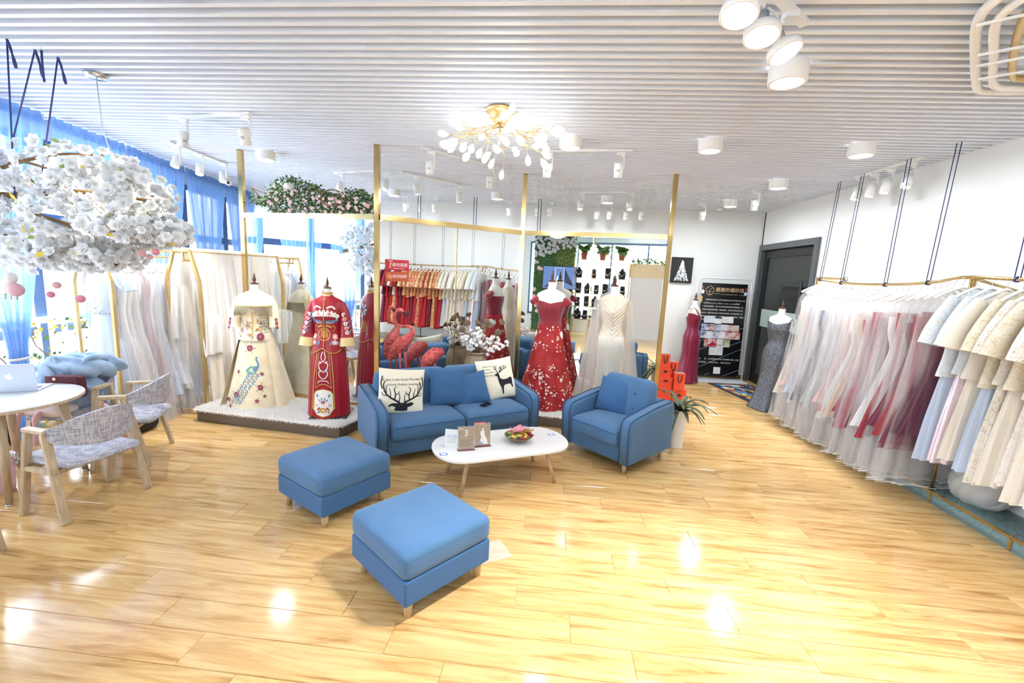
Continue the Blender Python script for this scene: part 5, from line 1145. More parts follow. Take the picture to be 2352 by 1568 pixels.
# ---------------------------------------------------------------- garments on hangers
HANG = mat('white_hanger', S(244, 242, 238), .5); HOOK = mat('hook_steel', S(214, 204, 184), .3, .8)
hm = MB().tube(catmull([(-.2, 0, -.165), (-.12, 0, -.12), (-.03, 0, -.078), (0, 0, -.07), (.03, 0, -.078), (.12, 0, -.12), (.2, 0, -.165)], 3), .013, 8)
HM = hm.me('hanger'); HM.materials.append(HANG)
hk = MB().tube([(0, 0, -.07), (0, 0, -.02), (.018, 0, -.005), (.02, 0, .01), (.008, 0, .022), (-.01, 0, .02), (-.016, 0, .008)], .0025, 5); HKM = hk.me('hook'); HKM.materials.append(HOOK)
def gloft(kind, seed):
    q = random.Random(seed); n = q.choice((7, 9, 11)); ph = q.uniform(0, 6)
    if kind == 'inner': return Loft([(-1.66 + q.uniform(0, .3), .34, .065), (-1.2, .27, .055), (-.66, .13, .035), (-.48, .17, .045), (-.33 + q.uniform(-.06, .1), .18, .045)], lambda th, z: 1 + .18 * math.sin(n * th + ph) * min(1, max(0, (-.6 - z))))
    if kind == 'cover': return Loft([(-1.86 + q.uniform(-.03, .06), .37, .085), (-1.4, .32, .07), (-.8, .26, .055), (-.4, .235, .05), (-.22, .215, .04), (-.15, .15, .028), (-.085, .03, .016)], lambda th, z: 1 + (.13 * math.sin(n * th + ph) + .1 * math.sin((n * 2 + 3) * th + 2 * ph + z)) * min(1, max(0, (-.2 - z) * .9)))
    if kind == 'skirt': return Loft([(-1.5 + q.uniform(-.12, .05), .25, .075), (-1.1, .2, .06), (-.72, .15, .045)], lambda th, z: 1 + .14 * math.sin(n * th + ph) * min(1, max(0, (-.7 - z) * 2)))
    if kind == 'jacket': return Loft([(-.82 + q.uniform(-.06, .06), .215, .06), (-.6, .175, .05), (-.38, .19, .055), (-.22, .19, .045), (-.16, .14, .035), (-.115, .055, .028), (-.085, .05, .026)])
    if kind == 'frock': return Loft([(-1.55 + q.uniform(-.2, .1), .33, .09), (-1.1, .24, .065), (-.6, .14, .042), (-.42, .17, .05), (-.28, .18, .05), (-.18, .15, .03), (-.13, .05, .018)], lambda th, z: 1 + .13 * math.sin(n * th + ph) * min(1, max(0, (-.6 - z))))
_ml = {}
def gmesh(kind, var):
    if (kind, var) not in _ml:
        lf = gloft(kind, var * 7 + len(kind)); m = MB(); lf.mesh(m, 56 if kind in ('cover', 'frock') else 40, 22); _ml[(kind, var)] = m
    return _ml[(kind, var)]
_me = {}
def gobj(kind, var, m, t, name):
    k = (kind, var, m.name)
    if k not in _me: _me[k] = gmesh(kind, var).me(name); _me[k].materials.append(m)
    return obj(name, _me[k], t)
def sleeve_mesh(m, rad=(.055, .085), ln=1.0, key='s'):
    k = (key, m.name)
    if k not in _me:
        b = MB()
        b.tube(catmull([(.17, 0, -.17), (.25, -.0, -.3), (.31, -.0, -.46 * ln), (.335, 0, -.58 * ln)], 4), [rad[0] + (rad[1] - rad[0]) * i / 12 for i in range(13)], 12, cap=False)
        b.v = [(x, y * .55, z) for x, y, z in b.v]; _me[k] = b.me('sleeve'); _me[k].materials.append(m)
    return _me[k]
TULLE = streaky('white_tulle', S(252, 251, 251), .05, .42)
TULLE2 = streaky('thin_white_tulle', S(252, 251, 251), .02, .24)
def gown_on_hanger(label, group, loc, rz, parts, cat='gown', name='hanging_gown', hang=True):
    t = thing(name, label, cat, loc, rz, group)
    obj('hook', HKM, t)
    obj('hanger', HM, t)
    for kind, var, m, nm in parts:
        if kind == 'sleeve':
            for s_ in (1, -1): obj('sleeve', sleeve_mesh(m, *var), t, None, None, (s_, 1, 1))
        else:
            g = gobj(kind, var, m, t, nm)
            if kind == 'cover' and nm == 'tulle_cover':
                k = ('hem', var)
                if k not in _me:
                    lf = gloft('cover', var * 7 + 5); z = lf.s[0][0]; _me[k] = MB().tube([lf.p(-PI + 2 * PI * i / 112, z, 0) for i in range(112)], .0028, 4, closed=True).me('hem_edge'); _me[k].materials.append(HANG)
                obj('hem_edge', _me[k], g)
    return t
def cloth(name, col, **k): return mat(name, col, k.pop('rough', .6), bump=.1, bscale=30, thin=.15, **k)
# left rack with pale evening dresses
def rack(label, x0, x1, y0, y1, hangz):
    t = thing('garment_rack', label, 'rack'); xm = (x0 + x1) / 2
    for y in (y0, y1):
        pts = [(x0, y, 0), (x0 - .0, y, 1.58), (xm - .1, y, 1.94), (xm + .1, y, 1.94), (x1 + .0, y, 1.58), (x1, y, 0)]
        for a, b in zip(pts, pts[1:]): MB().bar(a, b, .032, .032, up=(0, 1, 0)).build('frame_bar', GOLDP, t)
        MB().bar((x0, y, .04), (x1, y, .04), .03).build('foot_bar', GOLDP, t)
    for x in (xm - .1, xm + .1): MB().bar((x, y0, 1.925), (x, y1, 1.925), .028).build('top_bar', GOLDP, t)
    MB().tube([(xm, y0, hangz), (xm, y1, hangz)], .012, 8).build('hanging_rod', GOLDP, t)
    for y in (y0 + .02, y1 - .02): MB().bar((xm, y, hangz), (xm, y, 1.93), .02).build('rod_bracket', GOLDP, t)
    for x in (x0, x1): MB().bar((x, y0, .04), (x, y1, .04), .03).build('base_bar', GOLDP, t)
    return t
rack('brass garment rack crowded with pale dresses', -4.88, -4.46, 4.08, 5.22, 1.85)
cl = {'grey blue': cloth('grey_blue_tulle', S(212, 219, 231)), 'white': cloth('white_gauze', S(240, 240, 242)), 'silver grey': cloth('silver_gauze', S(222, 222, 227)), 'mauve': cloth('mauve_gauze', S(190, 162, 176)), 'pale lilac': cloth('lilac_gauze', S(220, 222, 236)), 'ivory': cloth('ivory_gauze', S(238, 232, 224)), 'powder blue': cloth('powder_gauze', S(202, 214, 234))}
order = ['grey blue', 'white', 'ivory', 'silver grey', 'mauve', 'white', 'powder blue', 'pale lilac', 'white', 'powder blue', 'silver grey', 'grey blue']
ordn = ['nearest the table', 'second from the table', 'third from the table', 'fourth from the table', 'fifth from the table', 'sixth from the table', 'seventh from the table', 'eighth from the table', 'ninth from the table', 'tenth from the table', 'eleventh from the table', 'farthest from the table']
for i, c in enumerate(order):
    t = gown_on_hanger('%s dress on the left rack, %s' % (c, ordn[i]), 'dresses on the left rack', (-4.67, 4.17 + i * .086, 1.84), .1 * math.sin(i * 2.1), [('frock', i % 5, cl[c], 'dress')] + ([('cover', i % 5, TULLE, 'tulle_overlay')] if i else [('sleeve', ((.05, .07), .6, 'w'), cl[c], '')]), 'dress', 'hanging_dress')
    if i == 0:
        e = MB(); lf = gloft('frock', 0); q = random.Random(4)
        for k in range(90): th = -1.3 + 2.6 * q.random(); z = -.6 + q.choice((0, 0, .05, .1, .15)) * q.random() * 1.2; e.ball(lf.p(th, z, .003), .005, 5, 3)
        o = e.build('bead_trim', mat('silver_bead', S(206, 196, 180), .25, .7), t); o['kind'] = 'stuff'
tag(bev(MB().soft(.5, .35, .24, .08, 8, c=(-4.45, 4.1, .12)).build('duffel_bag', mat('black_nylon', S(24, 25, 28), .7)), .01), 'black soft bag on the floor under the dress rack', 'bag')
# second rack draped with veils
rack('brass garment rack draped with white veils left of the mirror', -4.46, -4.05, 4.73, 6.2, 1.83)
VEIL = mat('veil_tulle', S(250, 249, 247), .8, alpha=.88, thin=.25); VEILC = mat('veil_ivory', S(250, 240, 226), .8, alpha=.92, thin=.25); LACE = mat('veil_lace', S(244, 240, 236), .8, alpha=.92, thin=.2, bump=.8, bscale=40)
def veil(label, y0, y1, m, zr, zl, seed, out=.0):
    q = random.Random(seed); a1, a2 = q.uniform(0, 6), q.uniform(0, 6)
    t = thing('veil', label, 'veil', (0, 0, 0), 0, 'white veils on the rack')
    path = [(-4.04 + out, zr), (-4.06 + out, .7), (-4.09, 1.3), (-4.13, 1.8), (-4.155, 1.95), (-4.25, 1.96), (-4.355, 1.95), (-4.39, 1.7), (-4.42, 1.2), (-4.43, zl)]
    pp = catmull([(x, z, 0) for x, z in path], 5); n = len(pp) - 1
    def fn(u, v):
        p = pp[int(round(v * n))]; d = min(1, abs(p.y - 1.95) * .9); sgn = 1 if v < .5 else -1
        w = (.02 * math.sin(2 * PI * 2.5 * u + a1) + .007 * math.sin(2 * PI * 6 * u + a2 + 2 * p.y)) * d
        y = (y0 + y1) / 2 + (u - .5) * (y1 - y0) * (1 + .25 * d) 
        return Vector((p.x + sgn * w, y, p.y + .002 + .01 * seed / 9))
    MB().grid(fn, 60, n).build('cloth', m, t)
veil('short puffed white tulle veil at the near end of the rack', 4.74, 4.98, VEIL, 1.2, .9, 1, .03)
veil('ivory peach veil hanging to the floor near the rack corner', 4.86, 5.12, VEILC, .08, .5, 2)
veil('long white veil with lace border in the middle of the rack', 5.1, 5.4, LACE, .1, .4, 3)
veil('plain white veil left of the brass mirror post', 5.38, 5.72, VEIL, .1, .4, 4)
veil('peach tinted veil behind the brass mirror post', 5.68, 5.95, VEILC, .1, .4, 5)
veil('white veil at the far end of the rack', 5.9, 6.2, VEIL, .1, .4, 6)
# ---------------------------------------------------------------- right wall: hanging rail and gowns
rail_pts = [(3.86, 6.3, 1.99), (3.6, 6.32, 1.99), (3.5, 6.22, 1.975), (3.5, 5.8, 1.935), (3.52, 5.4, 1.92), (3.53, 4.85, 1.93), (3.5, 4.4, 1.96), (3.46, 4.15, 1.995), (3.48, 3.95, 2.0), (3.54, 3.6, 1.985), (3.56, 3.0, 1.97), (3.54, 2.2, 1.97), (3.52, 1.0, 1.97)]
rc_ = catmull(rail_pts, 8)
def rail_at(y):
    ps = rc_[12:]
    for a, b in zip(ps, ps[1:]):
        if b.y <= y <= a.y: t = (a.y - y) / max(a.y - b.y, 1e-6); return a.lerp(b, t)
    return ps[-1]
rr_t = thing('clothes_rail', 'long wavy brass clothes rail along the right wall', 'rail')
MB().tube(rc_, .015, 10).build('rail', GOLD, rr_t)
MB().lathe([(.035, 0), (.035, .02), (.018, .03)], 20, M=TR(3.9, 6.3, 1.99, 0, 0, -PI / 2)).build('wall_flange', CHROME, rr_t); MB().lathe([(.035, 0), (.035, .02), (.018, .03)], 20, M=TR(3.9, 3.72, 1.99, 0, 0, -PI / 2)).build('wall_flange', CHROME, rr_t)
MB().tube([(3.9, 3.72, 1.99), (3.53, 3.72, 1.99)], .013, 8).build('wall_arm', GOLD, rr_t)
for y in (6.27, 4.02, 2.3): p = rail_at(y); MB().tube([(p.x + .02, y, .1), (p.x, y, p.z)], .014, 10).build('post', GOLD, rr_t)
MB().tube([(3.88, 4.05, 1.9), (3.52, 4.05, 1.99)], .012, 8).tube([(3.52, 4.05, 1.98), (3.52, 4.05, 1.5)], .012, 8).build('brace', GOLD, rr_t)
CORDN = mat('navy_cord', S(46, 58, 92), .8)
for i, (y, lab) in enumerate(((6.16, 'pair of dark cords holding the rail nearest the door'), (5.74, 'pair of dark cords holding the rail, second from the door'), (5.06, 'pair of dark cords holding the rail above the rose gowns'), (4.5, 'pair of dark cords holding the rail above the burgundy gowns'), (3.72, 'pair of blue cords holding the rail above the ivory jackets'), (2.9, 'pair of cords holding the rail beyond the right picture edge'), (2.1, 'pair of cords holding the rail above the red jackets'), (1.4, 'pair of cords at the end of the red jackets'))):
    t = thing('rail_cord', lab, 'cord', (0, 0, 0), 0, 'cords holding the clothes rail'); p = rail_at(y); m_ = CORD if y == 3.72 else CORDN
    for d in (-.025, .025): MB().tube([(3.55, y + d, 3.2), (p.x, y + d * .9, p.z)], .004, 5).build('cord', m_, t)
    MB().tube([(p.x + .02 * math.cos(a), y + .01 * math.sin(2 * a), p.z + .02 * math.sin(a)) for a in [2 * PI * k / 10 for k in range(10)]], .006, 5, closed=True).build('knot', m_, t)
cs = {'ivory': S(240, 230, 222), 'champagne': S(226, 208, 190), 'blush': S(232, 198, 196), 'pale blue': S(196, 206, 226), 'slate blue': S(112, 118, 148), 'silver grey': S(190, 192, 196), 'white': S(240, 240, 242), 'rose pink': S(206, 120, 132), 'dusty rose': S(180, 96, 112), 'plum': S(104, 48, 66), 'crimson': S(166, 34, 54), 'burgundy': S(122, 36, 62), 'wine': S(96, 40, 60), 'grey': S(150, 150, 158), 'mauve': S(160, 118, 136), 'raspberry': S(142, 34, 66)}
seq = ['ivory', 'champagne', 'blush', 'pale blue', 'ivory', 'slate blue', 'grey', 'silver grey', 'white', 'silver grey', 'blush', 'rose pink', 'white', 'champagne', 'crimson', 'mauve', 'dusty rose', 'plum', 'burgundy', 'white', 'crimson', 'grey', 'burgundy', 'crimson', 'raspberry', 'burgundy', 'wine']
nth = ['first', 'second', 'third', 'fourth', 'fifth', 'sixth', 'seventh', 'eighth', 'ninth', 'tenth', 'eleventh', 'twelfth', 'thirteenth', 'fourteenth', 'fifteenth', 'sixteenth', 'seventeenth', 'eighteenth', 'nineteenth', 'twentieth', 'twenty first', 'twenty second', 'twenty third', 'twenty fourth', 'twenty fifth', 'twenty sixth', 'last']
q = random.Random(77); y = 6.2
for i, c in enumerate(seq):
    p = rail_at(y); a = .12 * math.sin(i * 1.9) + .06
    gown_on_hanger('%s evening gown in white tulle, %s from the door' % (c, nth[i]), 'gowns in tulle covers on the right rail', (p.x, y, p.z - .015), a, [('inner', i % 4, cloth('gown_' + c.replace(' ', '_'), cs[c], rough=.45), 'gown'), ('cover', i % 5, TULLE2 if i in (14, 15, 17, 18, 20, 22, 23, 24, 25, 26) else TULLE, 'tulle_cover')])
    y -= .0815
# ivory and pale blue brocade sets
BLB = pattern('pale_blue_brocade', [(0, S(204, 216, 230)), (.45, S(220, 226, 232)), (.78, S(206, 184, 140)), (.88, S(232, 232, 230))], 75, .5, .3)
IVB = pattern('ivory_brocade', [(0, S(228, 222, 212)), (.5, S(218, 210, 196)), (.8, S(190, 166, 126)), (.9, S(206, 212, 218))], 65, .5, .3)
GOB = pattern('gold_organza', [(0, S(214, 202, 176)), (.5, S(222, 214, 196)), (.8, S(198, 180, 144))], 50, .4, .3)
IVO = cloth('ivory_organza', S(238, 230, 216)); LBL = cloth('light_blue_brocade', S(198, 212, 234)); PSQ = mat('pink_sequin', S(222, 200, 212), .3, .3, var=S(240, 226, 232), vscale=90)
FLW = pattern('ivory_flower_lace', [(0, S(234, 228, 222)), (.6, S(224, 216, 208)), (.85, S(212, 202, 194))], 30, .7, .6)
sets = [('pale blue brocade jacket with a pleated light blue skirt', BLB, LBL), ('pale blue jacket over a pink sequin skirt', BLB, PSQ), ('ivory organza jacket with flared sleeves and long ivory skirt', IVO, IVO), ('gold and grey brocade jacket over a light blue skirt', GOB, LBL), ('ivory jacket and skirt edged with dark gold embroidery', IVB, IVB), ('gold organza cape jacket over a cream skirt', GOB, IVO), ('ivory flower lace dress at the right picture edge', FLW, FLW)]
y = 3.97
for i, (lab, a, b) in enumerate(sets):
    p = rail_at(y)
    t = gown_on_hanger(lab + ' on the right rail', 'pale jackets on the right rail', (p.x, y, p.z - .015), .18 + .1 * math.sin(i * 2.3), [('skirt', i % 4, b, 'skirt'), ('jacket', i % 3, a, 'jacket'), ('sleeve', ((.06, .1), .95, 'p'), a, '')], 'dress set', 'hanging_dress_set'); y -= .1
REDB = pattern('red_gold_brocade', [(0, S(160, 28, 40)), (.4, S(186, 52, 40)), (.62, S(216, 176, 104)), (.85, S(226, 210, 180))], 55, .5, .3); GRB = pattern('gold_red_brocade', [(0, S(214, 178, 112)), (.5, S(226, 204, 156)), (.7, S(168, 40, 44)), (.9, S(120, 26, 40))], 50, .5, .3); REDC = cloth('plain_red', S(170, 24, 40)); MARC = cloth('plain_maroon', S(110, 26, 46)); CRB = IVB
y = 3.24
kinds = [('cream brocade jacket', CRB, IVO), ('cream and gold jacket', IVB, IVB), ('ivory brocade jacket', CRB, LBL), ('gold and red jacket', GRB, REDC), ('red and gold jacket', REDB, REDC), ('gold brocade jacket', GRB, GRB), ('red brocade jacket', REDB, MARC), ('red jacket', REDB, REDC), ('gold patterned jacket', GRB, REDC), ('red and gold brocade jacket', REDB, REDB), ('crimson set', REDB, REDC), ('gold red set', GRB, MARC), ('red flowered set', REDB, REDC), ('gold flowered set', GRB, REDC), ('maroon set', MARC, MARC), ('bright red set', REDC, REDC), ('cream gold set', IVB, GRB), ('dark red set', MARC, REDC), ('plain red gown', REDC, REDC), ('plum red gown', MARC, MARC)]
for i, (lab, a, b) in enumerate(kinds):
    p = rail_at(y); gown_on_hanger('%s reflected in the middle mirror, %s from the brass seam' % (lab, nth[i]), 'red and gold wedding jackets seen in the mirror', (p.x, y, p.z - .015), .1 * math.sin(i), [('skirt', i % 4, b, 'skirt'), ('jacket', i % 3, a, 'jacket'), ('sleeve', ((.06, .09), .95, 'p'), a, '')], 'dress set', 'hanging_dress_set'); y -= .103
# glass plinth with pebbles below the rail
t = thing('glass_plinth', 'low glass plinth filled with pebbles under the right rail', 'plinth')
MB().box(3.47, 3.48, 1.0, 6.3, .0, .1).build('front_glass', mat('tinted_glass', S(150, 186, 190), .04, alpha=.4), t); MB().box(3.48, 3.9, 1.0, 6.3, .09, .098).build('top_glass', mat('tinted_glass', S(150, 186, 190), .04, alpha=.4), t)
MB().box(3.48, 3.885, 1.0, 6.3, .001, .03).build('tray', mat('tray_brown', S(96, 88, 78), .6), t)
m = MB(); q = random.Random(12)
for k in range(1500):
    yy = q.uniform(2.9, 4.6); m.ball((q.uniform(3.5, 3.87), yy, .036), (q.uniform(.008, .016), q.uniform(.008, .016), .007), 5, 3)
o = m.build('pebbles', mat('glass_pebble', S(176, 206, 204), .2), t); o['kind'] = 'stuff'
MB().bar((3.475, 1.0, .105), (3.475, 6.3, .105), .02).build('edge_rail', GOLD, t)
for yy in (3.3, 4.0, 4.9, 5.8): MB().bar((3.475, yy, 0), (3.475, yy, .1), .02).build('edge_post', GOLD, t)
t = thing('cloth_bundle', 'white fabric bundle slumped on the glass plinth under the gowns', 'bundle', (3.7, 3.86, .1), .3)
CLW = cloth('white_cotton_cloth', S(226, 226, 220)); crumple(t, 'heap', CLW, (.03, 0, .13), (.12, .17, .14), 14, .5); crumple(t, 'hanging_end', CLW, (-.02, .05, .3), (.06, .08, .2), 15, .4)
MB().tube([(.06, .17 * math.sin(2 * PI * k / 20), .19 + .17 * math.cos(2 * PI * k / 20)) for k in range(20)], .014, 8, closed=True).build('hoop', CLW, t)

# ---------------------------------------------------------------- back right corner: banner, canvas, gift bags, plant, mat
t = thing('roll_up_banner', 'tall black printed banner in a white rounded stand by the door', 'banner', (3.22, 8.55, 0), math.radians(3))
BX = 3.22; M = TR(0, 0, 0, 0, -.035)
WMET = mat('white_metal', S(226, 230, 238), .35, .2)
fr = []
for sx, a0 in ((1, 0), (-1, PI / 2)):
    for k in range(7): a = a0 + PI / 2 * k / 6; fr.append((sx * .4 + .1 * math.cos(a), 0.02, 1.85 + .1 * math.sin(a)))
MB().tube([M @ Vector((.5, .02, .02))] + [M @ Vector(p) for p in fr] + [M @ Vector((-.5, .02, .02))], .014, 10).build('stand_frame', WMET, t)
bev(MB().box(-.52, .52, -.2, .16, 0, .03).build('foot_plate', WMET, t), .01)
sheet = MB().box(-.42, .42, -.003, .003, .1, 1.86, M).build('sheet', mat('black_vinyl', S(18, 19, 21), .22), t)
F = lambda x, z: M @ Vector((x, -.0045, z)); F2 = lambda x, z: M @ Vector((x, -.006, z))
GI = mat('gold_ink', S(226, 190, 150), .4, .2)
e = MB(); lay(e, text_flat('鹿鹿的婚纱店', .088), lambda x, y: F(x + .1, y + 1.735)); lay(e, text_flat("LULU'S WEDDING DRESS STORE", .02), lambda x, y: F(x + .1, y + 1.655)); lay(e, stroke_flat([(-.18, 1.668), (-.06, 1.66)], .004), F); lay(e, stroke_flat([(.27, 1.652), (.38, 1.65)], .004), F); e.build('title_lettering', GI, sheet)
e = MB()
for k in range(5):
    a0 = 2 * PI * k / 5 + .3; c = (-.27 + .045 * math.cos(a0), 1.72 + .045 * math.sin(a0)); lay(e, stroke_flat([(c[0] + .036 * math.cos(a0 + b), c[1] + .036 * math.sin(a0 + b)) for b in [-1.7 + 3.4 * i / 12 for i in range(13)]], .005), F)
lay(e, stroke_flat(spl([(-.25, 1.76), (-.27, 1.73), (-.285, 1.7), (-.31, 1.695), (-.28, 1.69), (-.24, 1.7)]), .005), F); lay(e, stroke_flat(spl([(-.31, 1.64), (-.27, 1.63), (-.23, 1.66)]), .005), F); e.build('flower_logo', GI, sheet)
WI = LAMW
lines = ['　　鹿鹿的婚纱店位于兰州市七里河区兰州中心写字楼11楼1117室', '一店内有Naeem Acne、Inbal Dror、Berta、verawang等国际', '一线奢侈品牌婚纱，致力于为每位新娘提供独特礼服和搭配，提', '供婚纱礼服定制租赁销售，婚礼策划等，我们不只是时尚的礼服，', '是承诺，更是多年来与私人定制的完美邂逅！每个新娘的美，都', '是精心一颗完美般的诞生，在最美的一天，穿最美的婚纱，在最美', '的您，婚纱情，我们不止是为您而做！']
e = MB()
for i, tx in enumerate(lines): lay(e, text_flat(tx, .029, 'LEFT', font_res=1), lambda x, y, i=i: F(x * .93 - .385, y + 1.545 - i * .062))
e.build('body_lettering', WI, sheet)
e = MB(); lay(e, text_flat('地　　址：兰州西站兰州中心写字楼11楼1117室', .036, 'LEFT', font_res=1), lambda x, y: F(x - .36, y + .42)); lay(e, text_flat('咨询电话：13789607912　18893725799', .036, 'LEFT', font_res=1), lambda x, y: F(x - .36, y + .355)); e.build('contact_lettering', WI, sheet)
e = MB()
for x0, z0, x1, z1 in ((-.42, .72, -.26, .81), (-.42, .56, -.08, .73), (.12, .66, .42, .79), (-.42, .22, .42, .64), (-.22, .1, -.13, .15), (.12, .1, .42, .235), (.32, 1.0, .42, 1.04)): lay(e, stroke_flat([(x0, z0), (x1, z1)], .005), F)
e.build('diagonal_lines', mat('ice_blue_ink', S(150, 190, 226), .5), sheet)
photo = [mat('photo_white', S(226, 230, 236), .4, var=S(196, 206, 220), vscale=14), mat('photo_pale', S(206, 208, 218), .4, var=S(236, 238, 240), vscale=10), mat('photo_red', S(222, 210, 206), .4, var=S(170, 40, 60), vscale=16), mat('photo_blue', S(216, 220, 228), .4, var=S(70, 90, 150), vscale=18), mat('photo_orange', S(206, 200, 196), .4, var=S(206, 140, 70), vscale=14), mat('photo_green', S(212, 212, 204), .4, var=S(120, 136, 60), vscale=14)]
cells = [(-.33, .99 + .12, .2, .13, 0), (-.13, 1.1, .13, .1, 1), (0, 1.1, .0, .0, 1), (.0, 1.12, .22, .12, 1), (-.37, .97, .15, .12, 3), (-.22, .97, .09, .12, 2), (-.13, .965, .13, .12, 3), (.0, .97, .12, .12, 0), (.12, .965, .08, .12, 2), (.2, .965, .14, .12, 4), (-.4, .82, .13, .14, 3), (-.27, .815, .13, .14, 0), (-.14, .815, .12, .14, 3), (-.02, .82, .12, .14, 1), (.1, .815, .12, .14, 2), (.22, .815, .15, .14, 2), (-.29, .66, .25, .15, 2), (-.04, .7, .1, .11, 1), (.06, .66, .14, .15, 5), (-.18, .5, .13, .15, 1), (-.05, .5, .13, .19, 0)]
for x, z, w, h, c in cells:
    if w: MB().add([F2(x, z), F2(x + w, z), F2(x + w, z + h), F2(x, z + h)], [(0, 1, 2, 3)]).build('photo_print', photo[c], sheet)
e = MB(); lay(e, poly_flat([(-.26, .675), (-.17, .72), (-.14, .75), (-.125, .77), (-.11, .75), (-.09, .72), (-.05, .675)]), lambda x, z: M @ Vector((x, -.007, z))); e.build('red_gown_photo', mat('photo_crimson', S(176, 26, 56), .4), sheet)
MB().add([F2(-.06, .14), F2(.07, .14), F2(.07, .27), F2(-.06, .27)], [(0, 1, 2, 3)]).build('white_square', LAMW, sheet)
for x in (-.4, .4):
    for z in (.115,): MB().ball(F2(x, z), .008, 8, 6).build('eyelet', CHROME, sheet)
for x, z, c, s_ in ((-.4, 1.79, 'red_thread', 1), (.39, 1.77, 'red_thread', 1)): MB().bar(F2(x, z + .02), F2(x, z - .06), .014, .006).build('charm_ribbon', EMB[7], sheet)
MB().soft(.05, .02, .07, .01, 5, c=F2(-.4, 1.69)).build('white_charm', LAMW, sheet); MB().soft(.05, .02, .06, .01, 5, c=F2(.39, 1.68)).build('blue_charm', mat('charm_blue', S(170, 200, 226), .5), sheet); MB().soft(.03, .02, .12, .01, 5, c=F2(-.41, 1.55)).build('yellow_charm', EMB[5], sheet)

t = thing('canvas_picture', 'small black canvas with a glittering white ball gown', 'picture', (2.47, 8.88, 2.075))
MB().box(-.2, .2, -.02, .02, -.245, .245).build('canvas', mat('black_canvas', S(40, 39, 42), .7, bump=.2, bscale=200), t)
e = MB(); q = random.Random(6)
for k in range(420):
    v = q.random() ** .7; w = .012 + .125 * v ** 1.3; x = q.uniform(-w, w); z = .19 - .39 * v; s_ = q.uniform(.004, .011)
    if q.random() < .25: x = w * q.choice((-1, -.5, 0, .5, 1)) * q.uniform(.9, 1)
    a = q.random() * 3; e.add([(x + s_ * math.cos(a + b), -.021 - .0015 * q.random(), z + s_ * 1.3 * math.sin(a + b)) for b in (0, 1.3, 2.6, 3.9, 5.1)], [(0, 4, 3, 2, 1)])
o = e.build('paint_dabs', mat('white_impasto', S(232, 238, 244), .5), t); o['kind'] = 'stuff'

# orange gift bags
ORG = mat('orange_card', S(226, 76, 44), .55); RIB = mat('black_ribbon', S(26, 22, 22), .5)
def gift(label, x, y, z, w, d, h, bag=True):
    t = thing('gift_bag' if bag else 'gift_box', label, 'bag' if bag else 'box', (x, y, z), .08, 'orange gift packaging')
    if bag:
        MB().box(-w / 2, w / 2, -d / 2, d / 2, 0, h - .001).build('body', ORG, t); MB().box(-w / 2 + .008, w / 2 - .008, -d / 2 + .008, d / 2 - .008, h - .001, h).build('mouth', mat('bag_inside', S(150, 140, 134), .7), t)
        MB().tube(catmull([(-w * .2, -d / 2 - .003, h - .02), (-w * .15, -d / 2 - .012, h - .1), (0, -d / 2 - .004, h - .14), (w * .15, -d / 2 - .012, h - .1), (w * .2, -d / 2 - .003, h - .02)], 4), .006, 6).build('ribbon_handle', RIB, t)
    else:
        MB().box(-w / 2, w / 2, -d / 2, d / 2, 0, h * .72).build('body', ORG, t); MB().box(-w / 2 - .004, w / 2 + .004, -d / 2 - .004, d / 2 + .004, h * .72, h).build('lid', ORG, t); MB().soft(.05, .02, .03, .01, 4, c=(0, -d / 2 - .008, h * .7)).build('ribbon_knot', RIB, t)
gift('orange box at the bottom left of the gift pile', 1.74, 6.62, 0, .2, .22, .14, False); gift('orange box at the bottom right of the gift pile', 1.96, 6.64, 0, .2, .22, .26, False)
gift('orange box stacked second from the floor on the left', 1.745, 6.62, .14, .2, .2, .14, False); gift('orange box in the middle of the left stack', 1.745, 6.62, .28, .19, .2, .16, False); gift('orange box under the topmost bag', 1.74, 6.66, .44, .17, .18, .12, False)
gift('front orange gift bag with a black ribbon handle', 1.94, 6.56, .26, .16, .12, .26); gift('middle orange gift bag behind the front one', 1.86, 6.7, .44, .15, .12, .2) if False else None
gift('orange gift box between the upper and front bags', 1.93, 6.7, .26, .16, .12, .18, False); gift('middle orange gift bag above the front one', 1.87, 6.7, .44, .15, .11, .22); gift('topmost orange gift bag of the pile', 1.73, 6.64, .56, .13, .11, .22)
# strap leaved plant in a tall white pot
t = thing('potted_plant', 'strap leaved plant in a tall fluted white pot behind the armchair', 'plant', (1.5, 4.9, 0))
m = MB(); m.grid(lambda u, v: Vector(((.068 + .035 * v ** 1.5) * (1 + .012 * math.sin(24 * 2 * PI * u + (6 if int(v * 20) % 2 else 0)) * (1 if .3 < v < .93 else 0)) * math.cos(2 * PI * u), (.068 + .035 * v ** 1.5) * (1 + .012 * math.sin(24 * 2 * PI * u) * (1 if .3 < v < .93 else 0)) * math.sin(2 * PI * u), .43 * v)), 96, 22, True)
m.lathe([(.104, .43), (.108, .437), (.104, .444), (.094, .44), (.088, .4), (0, .4)], 40, cap=False).lathe([(0, .001), (.068, .001)], 40, cap=False); m.build('pot', mat('white_ceramic', S(240, 238, 234), .3), t)
MB().lathe([(0, .403), (.088, .403)], 30, cap=False).build('soil', mat('soil', S(62, 48, 38), .9), t)
PLF = mat('dark_strap_leaf', S(62, 78, 52), .45, var=S(92, 104, 72), vscale=9)
q = random.Random(9)
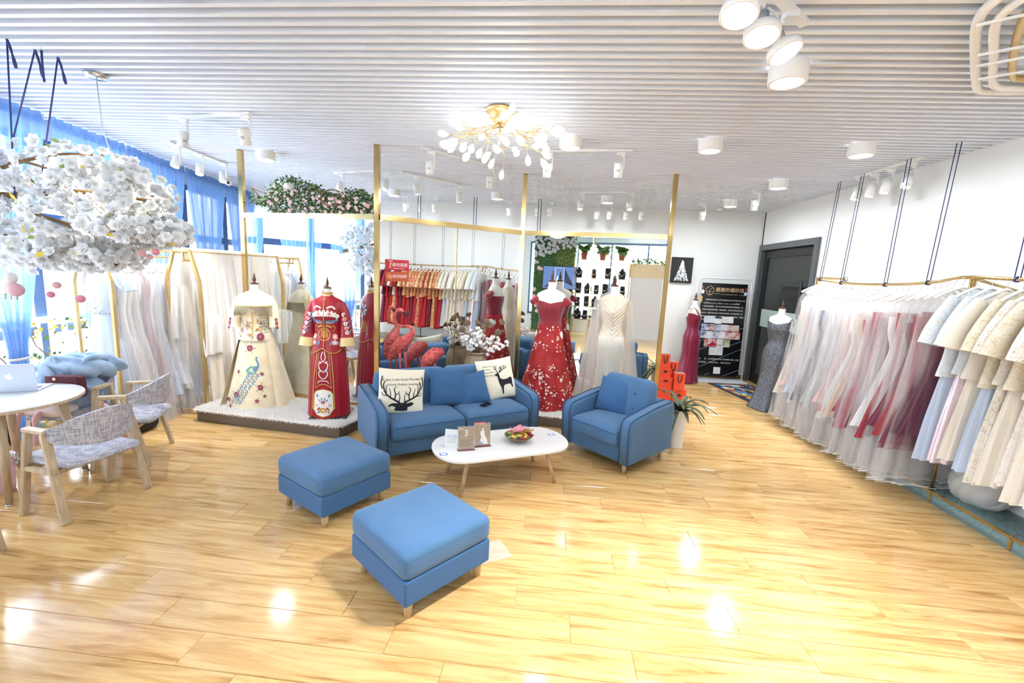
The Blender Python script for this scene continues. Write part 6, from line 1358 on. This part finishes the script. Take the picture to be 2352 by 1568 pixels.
for k in range(24):
    a = k * 2.4; l = q.uniform(.3, .5); up = q.uniform(.35, 1.0) if k % 3 else q.uniform(.9, 1.3); d = Vector((math.cos(a), math.sin(a), 0)); sd = Vector((-math.sin(a), math.cos(a), 0)); w = .026
    def lf(u, v):
        r = l * v * (.45 + .55 * math.sin(min(1.4, up))) if False else l * (v * .9); z = .41 + l * (up * v - (.75 + .3 * (1 - min(1, up))) * v * v)
        return d * r * (.75 if up > .9 else 1) + Vector((0, 0, z)) + sd * (u - .5) * 2 * w * math.sin(PI * min(1, .12 + .88 * v)) ** .6 + Vector((0, 0, abs(u - .5) * .02))
    MB().grid(lf, 4, 12).build('leaf', PLF, t)
# patterned door mat
t = thing('door_mat', 'colourful patterned rug with dark border lying before the glass door', 'rug')
RUGP = pattern('rug_print', [(0, S(40, 44, 56)), (.25, S(74, 124, 160)), (.42, S(206, 200, 184)), (.6, S(150, 60, 66)), (.74, S(196, 150, 84)), (.88, S(28, 28, 34))], 9, .9, .1)
MB().prism([(3.0, 8.3), (3.82, 8.35), (3.85, 6.98), (3.25, 7.0)], .001, .008).build('border', mat('rug_border', S(40, 46, 60), .95), t); MB().prism([(3.08, 8.22), (3.76, 8.28), (3.79, 7.2), (3.3, 7.22)], .008, .011).build('printed_field', RUGP, t)

# ---------------------------------------------------------------- ceiling fixtures
LENS = mat('lamp_lens', S(255, 255, 255), .5, emit=7, ecol=(1, .99, .97, 1)); LB = mat('lamp_body', S(242, 242, 240), .45); SLIT = mat('vent_slit', S(50, 50, 52), .6)
def area(name, loc, rot, size, w, col=(.9, .955, 1), spread=None):
    l = bpy.data.lights.new(name, 'AREA'); l.shape = 'DISK'; l.size = size; l.energy = w; l.color = col
    if spread: l.spread = spread
    o = bpy.data.objects.new(name, l); C.objects.link(o); o.location = loc; o.rotation_euler = rot; return o
DL = [(-3.62, 5.37, 'above the left mirror'), (.09, 4.575, 'above the middle of the room'), (1.42, 4.58, 'above the armchair side'), (2.81, 4.62, 'above the right hand aisle'), (2.82, 6.18, 'before the door'), (2.81, 7.7, 'nearest the back right corner'), (.83, 7.73, 'behind the right mirror'), (-1.03, 7.7, 'behind the middle mirror'), (-2.84, 7.68, 'behind the left mirror'), (1.37, 3.07, 'large at the top beside the ring lamps'), (2.8, 3.0, 'outside the right edge of the picture'), (-1.9, 2.0, 'over the open floor, above the picture'), (-3.6, 1.6, 'over the left floor, above the picture'), (.9, .6, 'reflected near the camera'), (2.6, .7, 'reflected at the right rail'), (-1.4, .5, 'reflected behind the photographer')]
for i, (x, y, lab) in enumerate(DL):
    t = thing('downlight', 'round white surface downlight ' + lab, 'lamp', (x, y, 3.2), 0, 'round white downlights')
    MB().lathe([(.11, 0), (.11, -.1), (.104, -.106), (.092, -.106), (.09, -.098)], 36, cap=False).build('housing', LB, t); MB().lathe([(0, -.098), (.09, -.098)], 36, cap=False, sm=False).build('diffuser', LENS, t)
    area('downlight_light', (x, y, 3.09), (0, 0, 0), .17, LAMP * (1.8 if x > 2.5 and y > 3.5 else 2 if y > 6 else 1))
def spot_head(t, p, aim, big=False, on=True, k=1):
    # head of a track lamp hung under p, pointing along aim
    p = Vector(p); d = Vector(aim).normalized(); c = p + Vector((0, 0, -.2)); q_ = (-d).to_track_quat('Z', 'Y').to_matrix().to_4x4(); M = Matrix.Translation(c) @ q_
    o = MB().lathe([(.035, .075), (.046, .07), (.046, -.07), (.04, -.07), (.038, -.06)], 22, M=M, cap=False).lathe([(0, .075), (.035, .075)], 22, M=M, cap=False).build('spotlight_head', LB, t)
    MB().lathe([(0, -.058), (.038, -.058)], 22, M=M, cap=False, sm=False).build('lens', LENS, o)
    sd = (q_ @ Vector((1, 0, 0))).normalized() if not big else Vector((1, 0, 0))
    e = MB()
    for s_ in (-1, 0, 1): e.bar(M @ Vector((.012 * s_ - .004, -.0465, .0 + .012)), M @ Vector((.012 * s_ + .004, -.0465, .0 - .012)), .003)
    e.build('vent_slits', SLIT, o); 
    MB().bar(p + Vector((0, 0, -.03)), p + Vector((.045, 0, -.06)), .02).bar(p + Vector((.052, 0, -.05)), p + Vector((.052, 0, -.2)), .014).bar(p + Vector((-.03, 0, -.03)), p + Vector((.06, 0, -.03)), .03).build('bracket', LB, o)
    if on:
        l = bpy.data.lights.new('spot_light', 'SPOT'); l.energy = SPOTW * k; l.spot_size = 1.1; l.spot_blend = .6; l.shadow_soft_size = .04; l.color = (1, .99, .98); lo = bpy.data.objects.new('spot_light', l); C.objects.link(lo); lo.location = c + d * .075; lo.rotation_euler = (-d).to_track_quat('Z', 'Y').to_euler()
TL = [('white track light with two heads above the dining corner', (-3.8, 4.2), (-2.85, 4.03), [(-3.66, 4.18), (-2.93, 4.05)], [(-.35, .2, -1), (-.1, .42, -1)]), ('white track light along the window with three heads', (-4.56, 5.0), (-4.68, 6.07), [(-4.57, 5.1), (-4.61, 5.5), (-4.65, 5.95)], [(.0, -.45, -1), (.15, -.35, -1), (.2, -.3, -1)]), ('white track light behind the flower garland', (-3.3, 6.46), (-2.5, 6.2), [(-3.2, 6.43), (-2.42, 6.2)], [(0, -.4, -1), (0, -.5, -1)]), ('white slanting track light behind the middle mirror', (-2.22, 6.25), (-1.5, 7.1), [(-2.05, 6.45), (-1.55, 7.03)], [(.2, 0, -1), (.1, 0, -1)]), ('white track light left of the chandelier', (-1.55, 5.02), (-.8, 5.85), [(-1.47, 5.1), (-.88, 5.77)], [(0, .2, -1), (0, .2, -1)]), ('white track light right of the chandelier', (-.2, 5.06), (.75, 4.94), [(-.14, 5.05), (.62, 4.96)], [(0, .3, -1), (.05, .3, -1)]), ('white track light high along the right wall with four heads', (3.56, 5.9), (3.6, 4.95), [(3.565, 5.82), (3.575, 5.6), (3.585, 5.38), (3.595, 5.1)], [(-.25, 0, -1), (-.2, 0, -1), (-.25, -.05, -1), (-.25, -.2, -1)]),
      ('white track light far behind the left brass post', (-2.95, 8.3), (-2.2, 8.25), [(-2.85, 8.3), (-2.55, 8.28), (-2.28, 8.26)], [(0, .2, -1)] * 3), ('white track light far behind the third brass post', (-1.0, 8.4), (-.1, 8.3), [(-.9, 8.4), (-.62, 8.37), (-.36, 8.34), (-.14, 8.31)], [(.1, .2, -1)] * 4), ('white track light far behind the right mirror with four heads', (.65, 8.45), (1.6, 8.35), [(.72, 8.44), (.95, 8.42), (1.25, 8.4), (1.52, 8.36)], [(0, .2, -1)] * 4), ('white track light above the right mirror with two heads', (.3, 7.38), (1.2, 7.2), [(.36, 7.36), (1.12, 7.22)], [(0, -.3, -1)] * 2)]
for lab, a, b, hs, ds in TL:
    t = thing('track_light', lab, 'lamp', (0, 0, 0), 0, 'white track lights'); MB().bar((a[0], a[1], 3.19), (b[0], b[1], 3.19), .035, .022).build('track', LB, t)
    for j, ((x, y), d) in enumerate(zip(hs, ds)): spot_head(t, (x, y, 3.19), d, on=(y < 7 and (j % 2 == 0 or 'dining' in lab)), k=5.4 if 'window' in lab else 5 if 'dining' in lab else 6 if 'right wall' in lab else 2.4)
for lab, x, y in (('single white spotlight near the back right corner', 2.49, 8.07), ('single white spotlight before the door', 2.83, 6.85)):
    t = thing('ceiling_spotlight', lab, 'lamp'); MB().bar((x - .06, y, 3.19), (x + .06, y, 3.19), .035, .022).build('base', LB, t); spot_head(t, (x, y, 3.19), (.1, .15, -1))
# ring lamps at the top right
t = thing('track_light', 'white track with three open ring lamps at the top of the picture', 'lamp', (0, 0, 0), 0, 'white track lights'); MB().bar((.58, 2.01, 3.185), (1.2, 2.585, 3.185), .04, .03).build('track', LB, t)
for (x, y, z), d in (((.73, 2.16, 3.0), (-.12, -.25, -1)), ((.9, 2.33, 3.0), (-.05, -.25, -1)), ((1.08, 2.48, 3.0), (.35, -.3, -1))):
    d = Vector(d).normalized(); M = Matrix.Translation((x, y, z)) @ (-d).to_track_quat('Z', 'Y').to_matrix().to_4x4()
    o = MB().lathe([(.05, .05), (.078, .03), (.08, -.005), (.072, -.008), (.07, .01)], 32, M=M, cap=False).lathe([(.03, .07), (.05, .05)], 32, M=M, cap=False).build('lamp_ring', LB, t)
    MB().lathe([(0, 0), (.068, .0)], 32, M=M, cap=False, sm=False).build('led_lens', LENS, o); MB().lathe([(.02, .12), (.026, .11), (.026, .06), (.02, .05)], 16, M=M).build('socket', mat('socket_grey', S(130, 138, 146), .5), o)
    for s_ in (-1, 1): MB().tube([M @ Vector((s_ * .078, 0, .02)), M @ Vector((s_ * .06, 0, .09)), M @ Vector((s_ * .02, 0, .14))], .006, 6).build('yoke', LB, o)
    tp_ = Vector((x, y, 3.18)); MB().tube([M @ Vector((0, 0, .14)), tp_], .008, 6).build('arm', LB, o); MB().box(-.03, .03, -.03, .03, -.03, .0, Matrix.Translation(tp_)).build('adapter', LB, o)
    l = bpy.data.lights.new('ring_light', 'SPOT'); l.energy = SPOTW * 8.5; l.spot_size = 1.7; l.spot_blend = .8; l.shadow_soft_size = .06; lo = bpy.data.objects.new('ring_light', l); C.objects.link(lo); lo.location = M @ Vector((0, 0, -.02)); lo.rotation_euler = (-d).to_track_quat('Z', 'Y').to_euler()
# firefly chandelier
t = thing('chandelier', 'brass twig chandelier with many glowing leaf shaped bulbs', 'chandelier', (-.52, 3.86, 3.2)); BRS = mat('pale_brass', S(224, 198, 146), .3, .8)
MB().lathe([(.001, 0), (.12, 0), (.12, -.025), (.1, -.03), (.085, -.07), (.06, -.105), (.03, -.115), (.001, -.117)], 30).build('canopy', BRS, t)
BLB_ = MB().lathe([(.001, 0), (.008, .006), (.024, .035), (.03, .06), (.024, .085), (.01, .1), (.001, .103)], 12).me('bulb'); BLB_.materials.append(mat('leaf_bulb', S(255, 250, 240), .4, emit=3.5, ecol=(1, .97, .93, 1)))
q = random.Random(41); MB().tube([(0, 0, -.1), (0, 0, -.28)], .008, 8).build('stem', BRS, t)
for k in range(9):
    a = 2 * PI * k / 9 + .2; el = q.uniform(-.6, -.1); r1 = q.uniform(.2, .27)
    hub = Vector((r1 * math.cos(a), r1 * math.sin(a), -.12 + r1 * math.sin(el))); arm = MB().tube([(0, 0, -.1 - .02 * (k % 3)), hub], .006, 6).build('arm', BRS, t)
    for j in range(5):
        aa = a + q.uniform(-.9, .9); ee = q.uniform(-1.0, .5); ll = q.uniform(.13, .23)
        mid_ = hub + Vector((math.cos(aa) * math.cos(ee), math.sin(aa) * math.cos(ee), math.sin(ee))) * ll * .6; e_ = mid_ + Vector((math.cos(aa + .5) * .5, math.sin(aa + .5) * .5, q.uniform(-.9, .4))).normalized() * ll * .55
        e_.z = max(-.4, min(-.05, e_.z))
        MB().tube([hub, mid_, e_], .0032, 5).build('twig', BRS, arm)
        d = (e_ - mid_).normalized(); obj('bulb', BLB_, t, e_, d.to_track_quat('Z', 'Y').to_euler(), (q.uniform(.8, 1.1), q.uniform(.8, 1.1), .95))
l = bpy.data.lights.new('chandelier_glow', 'POINT'); l.energy = 12; l.shadow_soft_size = .25; l.color = (1, .98, .95); lo = bpy.data.objects.new('chandelier_glow', l); C.objects.link(lo); lo.location = (-.52, 3.86, 2.8)
# dome camera and smoke detector
t = thing('security_camera', 'small white security camera on the ceiling by the curtain', 'camera', (-5.38, 7.0, 3.2)); MB().lathe([(.05, 0), (.05, -.02), (.03, -.03), (.02, -.05)], 20).build('mount', LB, t); MB().ball((.01, -.01, -.09), .055, 18, 12).build('housing', LB, t); MB().ball((.03, -.045, -.1), .024, 12, 8).build('lens', BLACK, t)
tag(MB().lathe([(.001, 0), (.055, 0), (.055, -.03), (.035, -.05), (.001, -.05)], 24, (2.9, 8.45, 3.2)).build('smoke_detector', LB), 'small white smoke detector near the back right corner', 'detector')
# conduit loop at the top right corner
t = thing('ceiling_pipework', 'white conduit and brass pipe loop at the top right corner', 'pipe'); zc = 3.13
MB().tube(catmull([(1.84, 2.2, zc), (1.9, 2.43, zc), (2.25, 2.85, zc), (2.52, 3.15, zc), (2.6, 3.22, zc), (2.72, 3.24, zc), (3.2, 3.2, zc)], 6), .022, 10).build('outer_conduit', LB, t); MB().tube(catmull([(1.93, 2.2, zc - .01), (1.98, 2.43, zc - .01), (2.3, 2.8, zc - .01), (2.56, 3.09, zc - .01), (2.65, 3.15, zc - .01), (2.75, 3.16, zc - .01), (3.2, 3.12, zc - .01)], 6), .02, 10).build('inner_conduit', LB, t)
MB().tube(catmull([(2.02, 2.2, zc), (2.07, 2.4, zc), (2.35, 2.75, zc), (2.6, 3.02, zc), (2.68, 3.06, zc), (2.8, 3.05, zc), (3.2, 3.0, zc)], 6), .018, 10).build('brass_pipe', GOLDP, t)
for x, y in ((1.95, 2.4), (2.2, 2.68), (2.45, 2.96), (2.3, 2.8)): MB().bar((x - .05, y + .04, zc - .03), (x + .1, y - .06, zc - .03), .012, .01).build('clip', LB, t)
t = thing('ceiling_spotlight', 'unlit white lamp at the top right picture edge', 'lamp', (2.2, 2.43, 3.2)); MB().lathe([(.05, 0), (.05, -.05), (.045, -.055), (.001, -.05)], 24).build('housing', LB, t); MB().lathe([(0, -.051), (.03, -.0535)], 20, cap=False).build('socket', mat('socket_brown', S(120, 108, 98), .6), t)
# cords of a further rail behind the mirrors
for i, (x, y, lab) in enumerate(((-2.55, 8.2, 'left'), (-1.5, 8.2, 'middle'), (-.32, 8.2, 'right'))):
    t = thing('rail_cord', 'pair of dark cords from the ceiling behind the mirrors, %s pair' % lab, 'cord', (0, 0, 0), 0, 'cords behind the mirrors')
    for d in (-.025, .025): MB().tube([(x + d, y, 3.2), (x + d, y, 2.0)], .006, 5).build('cord', CORDN, t)
t = thing('clothes_rail', 'plain brass rail hung behind the mirrors', 'rail'); MB().tube([(-3.0, 8.2, 2.0), (.2, 8.2, 2.0)], .015, 8).build('rail', GOLD, t)

# ---------------------------------------------------------------- behind the camera (seen in the right mirror)
GRN = [mat('hedge_green', S(92, 134, 72), .7), mat('hedge_dark', S(56, 96, 58), .7), mat('hedge_lime', S(150, 164, 84), .7)]
t = thing('plant_wall', 'green artificial hedge wall with white flowers reflected in the right mirror', 'plant wall'); MB().box(-2.75, -1.35, -2.45, -2.38, 0, 3.15).build('panel', GRN[1], t)
m = MB(); q = random.Random(50)
for k in range(9000):
    x, z = q.uniform(-2.76, -1.34), q.uniform(.3, 3.15); c = Vector((x, -2.38, z)); a = q.uniform(0, 6.28); d = Vector((math.cos(a), .8, math.sin(a))).normalized() * q.uniform(.025, .05); w = Vector((-math.sin(a), .2, math.cos(a))) * .014
    m.add([c, c + d * .6 + w, c + d, c + d * .6 - w], [(0, 1, 2, 3)], False, (2 if x > -2.0 and z > 2.1 else 0) if q.random() < .7 else 1)
o = m.build('hedge_leaves', GRN, t); o['kind'] = 'stuff'
k = 0
while k < 110:
    x, z = q.uniform(-2.7, -1.3), q.uniform(2.25, 3.1)
    if z < 2.3 + .5 * (x + 2.6) ** .5 * .9 if x > -2.6 else False: continue
    obj('white_flower', BLM, t, (x, -2.32 + q.uniform(0, .05), z), (-PI / 2 + q.uniform(-.4, .4), q.uniform(-.4, .4), 0), (1.3,) * 3); k += 1
for k in range(14): x = q.choice((q.uniform(-2.7, -2.4), q.uniform(-1.6, -1.4))); obj('small_flower', FB, t, (x, -2.33, q.uniform(.6, 2.1)), (-PI / 2, 0, 0), (2.4,) * 3)
t = thing('television', 'flat television showing a blue bridal picture on the hedge wall', 'television', (-1.82, -2.3, 1.42)); MB().box(-.58, .58, -.03, .03, 0, .76).build('cabinet', BLACK, t)
MB().box(-.56, .56, .03, .032, .02, .74).build('screen', mat('tv_blue', S(96, 124, 178), .2, emit=.5, ecol=S(96, 124, 178)), t)
e = MB(); lay(e, poly_flat([(-.5, .1), (-.15, .72), (-.15, .25)]), lambda x, y: Vector((-x, .033, y))); lay(e, poly_flat([(.16, .1), (.52, .05), (.2, .3)]), lambda x, y: Vector((-x, .033, y))); e.build('dark_picture_shapes', mat('tv_dark', S(50, 58, 84), .2, emit=.2, ecol=S(50, 58, 84)), t)
e = MB(); lay(e, stroke_flat([(-.15, .05), (-.15, .7), (.15, .7), (.15, .05)], .014), lambda x, y: Vector((-x, .034, y))); lay(e, poly_flat([(.0, .06), (.06, .3), (.04, .42), (.08, .44), (.1, .3), (.16, .06)]), lambda x, y: Vector((-x, .034, y))); e.build('white_picture_shapes', mat('tv_white', S(236, 240, 250), .2, emit=.8, ecol=S(236, 240, 250)), t)
sh = thing('display_shelf', 'open brass display shelf with white boards reflected in the right mirror', 'shelf'); SX0, SX1, SYB = -1.32, .42, -2.3
for x in (SX0, -.72, -.05, SX1):
    for y in (SYB - .14, SYB + .14): MB().bar((x, y, 0), (x, y, 2.45), .025).build('upright', GOLD, sh)
lv = [.5, .92, 1.34, 1.84, 2.42]
for z in lv: MB().box(SX0, SX1, SYB - .15, SYB + .15, z - .015, z).build('board', LAMW, sh); MB().bar((SX0, SYB + .15, z - .01), (SX1, SYB + .15, z - .01), .012, .025).build('shelf_edge', GOLD, sh)
VELB = mat('black_velvet', S(18, 18, 20), .9)
cnt = 0; names5 = ('bottom shelf', 'second shelf', 'third shelf', 'fourth shelf'); slots = ('far left', 'left', 'centre left', 'centre', 'centre right', 'right', 'far right')
for zi, z in enumerate(lv[:4]):
    for k in range(6 if zi < 3 else 4):
        x = SX0 + .16 + k * (.285 if zi < 3 else .45) + q.uniform(-.02, .02); kind = (k + zi) % 3
        t = thing('jewellery_stand', 'black velvet jewellery bust on the %s, %s place' % (names5[zi], slots[k] if zi < 3 else ('left', 'centre left', 'centre right', 'right')[k]), 'display bust', (x, SYB + .02, z), 0, 'jewellery stands on the shelf'); t.scale = (1.45, 1.3, 1.4)
        if kind == 0: MB().lathe([(.07, 0), (.075, .03), (.085, .12), (.075, .17), (.035, .2), (.03, .24), (.001, .245)], 20).build('bust', VELB, t)
        elif kind == 1: MB().lathe([(.05, 0), (.06, .02), (.055, .2), (.001, .21)], 20).build('pillar', VELB, t)
        else: MB().soft(.13, .05, .24, .02, 6, c=(0, 0, .12)).build('bust', VELB, t)
        MB().tube([(.055 * math.sin(a), .075 + .005 * math.cos(a), .15 - .07 * math.cos(a * .9)) for a in [-1.6 + 3.2 * i / 12 for i in range(13)]], .004, 5).ball((0, .085, .075), .012, 8, 6).build('necklace', mat('jewel_silver', S(236, 230, 214), .15, .9), t)
        if k % 2 == 0:
            m = MB()
            for j in range(7): m.ball((.045 * math.cos(j * .9), .0, .25 + .02 * math.sin(j * 2)), .014, 6, 4)
            m.build('tiara', mat('jewel_gold', S(220, 184, 120), .2, .9), t)
for x, lab in ((-1.05, 'left'), (-.45, 'middle'), (.15, 'right')):
    t = thing('potted_plant', 'leafy green plant in a terracotta pot on the shelf top, %s one' % {'left': 'nearest the hedge', 'middle': 'middle', 'right': 'nearest the white column'}[lab], 'plant', (x, SYB, 2.42), 0, 'potted plants on the shelf top'); t.scale = (1.9, 1.9, 1.9)
    MB().lathe([(.045, 0), (.06, .12), (.056, .12), (.05, .1), (0, .1)], 20, cap=False).build('pot', mat('terracotta', S(168, 84, 66), .7), t)
    for k in range(26):
        a = k * 2.4; l = q.uniform(.16, .26); d = Vector((math.cos(a), math.sin(a), 0)); sd = Vector((-math.sin(a), math.cos(a), 0)); up = q.uniform(.6, 1.7)
        MB().grid(lambda u, v: d * l * v + Vector((0, 0, .11 + l * (up * v - .9 * v * v))) + sd * (u - .5) * .12 * math.sin(PI * min(1, .1 + v * .9)) ** .8, 2, 6).build('leaf', mat('potted_leaf', S(88, 130, 66), .5, var=S(126, 160, 84), vscale=8), t)
t = thing('column_cabinet', 'tall white cabinet with a cream planter box reflected in the right mirror', 'cabinet', (.98, -2.3, 0)); MB().box(-.5, .48, -.2, .2, 0, 1.92).build('body', LAMW, t); MB().box(-.53, .52, -.22, .22, 1.92, 2.34).build('planter_box', mat('cream_board', S(232, 212, 172), .6), t); MB().bar((-.52, .23, 0), (-.52, .23, 2.34), .03).build('edge_strip', GOLD, t)
m = MB()
for k in range(160):
    a = q.uniform(0, 6.28); c = Vector((q.uniform(-.5, .5), q.uniform(.05, .24), 2.34 + q.uniform(-.12 if q.random() < .25 else 0, .14))); d = Vector((math.cos(a), .5, math.sin(a))).normalized() * .07; w = Vector((-math.sin(a), .1, math.cos(a))) * .025; m.add([c, c + d * .5 + w, c + d, c + d * .5 - w], [(0, 1, 2, 3)], False, q.choice((0, 1, 2)))
o = m.build('trailing_leaves', GRN, t); o['kind'] = 'stuff'
t = thing('blue_drape', 'bright blue drape at the far window reflected top right', 'curtain'); MB().grid(lambda u, v: Vector((1.55 + .4 * u, -2.55 + .03 * math.sin(u * 22), 3.15 - 2.9 * v)), 40, 2).build('drape', mat('teal_drape', S(30, 120, 170), .8, thin=.3), t)
